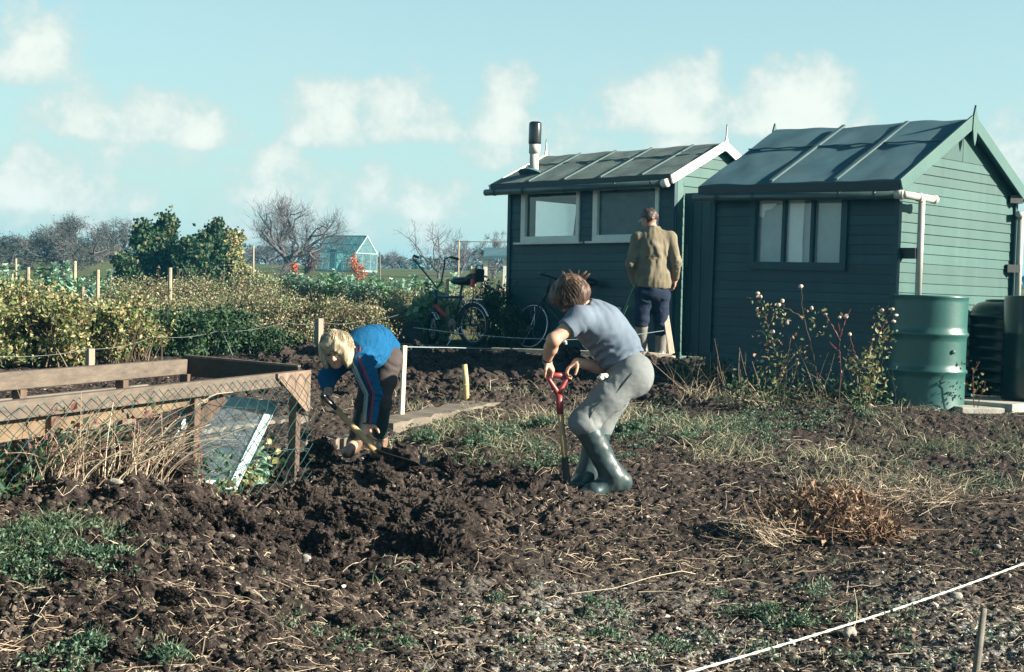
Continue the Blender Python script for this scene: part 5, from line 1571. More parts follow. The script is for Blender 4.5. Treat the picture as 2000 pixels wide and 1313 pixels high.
# ---------------------------------------------------------------- the blond boy
def blond_boy():
    Y = 9.0
    J = lambda px, py, d=0: W(px, py, Y + d)
    f = J(715, 885, 0)
    root = thing('person', [f[0], f[1], float(Gb(f[0], f[1]))], 'blond boy in bright blue jumper bending right over a loaded shovel', 'person')
    pel = J(750, 698, .02); mid = J(730, 676, -.06); upr = J(706, 684, -.17); nck = J(682, 686, -.26)
    hipL = J(756, 704, -.06); knL = J(746, 786, -.12); anL = J(741, 866, -.06); toL = J(731, 888, -.27)
    hipR = J(736, 706, .09); knR = J(712, 790, .04); anR = J(692, 866, .10); toR = J(676, 887, -.08)
    shL = J(704, 706, -.30); elL = J(729, 770, -.33); wrL = J(721, 832, -.36)
    shR = J(672, 700, -.14); elR = J(640, 738, -.17); wrR = J(641, 768, -.27)
    hc = J(657, 683, -.36)
    fw = nrm([-.12, -.90, -.40]); up = nrm([-.12, -.40, .90]); up = nrm(up - fw * (up @ fw)); lat = np.cross(fw, up)
    # shovel
    g0, g1 = J(645, 786, -.38), J(738, 886, -.46)
    sv = thing('shovel', g1, 'short-handled shovel carrying a lump of wet earth, held by the blond boy', 'shovel')
    d = nrm(g1 - g0); m = MB(); m.tube([g0 + d * .05, (g0 + g1) / 2, g1], [.019, .0195, .021], 12); m.build('shaft', M_ash, sv, smooth=True)
    m = MB(); s_ = nrm(np.cross(d, [0, 1, 0])); s2 = nrm(np.cross(d, s_)); h0 = g0 - d * .045
    m.tube([h0 - s2 * .055, h0 + s2 * .055], .0145, 10)
    for q in (-1, 1): m.tube([h0 + s2 * .05 * q, h0 + s2 * .04 * q + d * .045, g0 + d * .07], .012, 8)
    m.build('grip', M_bikeblack, sv, smooth=True)
    m = MB(); bd = nrm(d * .55 + np.array([.75, -.1, .12])); bl = nrm(np.cross(bd, Z_)); VV = []
    for i in range(9):
        for j in range(9):
            a, b = i / 8, (j - 4) / 4
            VV.append(g1 - d * .02 + bd * (.02 + .27 * a) + bl * (.105 * b * (.55 + .45 * min(1, a * 3))) + Z_ * (.035 * b * b - .01))
    FF = [(i * 9 + j, i * 9 + j + 1, i * 9 + j + 10, i * 9 + j + 9) for i in range(8) for j in range(8)]
    m.add(np.array(VV), FF); o = m.build('blade', M_iron, sv, smooth=True); q = o.modifiers.new('solid', 'SOLIDIFY'); q.thickness = .004
    E = Body(); c = g1 + bd * .15 + Z_ * .02; E.ell(c, (.10, .085, .055), None, .02).ell(c + [.05, -.02, .0], (.06, .07, .05), None, .03).ell(c + [-.05, 0, .015], (.05, .06, .05), None, .03)
    lump = thing('earth_lump', c, 'crumbly lump of dark earth lying on the blond boy\'s shovel blade', 'earth')
    E.mesh('earth', MAT_SOIL, lump, .007, [(.030, (16, 16, 16), 3), (.018, (38, 38, 38), 5), (.008, (80, 80, 80), 6)])
    B = Body()
    B.chain([pel, mid, upr, nck], [.085, .085, .085, .05], .05).cone(shL, shR, .05, .045, .05).cone(upr, shL, .08, .05, .05).cone(upr, shR, .08, .045, .05)
    B.chain([hipL, knL, anL], [.07, .048, .035], .03).cone(anL, anL * .5 + toL * .5, .030, .016).chain([hipR, knR, anR], [.07, .048, .035], .03).cone(anR, toR, .035, .025)
    B.cone(nck, hc, .046, .045, .03)
    B.chain([shL, elL, wrL], [.045, .036, .024], .02).chain([shR, elR, wrR], [.045, .034, .024], .02)
    on = g0 + d * ((J(724, 868, -.44) - g0) @ d)
    hand(B, wrL, nrm(on + [-.012, -.02, .0] - wrL), np.array([.75, .45, -.1]), .82, (.35, .75, .6), thumb=1)
    hand(B, wrR, nrm(h0 + Z_ * .015 - wrR) + np.array([-.1, -.2, -.2]), np.array([.4, .25, -.85]), .80, (.7, .9, .6), thumb=-1)
    lt, fw2, up2, at = head(B, hc, fw, up, .86)
    B.mesh('body', M_skin, root, .0042)
    for q in (1, -1):
        m = MB(); e = at(.030 * q, .083, .003); m.lathe(e, [(0, -.004), (.0105, -.003), (.012, 0), (.008, .004), (0, .005)], 12, rot=np.stack([lt, up2, fw2], 1)); m.build('eye', surf('dark_eye', (.03, .02, .018), (.04, .03, .025), 9, .3, 0), root, smooth=True)
        m = MB(); m.tube([at(.016 * q, .088, .020), at(.030 * q, .088, .024), at(.046 * q, .080, .018)], .0035, 5); m.build('eyebrow', M_blond, root)
    m = MB(); m.tube([at(-.018, .0855, -.061), at(0, .0905, -.0605), at(.018, .0855, -.061)], .0038, 6); m.build('mouth', surf('lip_red', (.42, .15, .12), (.46, .18, .14), 9, .5, 0), root, smooth=True)
    # jumper
    S = Body()
    S.chain([J(754, 692, .02), J(732, 675, -.06), upr], [.108, .114, .112], .05).cone(upr, nck, .112, .066, .05)
    S.cone(upr * .6 + mid * .4 + nrm(shR - shL) * .05, upr * .6 + mid * .4 - nrm(shR - shL) * .05, .105, .105, .05)
    S.cone(upr, shL, .10, .070, .05).cone(upr, shR, .09, .066, .05)
    S.chain([shL, shL * .5 + elL * .5, elL, elL * .45 + wrL * .55, wrL], [.068, .059, .050, .043, .036], .03)
    S.chain([shR, elR, elR * .4 + wrR * .6], [.066, .054, .042], .03)
    S.cut(wrL * .95 + elL * .05, wrL - elL, .09).cut(wrR * .8 + elR * .2, wrR - elR, .09).cut(nck * .9 + hc * .1, hc - nck, .1)
    S.cut(J(762, 694, .02), J(784, 712, .06) - J(729, 668, -.06), .3)
    S.mesh('jumper', M_jumper, root, .0058, [(.005, (9, 9, 9), 21), (.002, (80, 80, 80), 23)], [(elL, wrL - elL, .075, .034, .007), (J(722, 712, -.3), shL - elL, .08, .04, .007), (J(752, 670, -.06), mid - pel, .10, .045, .007), (J(735, 690, -.15), mid - pel, .10, .04, .006), (wrL, wrL - elL, .05, .026, .005)])
    pth = [shL * .8 + upr * .2, shL, shL * .5 + elL * .5, elL, elL * .45 + wrL * .55, wrL * .93 + elL * .07]
    rad = [.072, .068, .061, .052, .046, .039]
    for off, w, mt in ((-.55, .010, cloth('white_stripe', (.26, .32, .34), (.34, .38, .38))), (-.18, .009, cloth('navy_stripe', (.02, .03, .08), (.03, .04, .1))), (.12, .008, cloth('red_stripe', (.20, .045, .07), (.25, .06, .085))), (-.88, .007, cloth('pale_blue_stripe', (.20, .30, .36), (.26, .36, .42)))):
        m = MB(); c = []
        for i, (p, r) in enumerate(zip(pth, rad)):
            ax = nrm(pth[min(i + 1, 5)] - pth[max(i - 1, 0)]); e1 = np.array([0, -1.0, 0]); e1 = nrm(e1 - ax * (e1 @ ax)); e2 = np.array([1.0, 0, 0]); e2 = nrm(e2 - ax * (e2 @ ax))
            dd = nrm(e1 * math.cos(off) + e2 * math.sin(off)); c.append(p + dd * (r * 1.03 + .002))
        c = np.array(c); tt = np.linspace(0, 5, 26); c = np.stack([np.interp(tt, np.arange(6), c[:, k]) for k in range(3)], 1)
        m.tube(c, w * .95, 6); m.build('sleeve_stripe', mt, root, smooth=True)
    m = MB(); ax = nrm(wrL - elL); c = wrL * .95 + elL * .05; m.tube([c - ax * .045, c - ax * .02, c], [.0405, .039, .036], 14); m.build('cuff', M_jumper, root, smooth=True)
    T = Body()
    T.cone(J(752, 694, .02), pel, .092, .100, .04).cone(hipL, hipR, .090, .088, .05)
    T.chain([hipL, hipL * .5 + knL * .5, knL, knL * .9 + anL * .1], [.088, .068, .054, .052], .03).chain([hipR, hipR * .5 + knR * .5, knR, knR * .9 + anR * .1], [.088, .068, .054, .052], .03)
    T.mesh('trousers', M_browntr, root, .006, [(.005, (8, 8, 12), 31)], [(knL, knL - hipL, .06, .05, .005), (J(765, 715, -.1), (.5, 0, 1), .07, .06, .004), (knR, knR - hipR, .06, .05, .005)])
    for kn, an, to in ((knL, anL, toL), (knR, anR, toR)):
        Bt = Body(); Bt.cone(kn, an, .055, .043, .02); Bt.cut(kn * .97 + an * .03, kn - an, .12); Bt.cut(an * .86 + kn * .14, an - kn, .12)
        Bt.mesh('boot_leg', M_wellyd, root, .0055, [(.003, (16, 16, 16), 7)])
        Bt = Body(); boot(Bt, an * .7 + kn * .3, an, to, .047, .042, .74); Bt.cut(an * .84 + kn * .16, kn - an, .12)
        Bt.mesh('boot_foot', M_wellyb, root, .0055, [(.003, (16, 16, 16), 8)])
        m = MB(); ax = nrm(an - kn); c = kn * .97 + an * .03; m.tube([c - ax * .006, c + ax * .012], .0590, 16); m.build('boot_band', M_orange, root, smooth=True)
    # hair: pageboy fringe falling forward
    H = Body(); A = np.stack([lat, fw, up], 1)
    H.ell(hc + up * 0.0261 - fw * 0.0087, (0.087, 0.097, 0.089), A, .01).ell(hc - fw * 0.0435 - up * 0.0348, (0.077, 0.061, 0.074), A, .03)
    for q in (1, -1): H.ell(hc + lat * 0.0661 * q - up * 0.0305 + fw * 0.0191, (0.030, 0.054, 0.077), A, .03)
    H.ell(hc + up * 0.0539 + fw * 0.0522, (0.071, 0.038, 0.035), A, .025)
    H.ell(hc + fw * 0.0914 - up * 0.0505, (0.052, 0.063, 0.077), A, .010, 'sub')
    H.mesh('hair', M_blond, root, .0048, [(.006, (26, 26, 8), 41), (.005, (60, 60, 14), 42), (.002, (120, 120, 24), 43)])
    def loc(g):
        v = g.normal(size=3); v = nrm(v + up * .7 - Z_ * .1)
        p = hc + up * .022 - fw * .007 + v * .091
        dn = nrm(-Z_ * .9 + fw * .35 - v * (-Z_ @ v) * .9); L_ = g.uniform(.018, .032) * (.30 if v @ fw > .25 else 1)
        d = nrm(dn - v * (dn @ v)); 
        return p, [d * L_ + v * .003, nrm(d - v * .35) * L_, nrm(d * .6 - v * .35 - Z_ * .6) * L_ * .8]
    strands(root, 'loose_hair', M_blond, hc, loc, 1300, 0, .0022, 9)
    m = MB(); g = np.random.default_rng(3)
    for k in range(90):
        u = g.uniform(-1, 1); p = at(.072 * u, .080 - .045 * u * u, .066 + g.uniform(-.01, .01)); L_ = g.uniform(.010, .026)
        m.tube([p, p - up * L_ * .5 + fw * .016 + lat * g.normal() * .004, p - up * L_ + fw * .014 + lat * g.normal() * .008], [.004, .0035, .001], 4, cap=False)
    m.build('fringe', M_blond, root, smooth=True)
    return root
blond_boy()

# ---------------------------------------------------------------- the man by the far shed
def man():
    Y = 16.45
    J = lambda px, py, d=0: W(px, py, Y + d)
    f = J(1272, 698); gz = float(Gb(f[0], f[1]))
    root = thing('person', [f[0], f[1], gz], 'man in khaki jacket and dark trousers, back turned, standing at the far shed', 'person')
    hipL, hipR = J(1260, 578), J(1289, 578); knL, knR = J(1253, 632, -.03), J(1291, 634, -.02)
    anL = J(1255, 684, .0); anR = J(1290, 686, .02); anL[2] = max(anL[2], gz + .07); anR[2] = max(anR[2], gz + .07)
    toL = anL + np.array([-.05, .16, -.04]); toR = anR + np.array([.03, .16, -.04])
    pel = J(1274, 572); wst = J(1274, 530); chs = J(1276, 482); nck = J(1274, 449, .01)
    shL, shR = J(1246, 466), J(1309, 466); elL, elR = J(1233, 516, -.02), J(1320, 512, -.03); wrL, wrR = J(1240, 554, .10), J(1319, 546, .10)
    hc = J(1268, 429, .03)
    B = Body()
    B.chain([pel, wst, chs, nck], [.085, .085, .088, .05], .04).cone(shL, shR, .05, .05, .05)
    B.chain([hipL, knL, anL], [.085, .055, .04], .03).cone(anL, toL, .04, .03).chain([hipR, knR, anR], [.085, .055, .04], .03).cone(anR, toR, .04, .03)
    B.cone(nck, hc, .058, .056, .03)
    B.chain([shL, elL, wrL], [.05, .042, .029], .02).chain([shR, elR, wrR], [.05, .042, .029], .02)
    hand(B, wrL, (.1, .35, -.9), (.4, -.2, -.1), .95, (.9, 1.1, .7), thumb=1)
    hand(B, wrR, (.0, .3, -.95), (-.9, .2, 0), .95, (.4, .5, .4), thumb=1)
    fw = nrm([-.62, .62, -.42]); up = nrm([-.25, .2, .95]); up = nrm(up - fw * (up @ fw)); lat = np.cross(fw, up)
    lt, f2, u2, at = head(B, hc, fw, up, 1.02)
    B.mesh('body', M_skinred, root, .006)
    S = Body()
    S.cone(J(1277, 552), wst, .205, .178, .05, .66, (0, 1, 0)).cone(wst, chs, .176, .178, .06, .68, (0, 1, 0)).cone(chs, J(1275, 458), .165, .10, .06, .8, (0, 1, 0))
    S.cone(shL, shR, .075, .075, .06)
    S.chain([shL, elL, elL * .12 + wrL * .88], [.074, .062, .052], .03).chain([shR, elR, elR * .12 + wrR * .88], [.074, .062, .052], .03)
    S.cone(nck - Z_ * .01, nck + Z_ * .03, .080, .074, .02)
    S.cut(J(1277, 562), (-.06, .12, -1), .5).cut(nck + Z_ * .035, (0, .1, 1), .12)
    S.mesh('jacket', M_khaki, root, .008, [(.010, (6, 6, 3.0), 51), (.004, (40, 40, 14), 53)], [(J(1290, 495, -.14), (1, 0, .25), .14, .12, .010), (J(1256, 530, -.14), (1, 0, -.3), .14, .11, .009), (elL, wrL - elL, .07, .07, .009), (elR, wrR - elR, .07, .07, .009)])
    m = MB(); m.tube([J(1256, 499, -.155), J(1270, 500, -.162), J(1284, 501, -.16)], .005, 5); m.build('back_seam', M_darkpaint, root)
    T = Body()
    T.cone(pel, hipL, .125, .11, .05).cone(pel, hipR, .125, .11, .05)
    T.chain([hipL, hipL * .5 + knL * .5, knL * 1.0 + anL * .0], [.108, .088, .080], .03).chain([hipR, hipR * .5 + knR * .5, knR * .75 + anR * .25], [.108, .088, .078], .03)
    T.ell(J(1254, 624, -.03), (.082, .08, .04), None, .03)
    T.mesh('trousers', M_navy, root, .008, [(.008, (8, 8, 8), 54)], [(J(1262, 590, -.1), (.6, 0, 1), .10, .10, .009), (J(1290, 600, -.1), (-.5, 0, 1), .10, .09, .009), (knL, (.2, 0, 1), .06, .06, .010), (knR, (-.2, 0, 1), .08, .07, .009)])
    pale = surf('pale_muddy_boot', (.12, .125, .12), (.21, .21, .19), 5, .4, .15, 30, dirt=(.30, .22, .17), dscale=5)
    for kn, an, to in ((knL, anL, toL), (knR, anR, toR)):
        Bt = Body(); boot(Bt, kn * .98 + an * .02, an, to, .075, .058, 1.1); Bt.cut(kn * .92 + an * .08, kn - an, .14)
        Bt.mesh('boot', pale, root, .007, [(.005, (14, 14, 14), 7)])
    H = Body(); A = np.stack([lat, fw, up], 1)
    H.ell(hc + up * .034 - fw * .014, (.084, .098, .090), A, .01).ell(hc - fw * .04 - up * .01, (.076, .062, .062), A, .03)
    H.cut(hc - up * .045, -up, .3)
    H.mesh('hair', M_dkhair, root, .006, [(.008, (30, 30, 20), 61), (.004, (80, 80, 40), 62)])
    m = MB(); m.tube([at(.088, -.005, .012), at(.084, .08, .012), at(.06, .10, .008)], .0028, 5); m.tube([at(-.088, -.005, .012), at(-.084, .08, .012), at(-.06, .10, .008)], .0028, 5); m.tube([at(.06, .10, .008), at(0, .108, .012), at(-.06, .10, .008)], .0028, 5)
    m.build('spectacles', M_chrome, root)
    a, b = J(1243, 552, -.02), W(1206, 640, 16.9)
    m = MB(); m.tube([a, b], .016, 8); m.tube([a + (a - b) * .02, a + (b - a) * .02], .02, 8)
    tag(m.build('tool_handle', surf('green_handle_paint', (.05, .16, .11), (.08, .22, .15), 8, .45, .1, dirt=(.35, .42, .30), dscale=7, dlo=.6, dhi=.7), loc=b, smooth=True), 'green painted tool handle slanting down from the man\'s left hand', 'tool')
man()
# ------------------------------------------------------------------ vegetation helpers
def rnd(n, a=0.0, b=1.0, g=R_): return g.uniform(a, b, n)
def rdir(n, g=R_):
    v = g.normal(size=(n, 3)); return v / np.linalg.norm(v, axis=1, keepdims=True)

def leaf_cards(mb, P, size, up=None, fold=.35, aspect=.62, g=R_, mi=0, droop=0.0):
    "one folded kite-shaped leaf per point (4 vertices, 2 faces)"
    n = len(P); size = np.broadcast_to(size, (n,)) * g.uniform(.6, 1.3, n)
    d = rdir(n, g)
    if up is not None: d = d + up; d /= np.linalg.norm(d, axis=1, keepdims=True)
    d[:, 2] -= droop; d /= np.linalg.norm(d, axis=1, keepdims=True)
    s = np.cross(d, rdir(n, g)); s /= np.linalg.norm(s, axis=1, keepdims=True) + 1e-9
    nn = np.cross(d, s)
    L_ = size[:, None]; w = L_ * aspect * .5
    a = P; c = P + d * L_
    m1 = P + d * L_ * .45 + s * w + nn * w * fold; m2 = P + d * L_ * .45 - s * w + nn * w * fold
    V = np.stack([a, m1, c, m2], 1).reshape(-1, 3)
    i = np.arange(n)[:, None] * 4
    F = np.concatenate([i + [0, 1, 2], i + [0, 2, 3]])
    mb.add(V, F, mi)

def stems(mb, P0, D, L_, r, bend=None, seg=4, sides=3, taper=.3, mi=0, ground=False, lift=.004):
    "n curved thin stems at once"
    n = len(P0); t = np.linspace(0, 1, seg + 1)
    L_ = np.broadcast_to(L_, (n,)); r = np.broadcast_to(r, (n,))
    bend = np.zeros((n, 3)) if bend is None else bend
    C = P0[:, None, :] + D[:, None, :] * (L_[:, None] * t)[:, :, None] + bend[:, None, :] * (t ** 2)[None, :, None]
    if ground:
        z = G(C[:, :, 0].ravel(), C[:, :, 1].ravel()).reshape(n, seg + 1)
        C[:, :, 2] = z + lift + np.maximum(0, C[:, :, 2] - P0[:, None, 2])
    T = np.gradient(C, axis=1); T /= np.linalg.norm(T, axis=2, keepdims=True) + 1e-9
    ref = np.where(np.abs(T[:, :, 2:3]) > .9, np.array([1.0, 0, 0]), np.array([0, 0, 1.0]))
    A = np.cross(T, ref); A /= np.linalg.norm(A, axis=2, keepdims=True) + 1e-9
    B = np.cross(T, A)
    th = np.arange(sides) * 2 * PI / sides
    rr = r[:, None] * (1 - (1 - taper) * t)[None, :]
    V = C[:, :, None, :] + rr[:, :, None, None] * (np.cos(th)[None, None, :, None] * A[:, :, None, :] + np.sin(th)[None, None, :, None] * B[:, :, None, :])
    V = V.reshape(-1, 3)
    k = (seg + 1) * sides
    q = []
    for s in range(seg):
        for j in range(sides):
            l = (j + 1) % sides; q.append((s * sides + j, s * sides + l, (s + 1) * sides + l, (s + 1) * sides + j))
    F = (np.arange(n)[:, None, None] * k + np.array(q)[None]).reshape(-1, 4)
    mb.add(V, F, mi)

def blades(mb, P0, D, L_, w, bend, seg=3, mi=0):
    "flat grass blades"
    n = len(P0); t = np.linspace(0, 1, seg + 1); L_ = np.broadcast_to(L_, (n,)); w = np.broadcast_to(w, (n,))
    C = P0[:, None, :] + D[:, None, :] * (L_[:, None] * t)[:, :, None] + bend[:, None, :] * (t ** 2)[None, :, None]
    S = np.cross(D, rdir(n)); S /= np.linalg.norm(S, axis=1, keepdims=True) + 1e-9
    ww = w[:, None] * (1 - .92 * t ** 1.5)[None, :]
    V = np.stack([C + S[:, None, :] * ww[:, :, None], C - S[:, None, :] * ww[:, :, None]], 2).reshape(-1, 3)
    k = (seg + 1) * 2
    q = np.array([(2 * s, 2 * s + 1, 2 * s + 3, 2 * s + 2) for s in range(seg)])
    mb.add(V, (np.arange(n)[:, None, None] * k + q[None]).reshape(-1, 4), mi)

def px_of(x, y):
    "photo pixel of ground points, for laying out beds by eye"
    z = Gb(x, y); v = np.stack([x, y, z], 1) - EYE
    d = v @ FW; return CX + FPX * (v @ RT) / d, CY - FPX * (v @ UP) / d

def scatter(n, y0, y1, t0=-.46, t1=.46, g=R_):
    y = 1 / g.uniform(1 / y1, 1 / y0, n); return y * g.uniform(t0, t1, n), y

def inbox(px, py, x0, x1, y0, y1, soft=25):
    return sstep(x0 - soft, x0 + soft, px) * (1 - sstep(x1 - soft, x1 + soft, px)) * sstep(y0 - soft * .4, y0 + soft * .4, py) * (1 - sstep(y1 - soft * .4, y1 + soft * .4, py))

# leaf colours
ML_currant = island('currant_leaves', [(.09, .13, .05), (.16, .20, .075), (.26, .27, .11), (.38, .33, .15), (.06, .10, .04), (.31, .21, .12), (.13, .17, .065), (.44, .41, .23)], .6, .25)
ML_dark = island('dark_bramble_leaves', [(.016, .045, .024), (.026, .065, .03), (.035, .08, .035), (.05, .085, .03), (.02, .055, .03)], .55, .15)
ML_cane = island('raspberry_cane_leaves', [(.15, .18, .09), (.23, .23, .13), (.29, .22, .15), (.37, .32, .21), (.09, .12, .06), (.31, .29, .17), (.17, .13, .095), (.45, .41, .28), (.18, .23, .10)], .7, .2)
ML_bean = island('runner_bean_leaves', [(.016, .055, .028), (.026, .075, .035), (.04, .09, .04), (.10, .13, .06), (.02, .06, .03), (.17, .17, .085), (.03, .08, .036)], .6, .22)
ML_cab = island('cabbage_leaves', [(.24, .40, .30), (.30, .46, .36), (.38, .52, .42), (.16, .30, .21), (.48, .58, .46)], .5, .25, spec=.5)
ML_cabd = island('greens_leaves', [(.14, .27, .15), (.19, .33, .19), (.25, .40, .22), (.09, .20, .11), (.34, .44, .25)], .5, .25, spec=.5)
ML_rose = island('rose_leaves', [(.06, .12, .05), (.13, .17, .075), (.24, .25, .12), (.34, .31, .16), (.09, .14, .06), (.28, .17, .10)], .6, .25)
ML_mid = island('mid_green_leaves', [(.06, .12, .05), (.10, .17, .065), (.15, .22, .09), (.04, .08, .035), (.21, .26, .11)], .6, .25)
ML_flower = island('orange_flowers', [(.62, .13, .06), (.68, .22, .10), (.55, .07, .05), (.16, .18, .07)], .6, .2)
ML_ruddy = island('ruddy_shrub_leaves', [(.20, .07, .07), (.13, .06, .06), (.06, .09, .05), (.25, .10, .08)], .6, .2)
ML_twig = island('far_twigs', [(.115, .10, .105), (.15, .135, .135), (.09, .085, .095)], .9)  # greyed and lightened so the colour carries some distance haze
ML_stem = island('brown_stems', [(.10, .07, .045), (.16, .12, .08), (.07, .05, .035)], .8)
ML_red = island('red_stems', [(.20, .06, .06), (.15, .055, .05)], .6)
ML_straw = island('dry_straw', [(.33, .26, .18), (.45, .37, .27), (.24, .18, .13), (.54, .47, .36), (.17, .13, .10), (.40, .29, .21)], .75)
ML_grass = island('grass_blades', [(.05, .11, .055), (.085, .15, .075), (.14, .19, .11), (.22, .24, .15), (.035, .08, .04)], .6, .25)
ML_drygrass = island('faded_grass_blades', [(.24, .25, .16), (.36, .33, .22), (.46, .40, .28), (.15, .19, .11), (.54, .48, .36)], .7, .2)
ML_weed = island('weed_leaves', [(.045, .10, .06), (.075, .14, .085), (.12, .19, .12), (.20, .26, .18), (.03, .07, .042)], .55, .2)
ML_dead = island('dead_leaves', [(.14, .08, .05), (.22, .13, .085), (.30, .20, .13), (.09, .055, .04), (.38, .28, .19)], .75, .1)
ML_stone = island('pale_stones', [(.42, .38, .31), (.55, .51, .44), (.33, .28, .22), (.62, .60, .54), (.45, .36, .28)], .8, bump=.3)
M_bark = surf('grey_bark', (.075, .07, .075), (.12, .11, .11), 8, .9, .3, stretch=(1, 1, .3))

# ------------------------------------------------------------------ bushes
def bush(name, px, Y, half, h, n, size, mat, label, cat='bush', group=None, depth=None, stem=None, nst=34, seed=0, base=None, clumps=26, droop=.2, gappy=.78, up=(0, 0, .25)):
    g = np.random.default_rng(seed + int(px) + int(Y * 10))
    c = W(px, 600, Y); z0 = float(Gb(c[0], Y)); c[2] = z0; h = h * g.uniform(.85, 1.18)
    root = thing(name, c, label, cat, group)
    depth = depth or half
    k = clumps
    cc = np.stack([g.normal(0, .45, k) * half, g.normal(0, .45, k) * depth, g.uniform(.10, 1.12, k) ** .9 * h], 1)
    cc[:, 2] *= 1 - .35 * np.minimum(1, np.abs(cc[:, 0]) / half) ** 2
    w = g.integers(0, k, n)
    P = cc[w] + g.normal(0, 1, (n, 3)) * np.array([half * .22, depth * .22, h * .13]) * gappy
    P[:, 2] = np.abs(P[:, 2]) + .01
    m = MB(); q = g.uniform(0, 1, n) < .30 * (w % 3 == 0) + .12; leaf_cards(m, P[~q] + c, size, np.array(up), g=g, droop=droop); leaf_cards(m, P[q] + c, size * .8, np.array(up), g=g, droop=droop, mi=1)
    # loose sprigs standing out of the mass
    ns = int(6 + 26 * half); pp, lf = [], []
    sp0 = np.stack([g.normal(0, .5, ns) * half, g.normal(0, .5, ns) * depth, g.uniform(.45, .85, ns) * h], 1) + c; sd_ = rdir(ns, g) * .4 + [0, 0, 1.0]; sl = g.uniform(.25, .60, ns) * h
    for k_ in range(ns):
        t_ = g.uniform(.1, 1.0, 16)[:, None]; lf.append(sp0[k_] + sd_[k_] * sl[k_] * t_ + g.normal(0, .012, (16, 3)))
    leaf_cards(m, np.concatenate(lf), size * .9, np.array(up), g=g, droop=droop); stems(m, sp0, sd_, sl, .004, None, 3, 3, mi=2)
    m.build('foliage', [mat, ML_mid if mat is not ML_dark else ML_bean, stem or ML_stem], root)
    m = MB(); a = np.stack([g.normal(0, .3, nst) * half, g.normal(0, .3, nst) * depth, np.zeros(nst)], 1)
    d = rdir(nst, g) * .45 + [0, 0, 1.0]; d /= np.linalg.norm(d, axis=1, keepdims=True)
    stems(m, a + c, d, g.uniform(.6, 1.3, nst) * h, .006 + .004 * half, rdir(nst, g) * .15 * h, 4, 4); m.build('stems', stem or ML_stem, root)
    return root
gb = 'yellowing currant bushes along the wire'
for i, (px, Y, hw, h, n, lab) in enumerate([
    (-40, 12.3, .45, 0.44, 2200, 'yellowing currant bush cut off by the left edge, above the cold frame'),
    (45, 12.7, .42, 0.41, 2400, 'currant bush full of yellow leaves, next to the left edge behind the cold frame'),
    (125, 12.5, .36, 0.40, 2300, 'yellow-green currant bush just left of the squat fence post'),
    (222, 12.9, .36, 0.36, 2300, 'pale yellow-green currant bush just right of the squat fence post'),
    (272, 13.4, .26, 0.29, 1100, 'smallest currant bush, at the right end of the yellow row beside the dark bramble'),
    (30, 15.6, .62, 0.44, 2600, 'taller yellowing currant bush behind the front row at the far left pole'),
    (135, 16.2, .62, 0.43, 2600, 'brownish currant bush of the second row between the two left tall poles'),
    (238, 16.6, .60, 0.42, 2500, 'olive currant bush of the second row in front of the metal bin')]):
    bush('currant_bush', px, Y, hw, h * 1.12, int(n * 1.35), .050 if Y < 14 else .046, ML_currant if i != 6 else ML_cane, lab, group=gb, seed=i)
gb = 'dark brambles behind the cold frame'
for i, (px, Y, hw, h, n, lab) in enumerate([
    (335, 14.5, .48, .36, 2600, 'dark green bramble below the tall pole by the bean rows'),
    (415, 14.9, .50, .40, 2800, 'largest dark green bramble, in the middle behind the cold frame corner'),
    (492, 15.3, .42, 0.29, 2200, 'dark green bramble left of the straw patch and grey fence post')]):
    bush('bramble', px, Y, hw, h, n, .050, ML_dark, lab, group=gb, seed=20 + i, stem=ML_dark)  # dark leaf set holds the shade of the side seen
gb = 'rows of brownish raspberry canes'
rows = []
for i, (px, Y, hw, h) in enumerate([(545, 17.0, .42, 0.43), (615, 17.3, .45, 0.48), (690, 17.6, .42, 0.49), (745, 18.6, .36, 0.48), (320, 18.4, .65, 0.46), (420, 18.6, .65, 0.48), (510, 19.0, .60, 0.53),
                                    (590, 20.4, .62, 0.64), (680, 20.8, .62, 0.64), (765, 21.2, .6, 0.61), (835, 21.8, .55, 0.60), (905, 22.6, .55, 0.56), (280, 22.5, .75, 0.53), (390, 23.0, .75, 0.56), (480, 23.4, .7, 0.64), (80, 21.0, .85, 0.35), (180, 21.8, .8, 0.35), (-10, 21.5, .8, 0.35)]):
    where = ('near row' if Y < 18.7 else ('middle row' if Y < 20 else 'far row'))
    spot = {545: 'left of the grey fence post', 615: 'directly behind the grey fence post', 690: 'above the blond boy\'s back', 745: 'left of the small-wheeled bicycle', 320: 'behind the tall pole by the bean rows',
            420: 'above the largest bramble', 510: 'above the right-hand bramble', 590: 'below the orange flowers left of the greenhouse', 680: 'below the greenhouse', 765: 'below the small dead shrub', 835: 'behind the high handlebars',
            905: 'behind the bicycle\'s long saddle', 280: 'at the left foot of the bean rows', 390: 'under the middle of the bean rows', 480: 'at the right foot of the bean rows', 80: 'between the two left poles', 180: 'around the middle tall pole', -10: 'at the left picture edge'}[px]
    bush('raspberry_cane', px, Y, hw, h, int(3900 * (hw / .6 + .3)), .034, ML_cane, 'brownish raspberry canes of the %s, %s' % (where, spot), 'canes', gb, seed=40 + i, nst=40, clumps=26)
bush('straw_bush', 1990, 15.2, .5, .62, 1500, .05, ML_cane, 'straw-coloured bush glimpsed past the right corner of the near shed', 'bush', seed=61)
bush('straw_bush', 2050, 17.5, .8, .9, 1500, .06, ML_cane, 'taller straw-coloured bush behind the first, at the right edge', 'bush', seed=62)
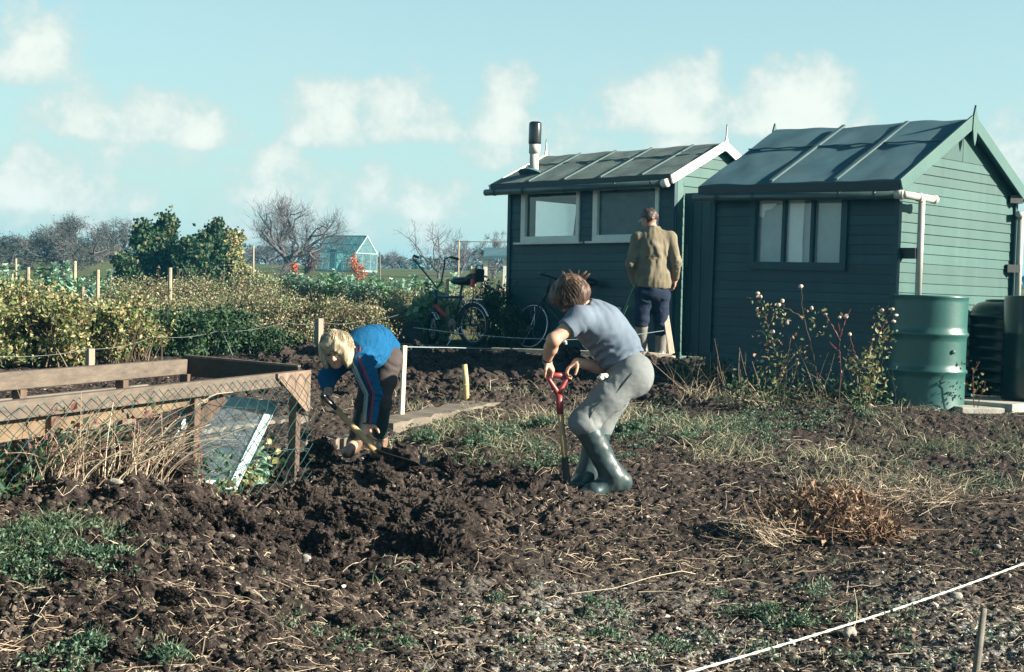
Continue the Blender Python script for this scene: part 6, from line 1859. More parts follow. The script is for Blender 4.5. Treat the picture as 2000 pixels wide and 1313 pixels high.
# broad green leaves by the small bicycle
gb = 'leafy green plants by the small bicycle'
for i, (px, Y, hw, h, lab) in enumerate([(790, 19.4, .30, .42, 'broad-leaved green plant left of the small bicycle\'s front wheel'), (835, 19.9, .32, .50, 'broad-leaved green plant behind the small bicycle\'s front wheel'), (868, 20.4, .30, .40, 'broad-leaved green plant behind the small bicycle\'s frame')]):
    bush('leafy_plant', px, Y, hw, h, 420, .13, ML_cabd, lab, 'plant', gb, seed=70 + i, nst=12, stem=ML_cabd)
gb = 'dark shrubs against the far shed'
for i, (px, Y, hw, h, lab) in enumerate([(972, 18.9, .22, .62, 'dark shrub against the left corner of the far shed'), (955, 19.8, .30, .75, 'dark shrub rising behind the red-lamped bicycle'), (1002, 18.6, .2, .40, 'low dark weed clump left of the roadster bicycle\'s wheel')]):
    bush('dark_shrub', px, Y, hw, h, 1500, .045, ML_dark, lab, 'shrub', gb, seed=75 + i, stem=ML_dark)

# ------------------------------------------------------------------ runner beans on their poles
gb = 'runner beans on tall poles'
for i, (px, pt, Y, hw, n, lab) in enumerate([(246, 500, 40, .38, 1100, 'lowest runner bean column, at the left end of the bean rows'), (283, 446, 40.5, .42, 1700, 'dark runner bean column, second from the left in the bean rows'),
        (326, 432, 41, .36, 1600, 'narrow peaked runner bean column, left of the gap in the bean rows'), (366, 478, 40, .48, 1700, 'wide low runner bean column in the middle of the bean rows'), (398, 462, 40.5, .34, 1200, 'thin runner bean column with bare tip, right of the low middle one'),
        (424, 434, 41, .40, 1700, 'tall runner bean column, second from the right'), (452, 462, 41.5, .36, 1500, 'paler-leaved runner bean column at the right end of the bean rows'), (474, 520, 41, .30, 800, 'short yellowing bean plant trailing off the right end')]):
    g = np.random.default_rng(90 + i); n = int(n * 2.6); c = W(px, pt, Y); z0 = float(Gb(c[0], Y)); h = c[2] - z0; b = np.array([c[0], Y, z0])
    root = thing('runner_bean', b, lab, 'bean plant', gb)
    k = 34; zz = g.uniform(.02, 1, k); cc = np.stack([g.normal(0, .42, k) * hw * (1.3 - .85 * zz), g.normal(0, .5, k) * hw, zz * h], 1)
    w = g.integers(0, k, n); P = cc[w] + g.normal(0, 1, (n, 3)) * [hw * .23, hw * .25, h * .06]; P[:, 2] = np.clip(P[:, 2], .02, None)
    m = MB(); leaf_cards(m, P + b, .12, np.array([0, 0, -.2]), g=g, aspect=.9); m.build('foliage', ML_bean if i not in (6, 7) else ML_currant, root)  # the two right-end columns use the paler yellow-green leaf set
    m = MB()
    for q in (-.2, .15): m.tube([b + [q, 0, 0], b + [q * .3, 0, h * 1.04]], .012, 5)
    m.build('bean_pole', M_pole, root)

# ------------------------------------------------------------------ cabbages
def cabbage_mesh(seed, nl, R, H, mat, tall=.25):
    g = np.random.default_rng(seed); m = MB()
    for i in range(nl):
        u = i / nl; a = i * 2.4 + g.normal() * .3; el = -.25 + 1.25 * u + g.normal() * .25
        L_ = R * (1.1 - .35 * u) * g.uniform(.75, 1.2); wd = L_ * .40; V = []
        o = np.array([0, 0, H * (tall + (.85 - tall) * u)])
        ca, sa = math.cos(a), math.sin(a)
        for r in range(5):
            t = r / 4; d = t * L_
            x = d * math.cos(el); z = d * math.sin(el) - .35 * L_ * t * t
            ww = wd * math.sin(PI * min(.96, .10 + .80 * t)) * (1 + .18 * g.normal())
            for s in (-1, -.5, 0, .5, 1):
                V.append(o + np.array([ca * x - sa * s * ww, sa * x + ca * s * ww, z + .3 * ww * s * s + .07 * L_ * g.normal() * abs(s)]))
        m.add(np.array(V), [(r * 5 + s, r * 5 + s + 1, r * 5 + s + 6, r * 5 + s + 5) for r in range(4) for s in range(4)])
    return m
CABS = []
for k in range(4):
    m = cabbage_mesh(100 + k, (30, 40, 46, 28)[k], (.24, .26, .25, .24)[k], (.62, .78, .9, .55)[k], ML_cab, (.12, .15, .2, .1)[k])
    CABS.append((m, (.55, .70, .85, .5)[k]))
cab_proto = []
for k, (m, H) in enumerate(CABS):
    root = thing('cabbage', (0, 0, 0), 'blue-green cabbage plant in the rows', 'cabbage', 'cabbage rows across the field')
    m.build('leaves', ML_cab if k % 2 == 0 else ML_cabd, root, smooth=True)
    q = MB(); q.tube([(0, 0, -.1), (0, 0, H * .55)], [.025, .018], 6); q.build('stalk', ML_cabd, root); cab_proto.append(root)
spots = []
g = np.random.default_rng(7)
for Y, p0, p1, st in ((31, 505, 905, 26), (34, 490, 930, 24), (38, 480, 930, 22), (43, 480, 930, 20), (50, 480, 930, 19), (33, -40, 215, 27), (37, -40, 225, 25), (42, -40, 235, 22), (29, 880, 985, 26), (26, 905, 985, 30)):
    px = p0 + g.uniform(0, st)
    while px < p1:
        spots.append((px, Y + g.normal() * .5)); px += st * g.uniform(.75, 1.3)
for i, (px, Y) in enumerate(spots):
    k = i % 4; o = cab_proto[k] if i < 4 else copy_tree(cab_proto[k])
    c = W(px, 560, Y); o.location = (c[0], Y, float(Gb(c[0], Y))); o.rotation_euler = (0, 0, g.uniform(0, 6.28)); s = g.uniform(.72, 1.0); o.scale = (s, s, s * g.uniform(1.0, 1.25))
    wh = 'left of the bean rows' if px < 240 else ('beside the small open shelter' if px > 930 else ('between the beans and the greenhouse' if px < 610 else ('in front of the greenhouse' if px < 760 else 'left of the far shed')))
    o['label'] = 'leafy blue-green brassica in the crowded rows ' + wh
    o['group'] = 'cabbages ' + wh

# flowers and shrubs round the greenhouse
def shrub_far(name, px, pt, pb, Y, hw, n, size, mat, label, cat, nst=14):
    c = W(px, pt, Y); z0 = min(float(Gb(c[0], Y)), c[2] - .2); h = c[2] - z0
    return bush(name, px, Y, hw * Y / FPX, h, n, size, mat, label, cat, seed=int(px), nst=nst, clumps=14)
shrub_far('flower_clump', 692, 517, 525, 70, 17, 700, .10, ML_flower, 'orange-red flower clump in front of the greenhouse', 'flowers')
shrub_far('flower_clump', 573, 517, 526, 66, 7, 200, .10, ML_flower, 'small red flower clump at the foot of the bare apple tree', 'flowers')
shrub_far('ruddy_shrub', 602, 497, 525, 80, 13, 700, .14, ML_ruddy, 'dark ruddy shrub at the left end of the greenhouse', 'shrub')

# ------------------------------------------------------------------ bare trees
def bare_tree(name, px, pb, pt, Y, half_px, label, seed, fork=.28, ntw=2600, lean=0, twig=.011, leaf=None, nleaf=0, levels=4, trunk_r=.10, limbs=5, flat=.75):
    g = np.random.default_rng(seed)
    c = W(px, pb, Y); z0 = float(Gb(c[0], Y)); top = W(px, pt, Y)[2]; H = top - z0; Rr = half_px * Y / FPX
    b = np.array([c[0], Y, z0]); root = thing(name, b, label, 'tree', 'bare trees beyond the gardens')
    m = MB(); tips = []
    def grow(p, d, L_, r, lv):
        n = 5; pts = [p]; dd = d
        for i in range(n):
            dd = nrm(dd + g.normal(size=3) * .13 + np.array([0, 0, .05])); pts.append(pts[-1] + dd * L_ / n)
        m.tube(np.array(pts), np.linspace(r, r * .62, n + 1), 6 if lv < 2 else 4, cap=False)
        if lv >= levels: tips.append((pts[-1], dd)); return
        for k in range(2 if lv else limbs):
            j = n if k < 2 or lv == 0 else n - 1
            q = nrm(g.normal(size=3) * (.62 if lv else .0) + dd * .9 + np.array([0, 0, -.02])) if lv else None
            if lv == 0:
                a = 2 * PI * (k + g.uniform(-.2, .2)) / limbs; q = nrm(np.array([math.cos(a) * flat * 1.15, math.sin(a) * flat * 1.15, .75 + g.uniform(-.15, .25)]))
            grow(pts[j], q, L_ * (.86 if lv else (1 - fork) / fork * .42) * g.uniform(.75, 1.1), r * .62, lv + 1)
            if lv and k == 0 and g.random() < .55: grow(pts[n - 2], nrm(dd + g.normal(size=3) * .8), L_ * .6, r * .42, min(levels, lv + 1))
    grow(b - Z_ * .1, nrm([lean, 0, 1]), H * fork, trunk_r, 0)
    # squeeze the crown into the height and width it has
    T = np.array([t[0] for t in tips]); hz = T[:, 2].max() - b[2]; wz = np.percentile(np.abs(T[:, 0] - b[0]), 92)
    zs = .97 * H / hz; xs = Rr * .92 / max(wz, 1e-3)
    def warp(V):
        V = V.copy(); t = np.clip((V[:, 2] - b[2]) / (H * fork), 0, 1.6)
        fz = np.where(V[:, 2] - b[2] < H * fork, 1, zs); V[:, 2] = np.where(V[:, 2] - b[2] < H * fork, V[:, 2], b[2] + H * fork + (V[:, 2] - b[2] - H * fork) * ((.97 * H - H * fork) / max(hz - H * fork, .1)))
        w = sstep(.9, 1.6, t)[:, None] * (np.array([xs, xs, 1]) - 1) + 1
        return np.concatenate([b[None, :2] + (V[:, :2] - b[:2]) * w[:, :2], V[:, 2:]], 1)
    m.V = [warp(v) for v in m.V]; m.build('trunk', M_bark, root, smooth=True)
    T = warp(T); Dv = np.array([t[1] for t in tips])
    i = g.integers(0, len(T), ntw)
    P0 = T[i] + g.normal(size=(ntw, 3)) * Rr * .085; D = Dv[i] + rdir(ntw, g) * .9; D[:, 2] += .15; D /= np.linalg.norm(D, axis=1, keepdims=True)
    q = MB(); stems(q, P0, D, g.uniform(.08, .24, ntw) * Rr, twig, rdir(ntw, g) * .06 * Rr, 3, 3, .3)
    if nleaf:
        i = g.integers(0, len(T), nleaf); leaf_cards(q, T[i] + g.normal(size=(nleaf, 3)) * Rr * .12, .09, g=g, mi=1)
    q.build('crown', [ML_twig, leaf or ML_cane], root)
bare_tree('apple_tree', 557, 524, 398, 75, 93, 'big bare spreading apple tree left of the greenhouse', 3, fork=.26, ntw=3600, trunk_r=.24, limbs=6, twig=.008)
bare_tree('bare_tree', 857, 527, 438, 80, 55, 'sparse bare tree behind the high handlebars of the small bicycle', 5, fork=.14, ntw=700, trunk_r=.11, limbs=5, twig=.008)
bare_tree('bare_tree', 900, 527, 470, 95, 35, 'small twiggy tree beside the wire-carrying pole', 6, fork=.16, ntw=1500, trunk_r=.1, twig=.009)
bare_tree('bare_tree', 966, 527, 455, 85, 34, 'dense twiggy tree just left of the far shed', 8, fork=.16, ntw=2600, trunk_r=.12, twig=.010, nleaf=300)
bare_tree('bare_tree', 768, 527, 492, 120, 28, 'small faint bare shrub tree right of the greenhouse', 9, fork=.12, ntw=900, trunk_r=.1, twig=.012)
bare_tree('bare_tree', 520, 527, 474, 120, 42, 'low hazy tree behind the apple tree trunk', 10, fork=.12, ntw=1600, trunk_r=.12, twig=.012)
bare_tree('bare_tree', 122, 560, 430, 72, 68, 'broad brown twiggy tree, tallest on the left above the poles', 12, fork=.13, ntw=5000, trunk_r=.22, limbs=7, twig=.009, nleaf=3800, leaf=ML_dark)
bare_tree('bare_tree', 232, 550, 431, 88, 50, 'hazy twiggy tree rising behind the left end of the bean rows', 14, fork=.2, ntw=2600, trunk_r=.16, limbs=6, twig=.009, nleaf=1600, leaf=ML_dark)
bare_tree('bare_tree', 22, 560, 455, 80, 48, 'pale hazy tree at the left edge of the field', 15, fork=.13, ntw=2000, trunk_r=.15, twig=.009, nleaf=2200, leaf=ML_dark)
bare_tree('bare_tree', 182, 560, 480, 84, 36, 'low leafy tree between the broad tree and the hazy tree on the left', 17, fork=.12, ntw=2200, trunk_r=.12, twig=.014, nleaf=1200)
# far hedgerow
m = MB(); g = np.random.default_rng(4); n = 26000
x = g.uniform(-150, 150, n); y = 175 + g.normal(0, 3, n) + .1 * x; hh = 1.2 + .9 * fbm2(x, y * 0, .09, 4, 3) + 1.5 * np.maximum(0, -(x + 28) / 40)
z = Gb(x, y) + g.uniform(0, 1, n) * np.maximum(.5, hh)
leaf_cards(m, np.stack([x, y, z], 1), .55, g=g); tag(m.build('far_hedgerow', island('hedge_leaves', [(.07, .085, .06), (.10, .10, .075), (.055, .07, .055)], .9)), 'hazy hedgerow along the skyline', kind='stuff')
# ------------------------------------------------------------------ clods, straw, grass, weeds
import bmesh
def ico(sub):
    bm = bmesh.new(); bmesh.ops.create_icosphere(bm, subdivisions=sub, radius=1); bm.verts.ensure_lookup_table()
    V = np.array([v.co[:] for v in bm.verts]); F = np.array([[v.index for v in f.verts] for f in bm.faces]); bm.free(); return V, F
def lumps(sub, P, R, flat, seed, rough=.45, f0=1.6):
    g = np.random.default_rng(seed); V, F = ico(sub); n = len(P); Q = V[None] * np.ones((n, 1, 1)); off = g.uniform(-50, 50, (n, 1, 3))
    q = (Q * f0 + off).reshape(-1, 3); d = noise3(q, 1) * .8 + noise3(q * 2.3, 2) * .5 + (noise3(q * 5.1, 3) * .3 if sub > 2 else 0) + ((noise3(q * 11, 4) * .34 + noise3(q * 21, 5) * .26) if sub > 3 else noise3(q * 9, 4) * .25 * (sub > 2))
    Q = Q * (1 + rough * d.reshape(n, -1, 1))
    S = np.stack([g.uniform(.7, 1.4, n), g.uniform(.7, 1.4, n), flat * g.uniform(.7, 1.3, n)], 1) * R[:, None]
    a = g.uniform(0, 6.28, n); c, s = np.cos(a), np.sin(a); Q = Q * S[:, None, :]
    X = Q[:, :, 0] * c[:, None] - Q[:, :, 1] * s[:, None]; Y = Q[:, :, 0] * s[:, None] + Q[:, :, 1] * c[:, None]
    Q = np.stack([X, Y, Q[:, :, 2]], 2) + P[:, None, :]
    return Q.reshape(-1, 3), (np.arange(n)[:, None, None] * len(V) + F[None]).reshape(-1, 3)
def on(x, y, dz=0): return np.stack([x, y, G(x, y) + dz], 1)

# crumbs everywhere, clods where it has been dug
x, y = scatter(75000, 3.9, 15.5); m0 = rough_mask(x, y); keep = R_.uniform(0, 1, len(x)) < .40 + .6 * m0; x, y, m0 = x[keep], y[keep], m0[keep]
r = np.exp(R_.normal(-5.15, .6, len(x))) * (.8 + .8 * m0); r = np.minimum(r, .011 + .004 * R_.uniform(0, 1, len(r)))
mb = MB(); V, F = lumps(2, on(x, y, .2) - np.stack([x * 0, x * 0, .2 - r * .2], 1), r, .75, 5); mb.add(V, F)
tag(mb.build('soil_crumbs', island('crumb_colours', [(.016, .013, .013), (.034, .027, .025), (.058, .045, .040), (.026, .021, .02), (.075, .059, .05), (.045, .035, .032), (.13, .105, .088), (.02, .016, .016), (.04, .031, .029)], .95, spec=.1, bump=.5)), 'crumbs of dark soil over the plot', kind='stuff')
def clod_patch(lst, sub, seed):
    P, R = [], []
    for (px, py, sx, sy, n, r0, r1) in lst:
        for _ in range(n):
            h = hit(px + R_.normal() * sx, py + R_.normal() * sy); rr = R_.uniform(r0, r1)
            P.append([h[0], h[1], float(G(h[0], h[1])) + rr * .12]); R.append(rr)
    return lumps(sub, np.array(P), np.array(R), .72, seed, .5)
mb = MB()
V, F = clod_patch([(700, 932, 55, 12, 12, .04, .09), (640, 985, 70, 25, 20, .04, .085), (760, 985, 50, 30, 16, .04, .085), (850, 1020, 45, 45, 14, .05, .10), (880, 1060, 25, 15, 3, .09, .12), (625, 880, 18, 14, 8, .04, .08),
                   (450, 1010, 110, 30, 26, .025, .055), (230, 920, 60, 18, 12, .025, .055), (560, 1060, 60, 40, 12, .025, .06), (480, 1110, 140, 60, 34, .018, .04), (300, 1150, 150, 60, 30, .018, .04), (950, 950, 60, 12, 9, .03, .06),
                   (700, 1130, 120, 60, 20, .018, .04), (430, 940, 60, 8, 8, .04, .08), (540, 945, 30, 8, 6, .04, .07)], 5, 7); mb.add(V, F)
tag(mb.build('soil_clods', MAT_SOIL), 'big freshly dug clods of dark soil', kind='stuff')
mb = MB(); x, y = scatter(3000, 11.3, 16.5, -.17, .12); r = np.exp(R_.normal(-3.6, .45, len(x))); V, F = lumps(3, on(x, y, 0) + np.stack([x * 0, x * 0, r * .15], 1), r, .7, 8); mb.add(V, F)
x, y = scatter(1500, 4.2, 10, -.4, .12); r = np.exp(np.minimum(-3.75, R_.normal(-4.2, .4, len(x)))) ; keep = R_.uniform(0, 1, len(x)) < rough_mask(x, y); x, y, r = x[keep], y[keep], r[keep]
V, F = lumps(2, on(x, y, 0) + np.stack([x * 0, x * 0, r * .15], 1), r, .75, 9); mb.add(V, F)
tag(mb.build('small_clods', MAT_SOIL), 'small clods of dug soil', kind='stuff')

# pebbles and chalk crumbs
x, y = scatter(6500, 3.9, 12.5); px, py = px_of(x, y)
w = .10 + .9 * inbox(px, py, 950, 1950, 1190, 1400, 60) + .35 * inbox(px, py, 1400, 1760, 800, 840, 30) + .2 * inbox(px, py, 1700, 2000, 880, 960, 40)
k = R_.uniform(0, 1, len(x)) < w; x, y = x[k], y[k]; r = np.exp(R_.normal(-5.15, .42, len(x)))
mb = MB(); V, F = lumps(1, on(x, y, .003), r, .7, 12, .25); mb.add(V, F); tag(mb.build('pebbles', ML_stone), 'pale pebbles and chalk crumbs scattered over the soil', kind='stuff')
# larger stones one can point to
STN = [(1866, 1184, .030, 'smooth white oval stone below the cord, the largest on the right'), (598, 1072, .034, 'upright pale grey slab-shaped stone in the dug soil, lower middle left'), (1757, 1042, .045, 'greyish white stone at the right foot of the brush heap'),
       (1780, 1050, .030, 'small white stone touching the greyish one by the brush heap'), (1948, 1078, .022, 'round white stone near the right edge above the cord'), (222, 960, .040, 'rough white stone on the grassy heap below the cold frame'),
       (246, 972, .030, 'smaller white stone right of the rough one on the grassy heap'), (1605, 1170, .022, 'flat white stone left of the cord, near the leafy weeds'), (1466, 962, .020, 'white stone alone on dark soil between the boy and the brush heap'),
       (1530, 945, .026, 'pale forked stone chip in front of the brush heap'), (480, 1028, .05, 'patch-like crumbly chalk lump amid the dug clods'), (125, 1200, .022, 'white chip at the lower left among clods'), (1805, 1255, .02, 'pale stone between the cord and the grey stick'), (452, 1051, .02, 'cream stone right of the chalk lump'),
       (1660, 1250, .04, 'greyish crumbly stone below the cord on the chalky soil')]
for i, (px_, py_, r, lab) in enumerate(STN):
    h = hit(px_, py_); h[2] = float(G(h[0], h[1])) + r * .2; r *= .72; V, F = lumps(3, h[None], np.array([r]), 1.5 if i == 1 else .62, 30 + i, .22, 1.1); m = MB().add(V, F)
    tag(m.build('stone', surf('pale_stone', (.24, .23, .20), (.36, .345, .31), 30, .85, .6, dirt=(.10, .085, .07), dscale=14), loc=h, smooth=True), lab, 'stone', 'pale stones lying on the soil')

# straw and dead stalks lying about
n = 19000; x, y = scatter(n, 3.9, 12.5); px, py = px_of(x, y)
w = .38 + .8 * inbox(px, py, 760, 1560, 800, 900, 40) + .6 * inbox(px, py, 1000, 1600, 960, 1110, 60) + .5 * inbox(px, py, 1500, 2000, 900, 1010, 50) + .4 * inbox(px, py, 0, 420, 1160, 1300, 60) + .4 * inbox(px, py, 1300, 1700, 770, 810, 25)
k = R_.uniform(0, 1, n) < w; x, y = x[k], y[k]; n = len(x)
a = R_.normal(0, .75, n) + np.where(R_.uniform(0, 1, n) < .5, 0, PI); D = np.stack([np.cos(a), np.sin(a) * 1.3, R_.uniform(0, .22, n)], 1); D /= np.linalg.norm(D, axis=1, keepdims=True)
L_ = np.exp(R_.normal(-2.75, .55, n)); mb = MB(); stems(mb, on(x, y, .003), D, L_, R_.uniform(.0007, .0020, n), np.stack([R_.normal(0, .3, n), R_.normal(0, .3, n), R_.normal(-.12, .14, n)], 1) * L_[:, None], 4, 3, .6, ground=True)
tag(mb.build('dry_straw', ML_straw), 'dead straw and roots strewn over the soil', kind='stuff')
n = 30000; x, y = scatter(n, 3.9, 12); D = rdir(n); D[:, 2] = np.abs(D[:, 2]) * .4; L_ = np.exp(R_.normal(-4.0, .45, n)); P = on(x, y, .004)
mb = MB(); stems(mb, P, D, L_, R_.uniform(.0007, .0019, n), rdir(n) * (L_ * .25)[:, None], 2, 3, .7)
tag(mb.build('straw_chaff', island('chaff_colours', [(.30, .24, .17), (.42, .35, .26), (.16, .12, .09), (.50, .44, .35), (.10, .075, .06), (.24, .17, .12), (.13, .15, .09)], .8)), 'short chaff and bits of straw over the soil', kind='stuff')
# stout pale roots
n = 80; x, y = scatter(n, 4.2, 11); px, py = px_of(x, y); a = R_.normal(.1, .6, n); D = np.stack([np.cos(a), np.sin(a), R_.uniform(0, .12, n)], 1); L_ = R_.uniform(.08, .24, n)
mb = MB(); stems(mb, on(x, y, .006), D, L_, R_.uniform(.0022, .0042, n), np.stack([R_.normal(0, .25, n), R_.normal(0, .35, n), R_.normal(-.05, .1, n)], 1) * L_[:, None], 6, 5, .5, ground=True, lift=.008)
tag(mb.build('pale_roots', ML_straw), 'stout pale roots and stalks lying on the soil', kind='stuff')

# grass and weeds
def bed(px, py):
    "smooth-ground points under many photo pixels at once"
    d = FW[None] + RT[None] * ((px - CX) / FPX)[:, None] + UP[None] * ((CY - py) / FPX)[:, None]
    lo = np.full(len(px), 1.5); hi = np.full(len(px), 60.0)
    for _ in range(40):
        t = (lo + hi) / 2; P = EYE + d * t[:, None]; u = P[:, 2] <= Gb(P[:, 0], P[:, 1]); hi = np.where(u, t, hi); lo = np.where(u, lo, t)
    P = EYE + d * hi[:, None]; return P[:, 0], P[:, 1]
def beds(boxes, patch=2.2, seed=9):
    X, Y = [], []
    for (x0, x1, y0, y1), n in boxes:
        px = R_.uniform(x0, x1, n) + R_.normal(0, 22, n); py = R_.uniform(y0, y1, n) + R_.normal(0, 6, n); x, y = bed(px, py)
        k = R_.uniform(0, 1, n) < np.clip(.45 + 1.7 * fbm2(x, y, patch, 3, seed), .02, 1); X.append(x[k]); Y.append(y[k])
    return np.concatenate(X), np.concatenate(Y)
def grass(name, boxes, L0, L1, wd, mat, label, lean=.5):
    x, y = beds(boxes); n = len(x)
    D = rdir(n) * lean + [0, 0, 1.0]; D /= np.linalg.norm(D, axis=1, keepdims=True); L_ = R_.uniform(L0, L1, n)
    m = MB(); b = rdir(n) * (L_ * .55)[:, None]; b[:, 2] = -np.abs(b[:, 2]) * .8; blades(m, on(x, y, -.005), D, L_, wd * R_.uniform(.6, 1.3, n), b)
    tag(m.build(name, mat), label, kind='stuff')
grass('green_grass', [((-60, 225, 960, 1130), 6500), ((770, 1250, 825, 915), 3600), ((1270, 1560, 810, 895), 1500), ((60, 330, 1100, 1200), 1200), ((1800, 2050, 775, 890), 2600), ((1500, 1950, 850, 930), 1500), ((1350, 1750, 780, 840), 1500), ((300, 1900, 1000, 1300), 900)], .02, .075, .0022, ML_grass, 'short green grass growing through the soil', lean=.7)
grass('faded_grass', [((740, 1280, 795, 890), 5200), ((1280, 1640, 830, 905), 2800), ((1310, 1730, 755, 800), 2000), ((1550, 2050, 890, 970), 1500), ((-40, 320, 880, 950), 2000), ((600, 1100, 770, 810), 1200), ((1640, 2000, 790, 870), 700)], .05, .15, .0021, ML_drygrass, 'faded tufts of grass between the dug plots', lean=1.0)
def weed_field(name, boxes, size, per, mat, label, hmax=.05, aspect=.5):
    x, y = beds(boxes, 2.8, 19); n = len(x)
    P = np.repeat(on(x, y, .004), per, 0) + R_.normal(size=(n * per, 3)) * [.022, .022, 0]; P[:, 2] += R_.uniform(0, hmax, n * per)
    m = MB(); leaf_cards(m, P, size, np.array([0, 0, .45]), aspect=aspect); tag(m.build(name, mat), label, kind='stuff')
weed_field('low_weeds', [((790, 1260, 830, 915), 520), ((1250, 1520, 790, 890), 260), ((1350, 1760, 800, 845), 160), ((-50, 240, 960, 1140), 260), ((60, 300, 1230, 1320), 60), ((500, 1250, 1120, 1300), 90), ((1350, 1620, 1100, 1260), 60), ((1000, 2000, 1180, 1320), 130), ((1650, 2000, 860, 960), 130)], .017, 26, ML_weed, 'low green weeds among straw and soil', hmax=.03)
# tufty weeds one can point to
def rosette(px_, py_, r, n, lab, mat=None, tall=.5, size=None):
    h = hit(px_, py_); h[2] = float(G(h[0], h[1])); g = np.random.default_rng(int(px_ + py_)); root = thing('weed_tuft', h, lab, 'weed', 'green weed tufts on the dug soil')
    m = MB(); n = n * 3; a = g.uniform(0, 6.28, n); u = np.sqrt(g.uniform(0, 1, n)) * (.65 + .35 * np.cos(a * 5 + r * 90)); P = np.stack([np.cos(a) * u * r, np.sin(a) * u * r, (1 - u * u) * r * tall * g.uniform(.3, 1, n) + .01], 1)
    leaf_cards(m, P + h, (size or r * .42) * .5, np.array([0, 0, .5]), g=g, aspect=.5); m.build('leaves', mat or ML_weed, root)
    m = MB(); k = max(6, n // 10); D = rdir(k, g) * .8 + [0, 0, .7]; D /= np.linalg.norm(D, axis=1, keepdims=True); stems(m, np.tile(h, (k, 1)), D, r, .002, None, 3, 3); m.build('stems', ML_weed, root)
rosette(175, 1262, .10, 130, 'largest pale green weed at the bottom left among straw')
rosette(330, 1290, .08, 100, 'green weed at the bottom, right of the largest one')
rosette(790, 1272, .055, 60, 'bright green weed at the bottom edge left of the chalky soil')
rosette(972, 1188, .05, 60, 'dark green weed above the chalky soil in the middle')
rosette(1152, 1170, .06, 70, 'feathery green weed below the dark dug soil, centre right')
rosette(1185, 1235, .055, 70, 'green weed at the upper edge of the chalk patch')
rosette(1405, 1150, .05, 60, 'green weed above the cord\'s lower end')
rosette(1500, 1205, .07, 80, 'widest green weed tuft beside the cord')
rosette(1560, 1230, .06, 80, 'green weed tuft touching the cord midway')
rosette(1905, 1090, .045, 45, 'pale weed just above the cord at the right')
rosette(1745, 945, .06, 70, 'green weed behind the brush heap')
rosette(300, 1000, .06, 70, 'yellow-green weed on the grassy heap')
rosette(1060, 845, .10, 150, 'leafy green weed behind the spade shaft', size=.05)
rosette(1235, 850, .12, 190, 'leafy green weed clump to the right of the digging boy\'s knee', size=.05)
rosette(830, 860, .12, 190, 'dark leafy weed clump right of the loaded shovel', size=.05)
rosette(930, 880, .12, 170, 'leafy weed clump at the edge of the trench', size=.05)

# ------------------------------------------------------------------ brush heap
def brush_heap():
    h = hit(1615, 1040); h[2] = float(G(h[0], h[1])); g = np.random.default_rng(5)
    root = thing('brush_heap', h, 'heap of brown dead stalks and withered leaves on the right', 'brush heap')
    n = 800; a = g.uniform(0, 6.28, n); u = np.sqrt(g.uniform(0, 1, n)); P = np.stack([np.cos(a) * u * .38, np.sin(a) * u * .28, (1 - u ** 2) * .22 * g.uniform(.1, 1, n) + .01], 1) + h
    D = rdir(n, g); D[:, 2] = np.abs(D[:, 2]) * .7; m = MB(); stems(m, P, D, g.uniform(.06, .24, n), g.uniform(.0012, .0035, n), rdir(n, g) * .08, 5, 3, .4); m.build('twigs', island('dead_twigs', [(.13, .075, .05), (.22, .14, .09), (.07, .045, .035), (.32, .22, .14)], .8), root)
    n = 1000; a = g.uniform(0, 6.28, n); u = np.sqrt(g.uniform(0, 1, n)); P = np.stack([np.cos(a) * u * .38, np.sin(a) * u * .28, (1 - u ** 2) * .27 * g.uniform(.2, 1, n) + .01], 1) + h
    m = MB(); leaf_cards(m, P, .045, fold=.9, g=g); m.build('withered_leaves', ML_dead, root)
    q = hit(1515, 1050); n = 420; P = on(q[0] + g.normal(0, .085, n), q[1] + g.normal(0, .11, n)); P[:, 2] += g.uniform(0, .09, n)
    D = rdir(n, g); D[:, 0] = -np.abs(D[:, 0]); D[:, 2] = np.abs(D[:, 2]) * .5; m = MB(); stems(m, P, D, g.uniform(.05, .17, n), .0016, rdir(n, g) * .05, 4, 3, .6); m.build('straw_bundle', ML_straw, root)['kind'] = 'stuff'
    q = hit(1800, 985); n = 320; P = on(q[0] + g.normal(0, .20, n), q[1] + g.normal(0, .18, n)); P[:, 2] += g.uniform(0, .05, n)
    D = rdir(n, g); D[:, 2] = np.abs(D[:, 2]) * .35; m = MB(); stems(m, P, D, g.uniform(.10, .32, n), .0015, rdir(n, g) * .08, 5, 3, .5); m.build('loose_stalks', ML_straw, root)['kind'] = 'stuff'
brush_heap()

# ------------------------------------------------------------------ stalks and weeds round the cold frame
def stalks(name, lst, mat, label, cat, r=.004, group=None):
    m = MB()
    P = None
    for pts, Y in lst:
        pp = np.array([W(a, b, Y + .02 * i) for i, (a, b) in enumerate(pts)]); P = pp[0] if P is None else P
        tt = np.linspace(0, len(pp) - 1, 3 * len(pp)); m.tube(np.stack([np.interp(tt, np.arange(len(pp)), pp[:, k]) for k in range(3)], 1), np.linspace(r * 1.2, r * .6, len(tt)), 5)
    tag(m.build(name, mat, loc=P), label, cat, group)
stalks('dead_stalk', [([(318, 945), (332, 890), (360, 840), (385, 790), (420, 770), (455, 766)], 7.15), ([(352, 850), (352, 800), (365, 800)], 7.2)], ML_straw, 'tallest bent straw stalk leaning in front of the glass light', 'stalk', .005)
stalks('dead_stalk', [([(394, 945), (392, 880), (378, 830), (374, 800)], 7.2)], ML_red, 'thin reddish stalk upright in front of the glass light', 'stalk', .004)
g = np.random.default_rng(77); m = MB(); n = 380
px0 = np.concatenate([g.uniform(-60, 330, 340), g.uniform(330, 480, 40)]); P = []
for a in px0:
    q = hit(a, 935 + g.uniform(-14, 26)); P.append([q[0], q[1], float(G(q[0], q[1]))])
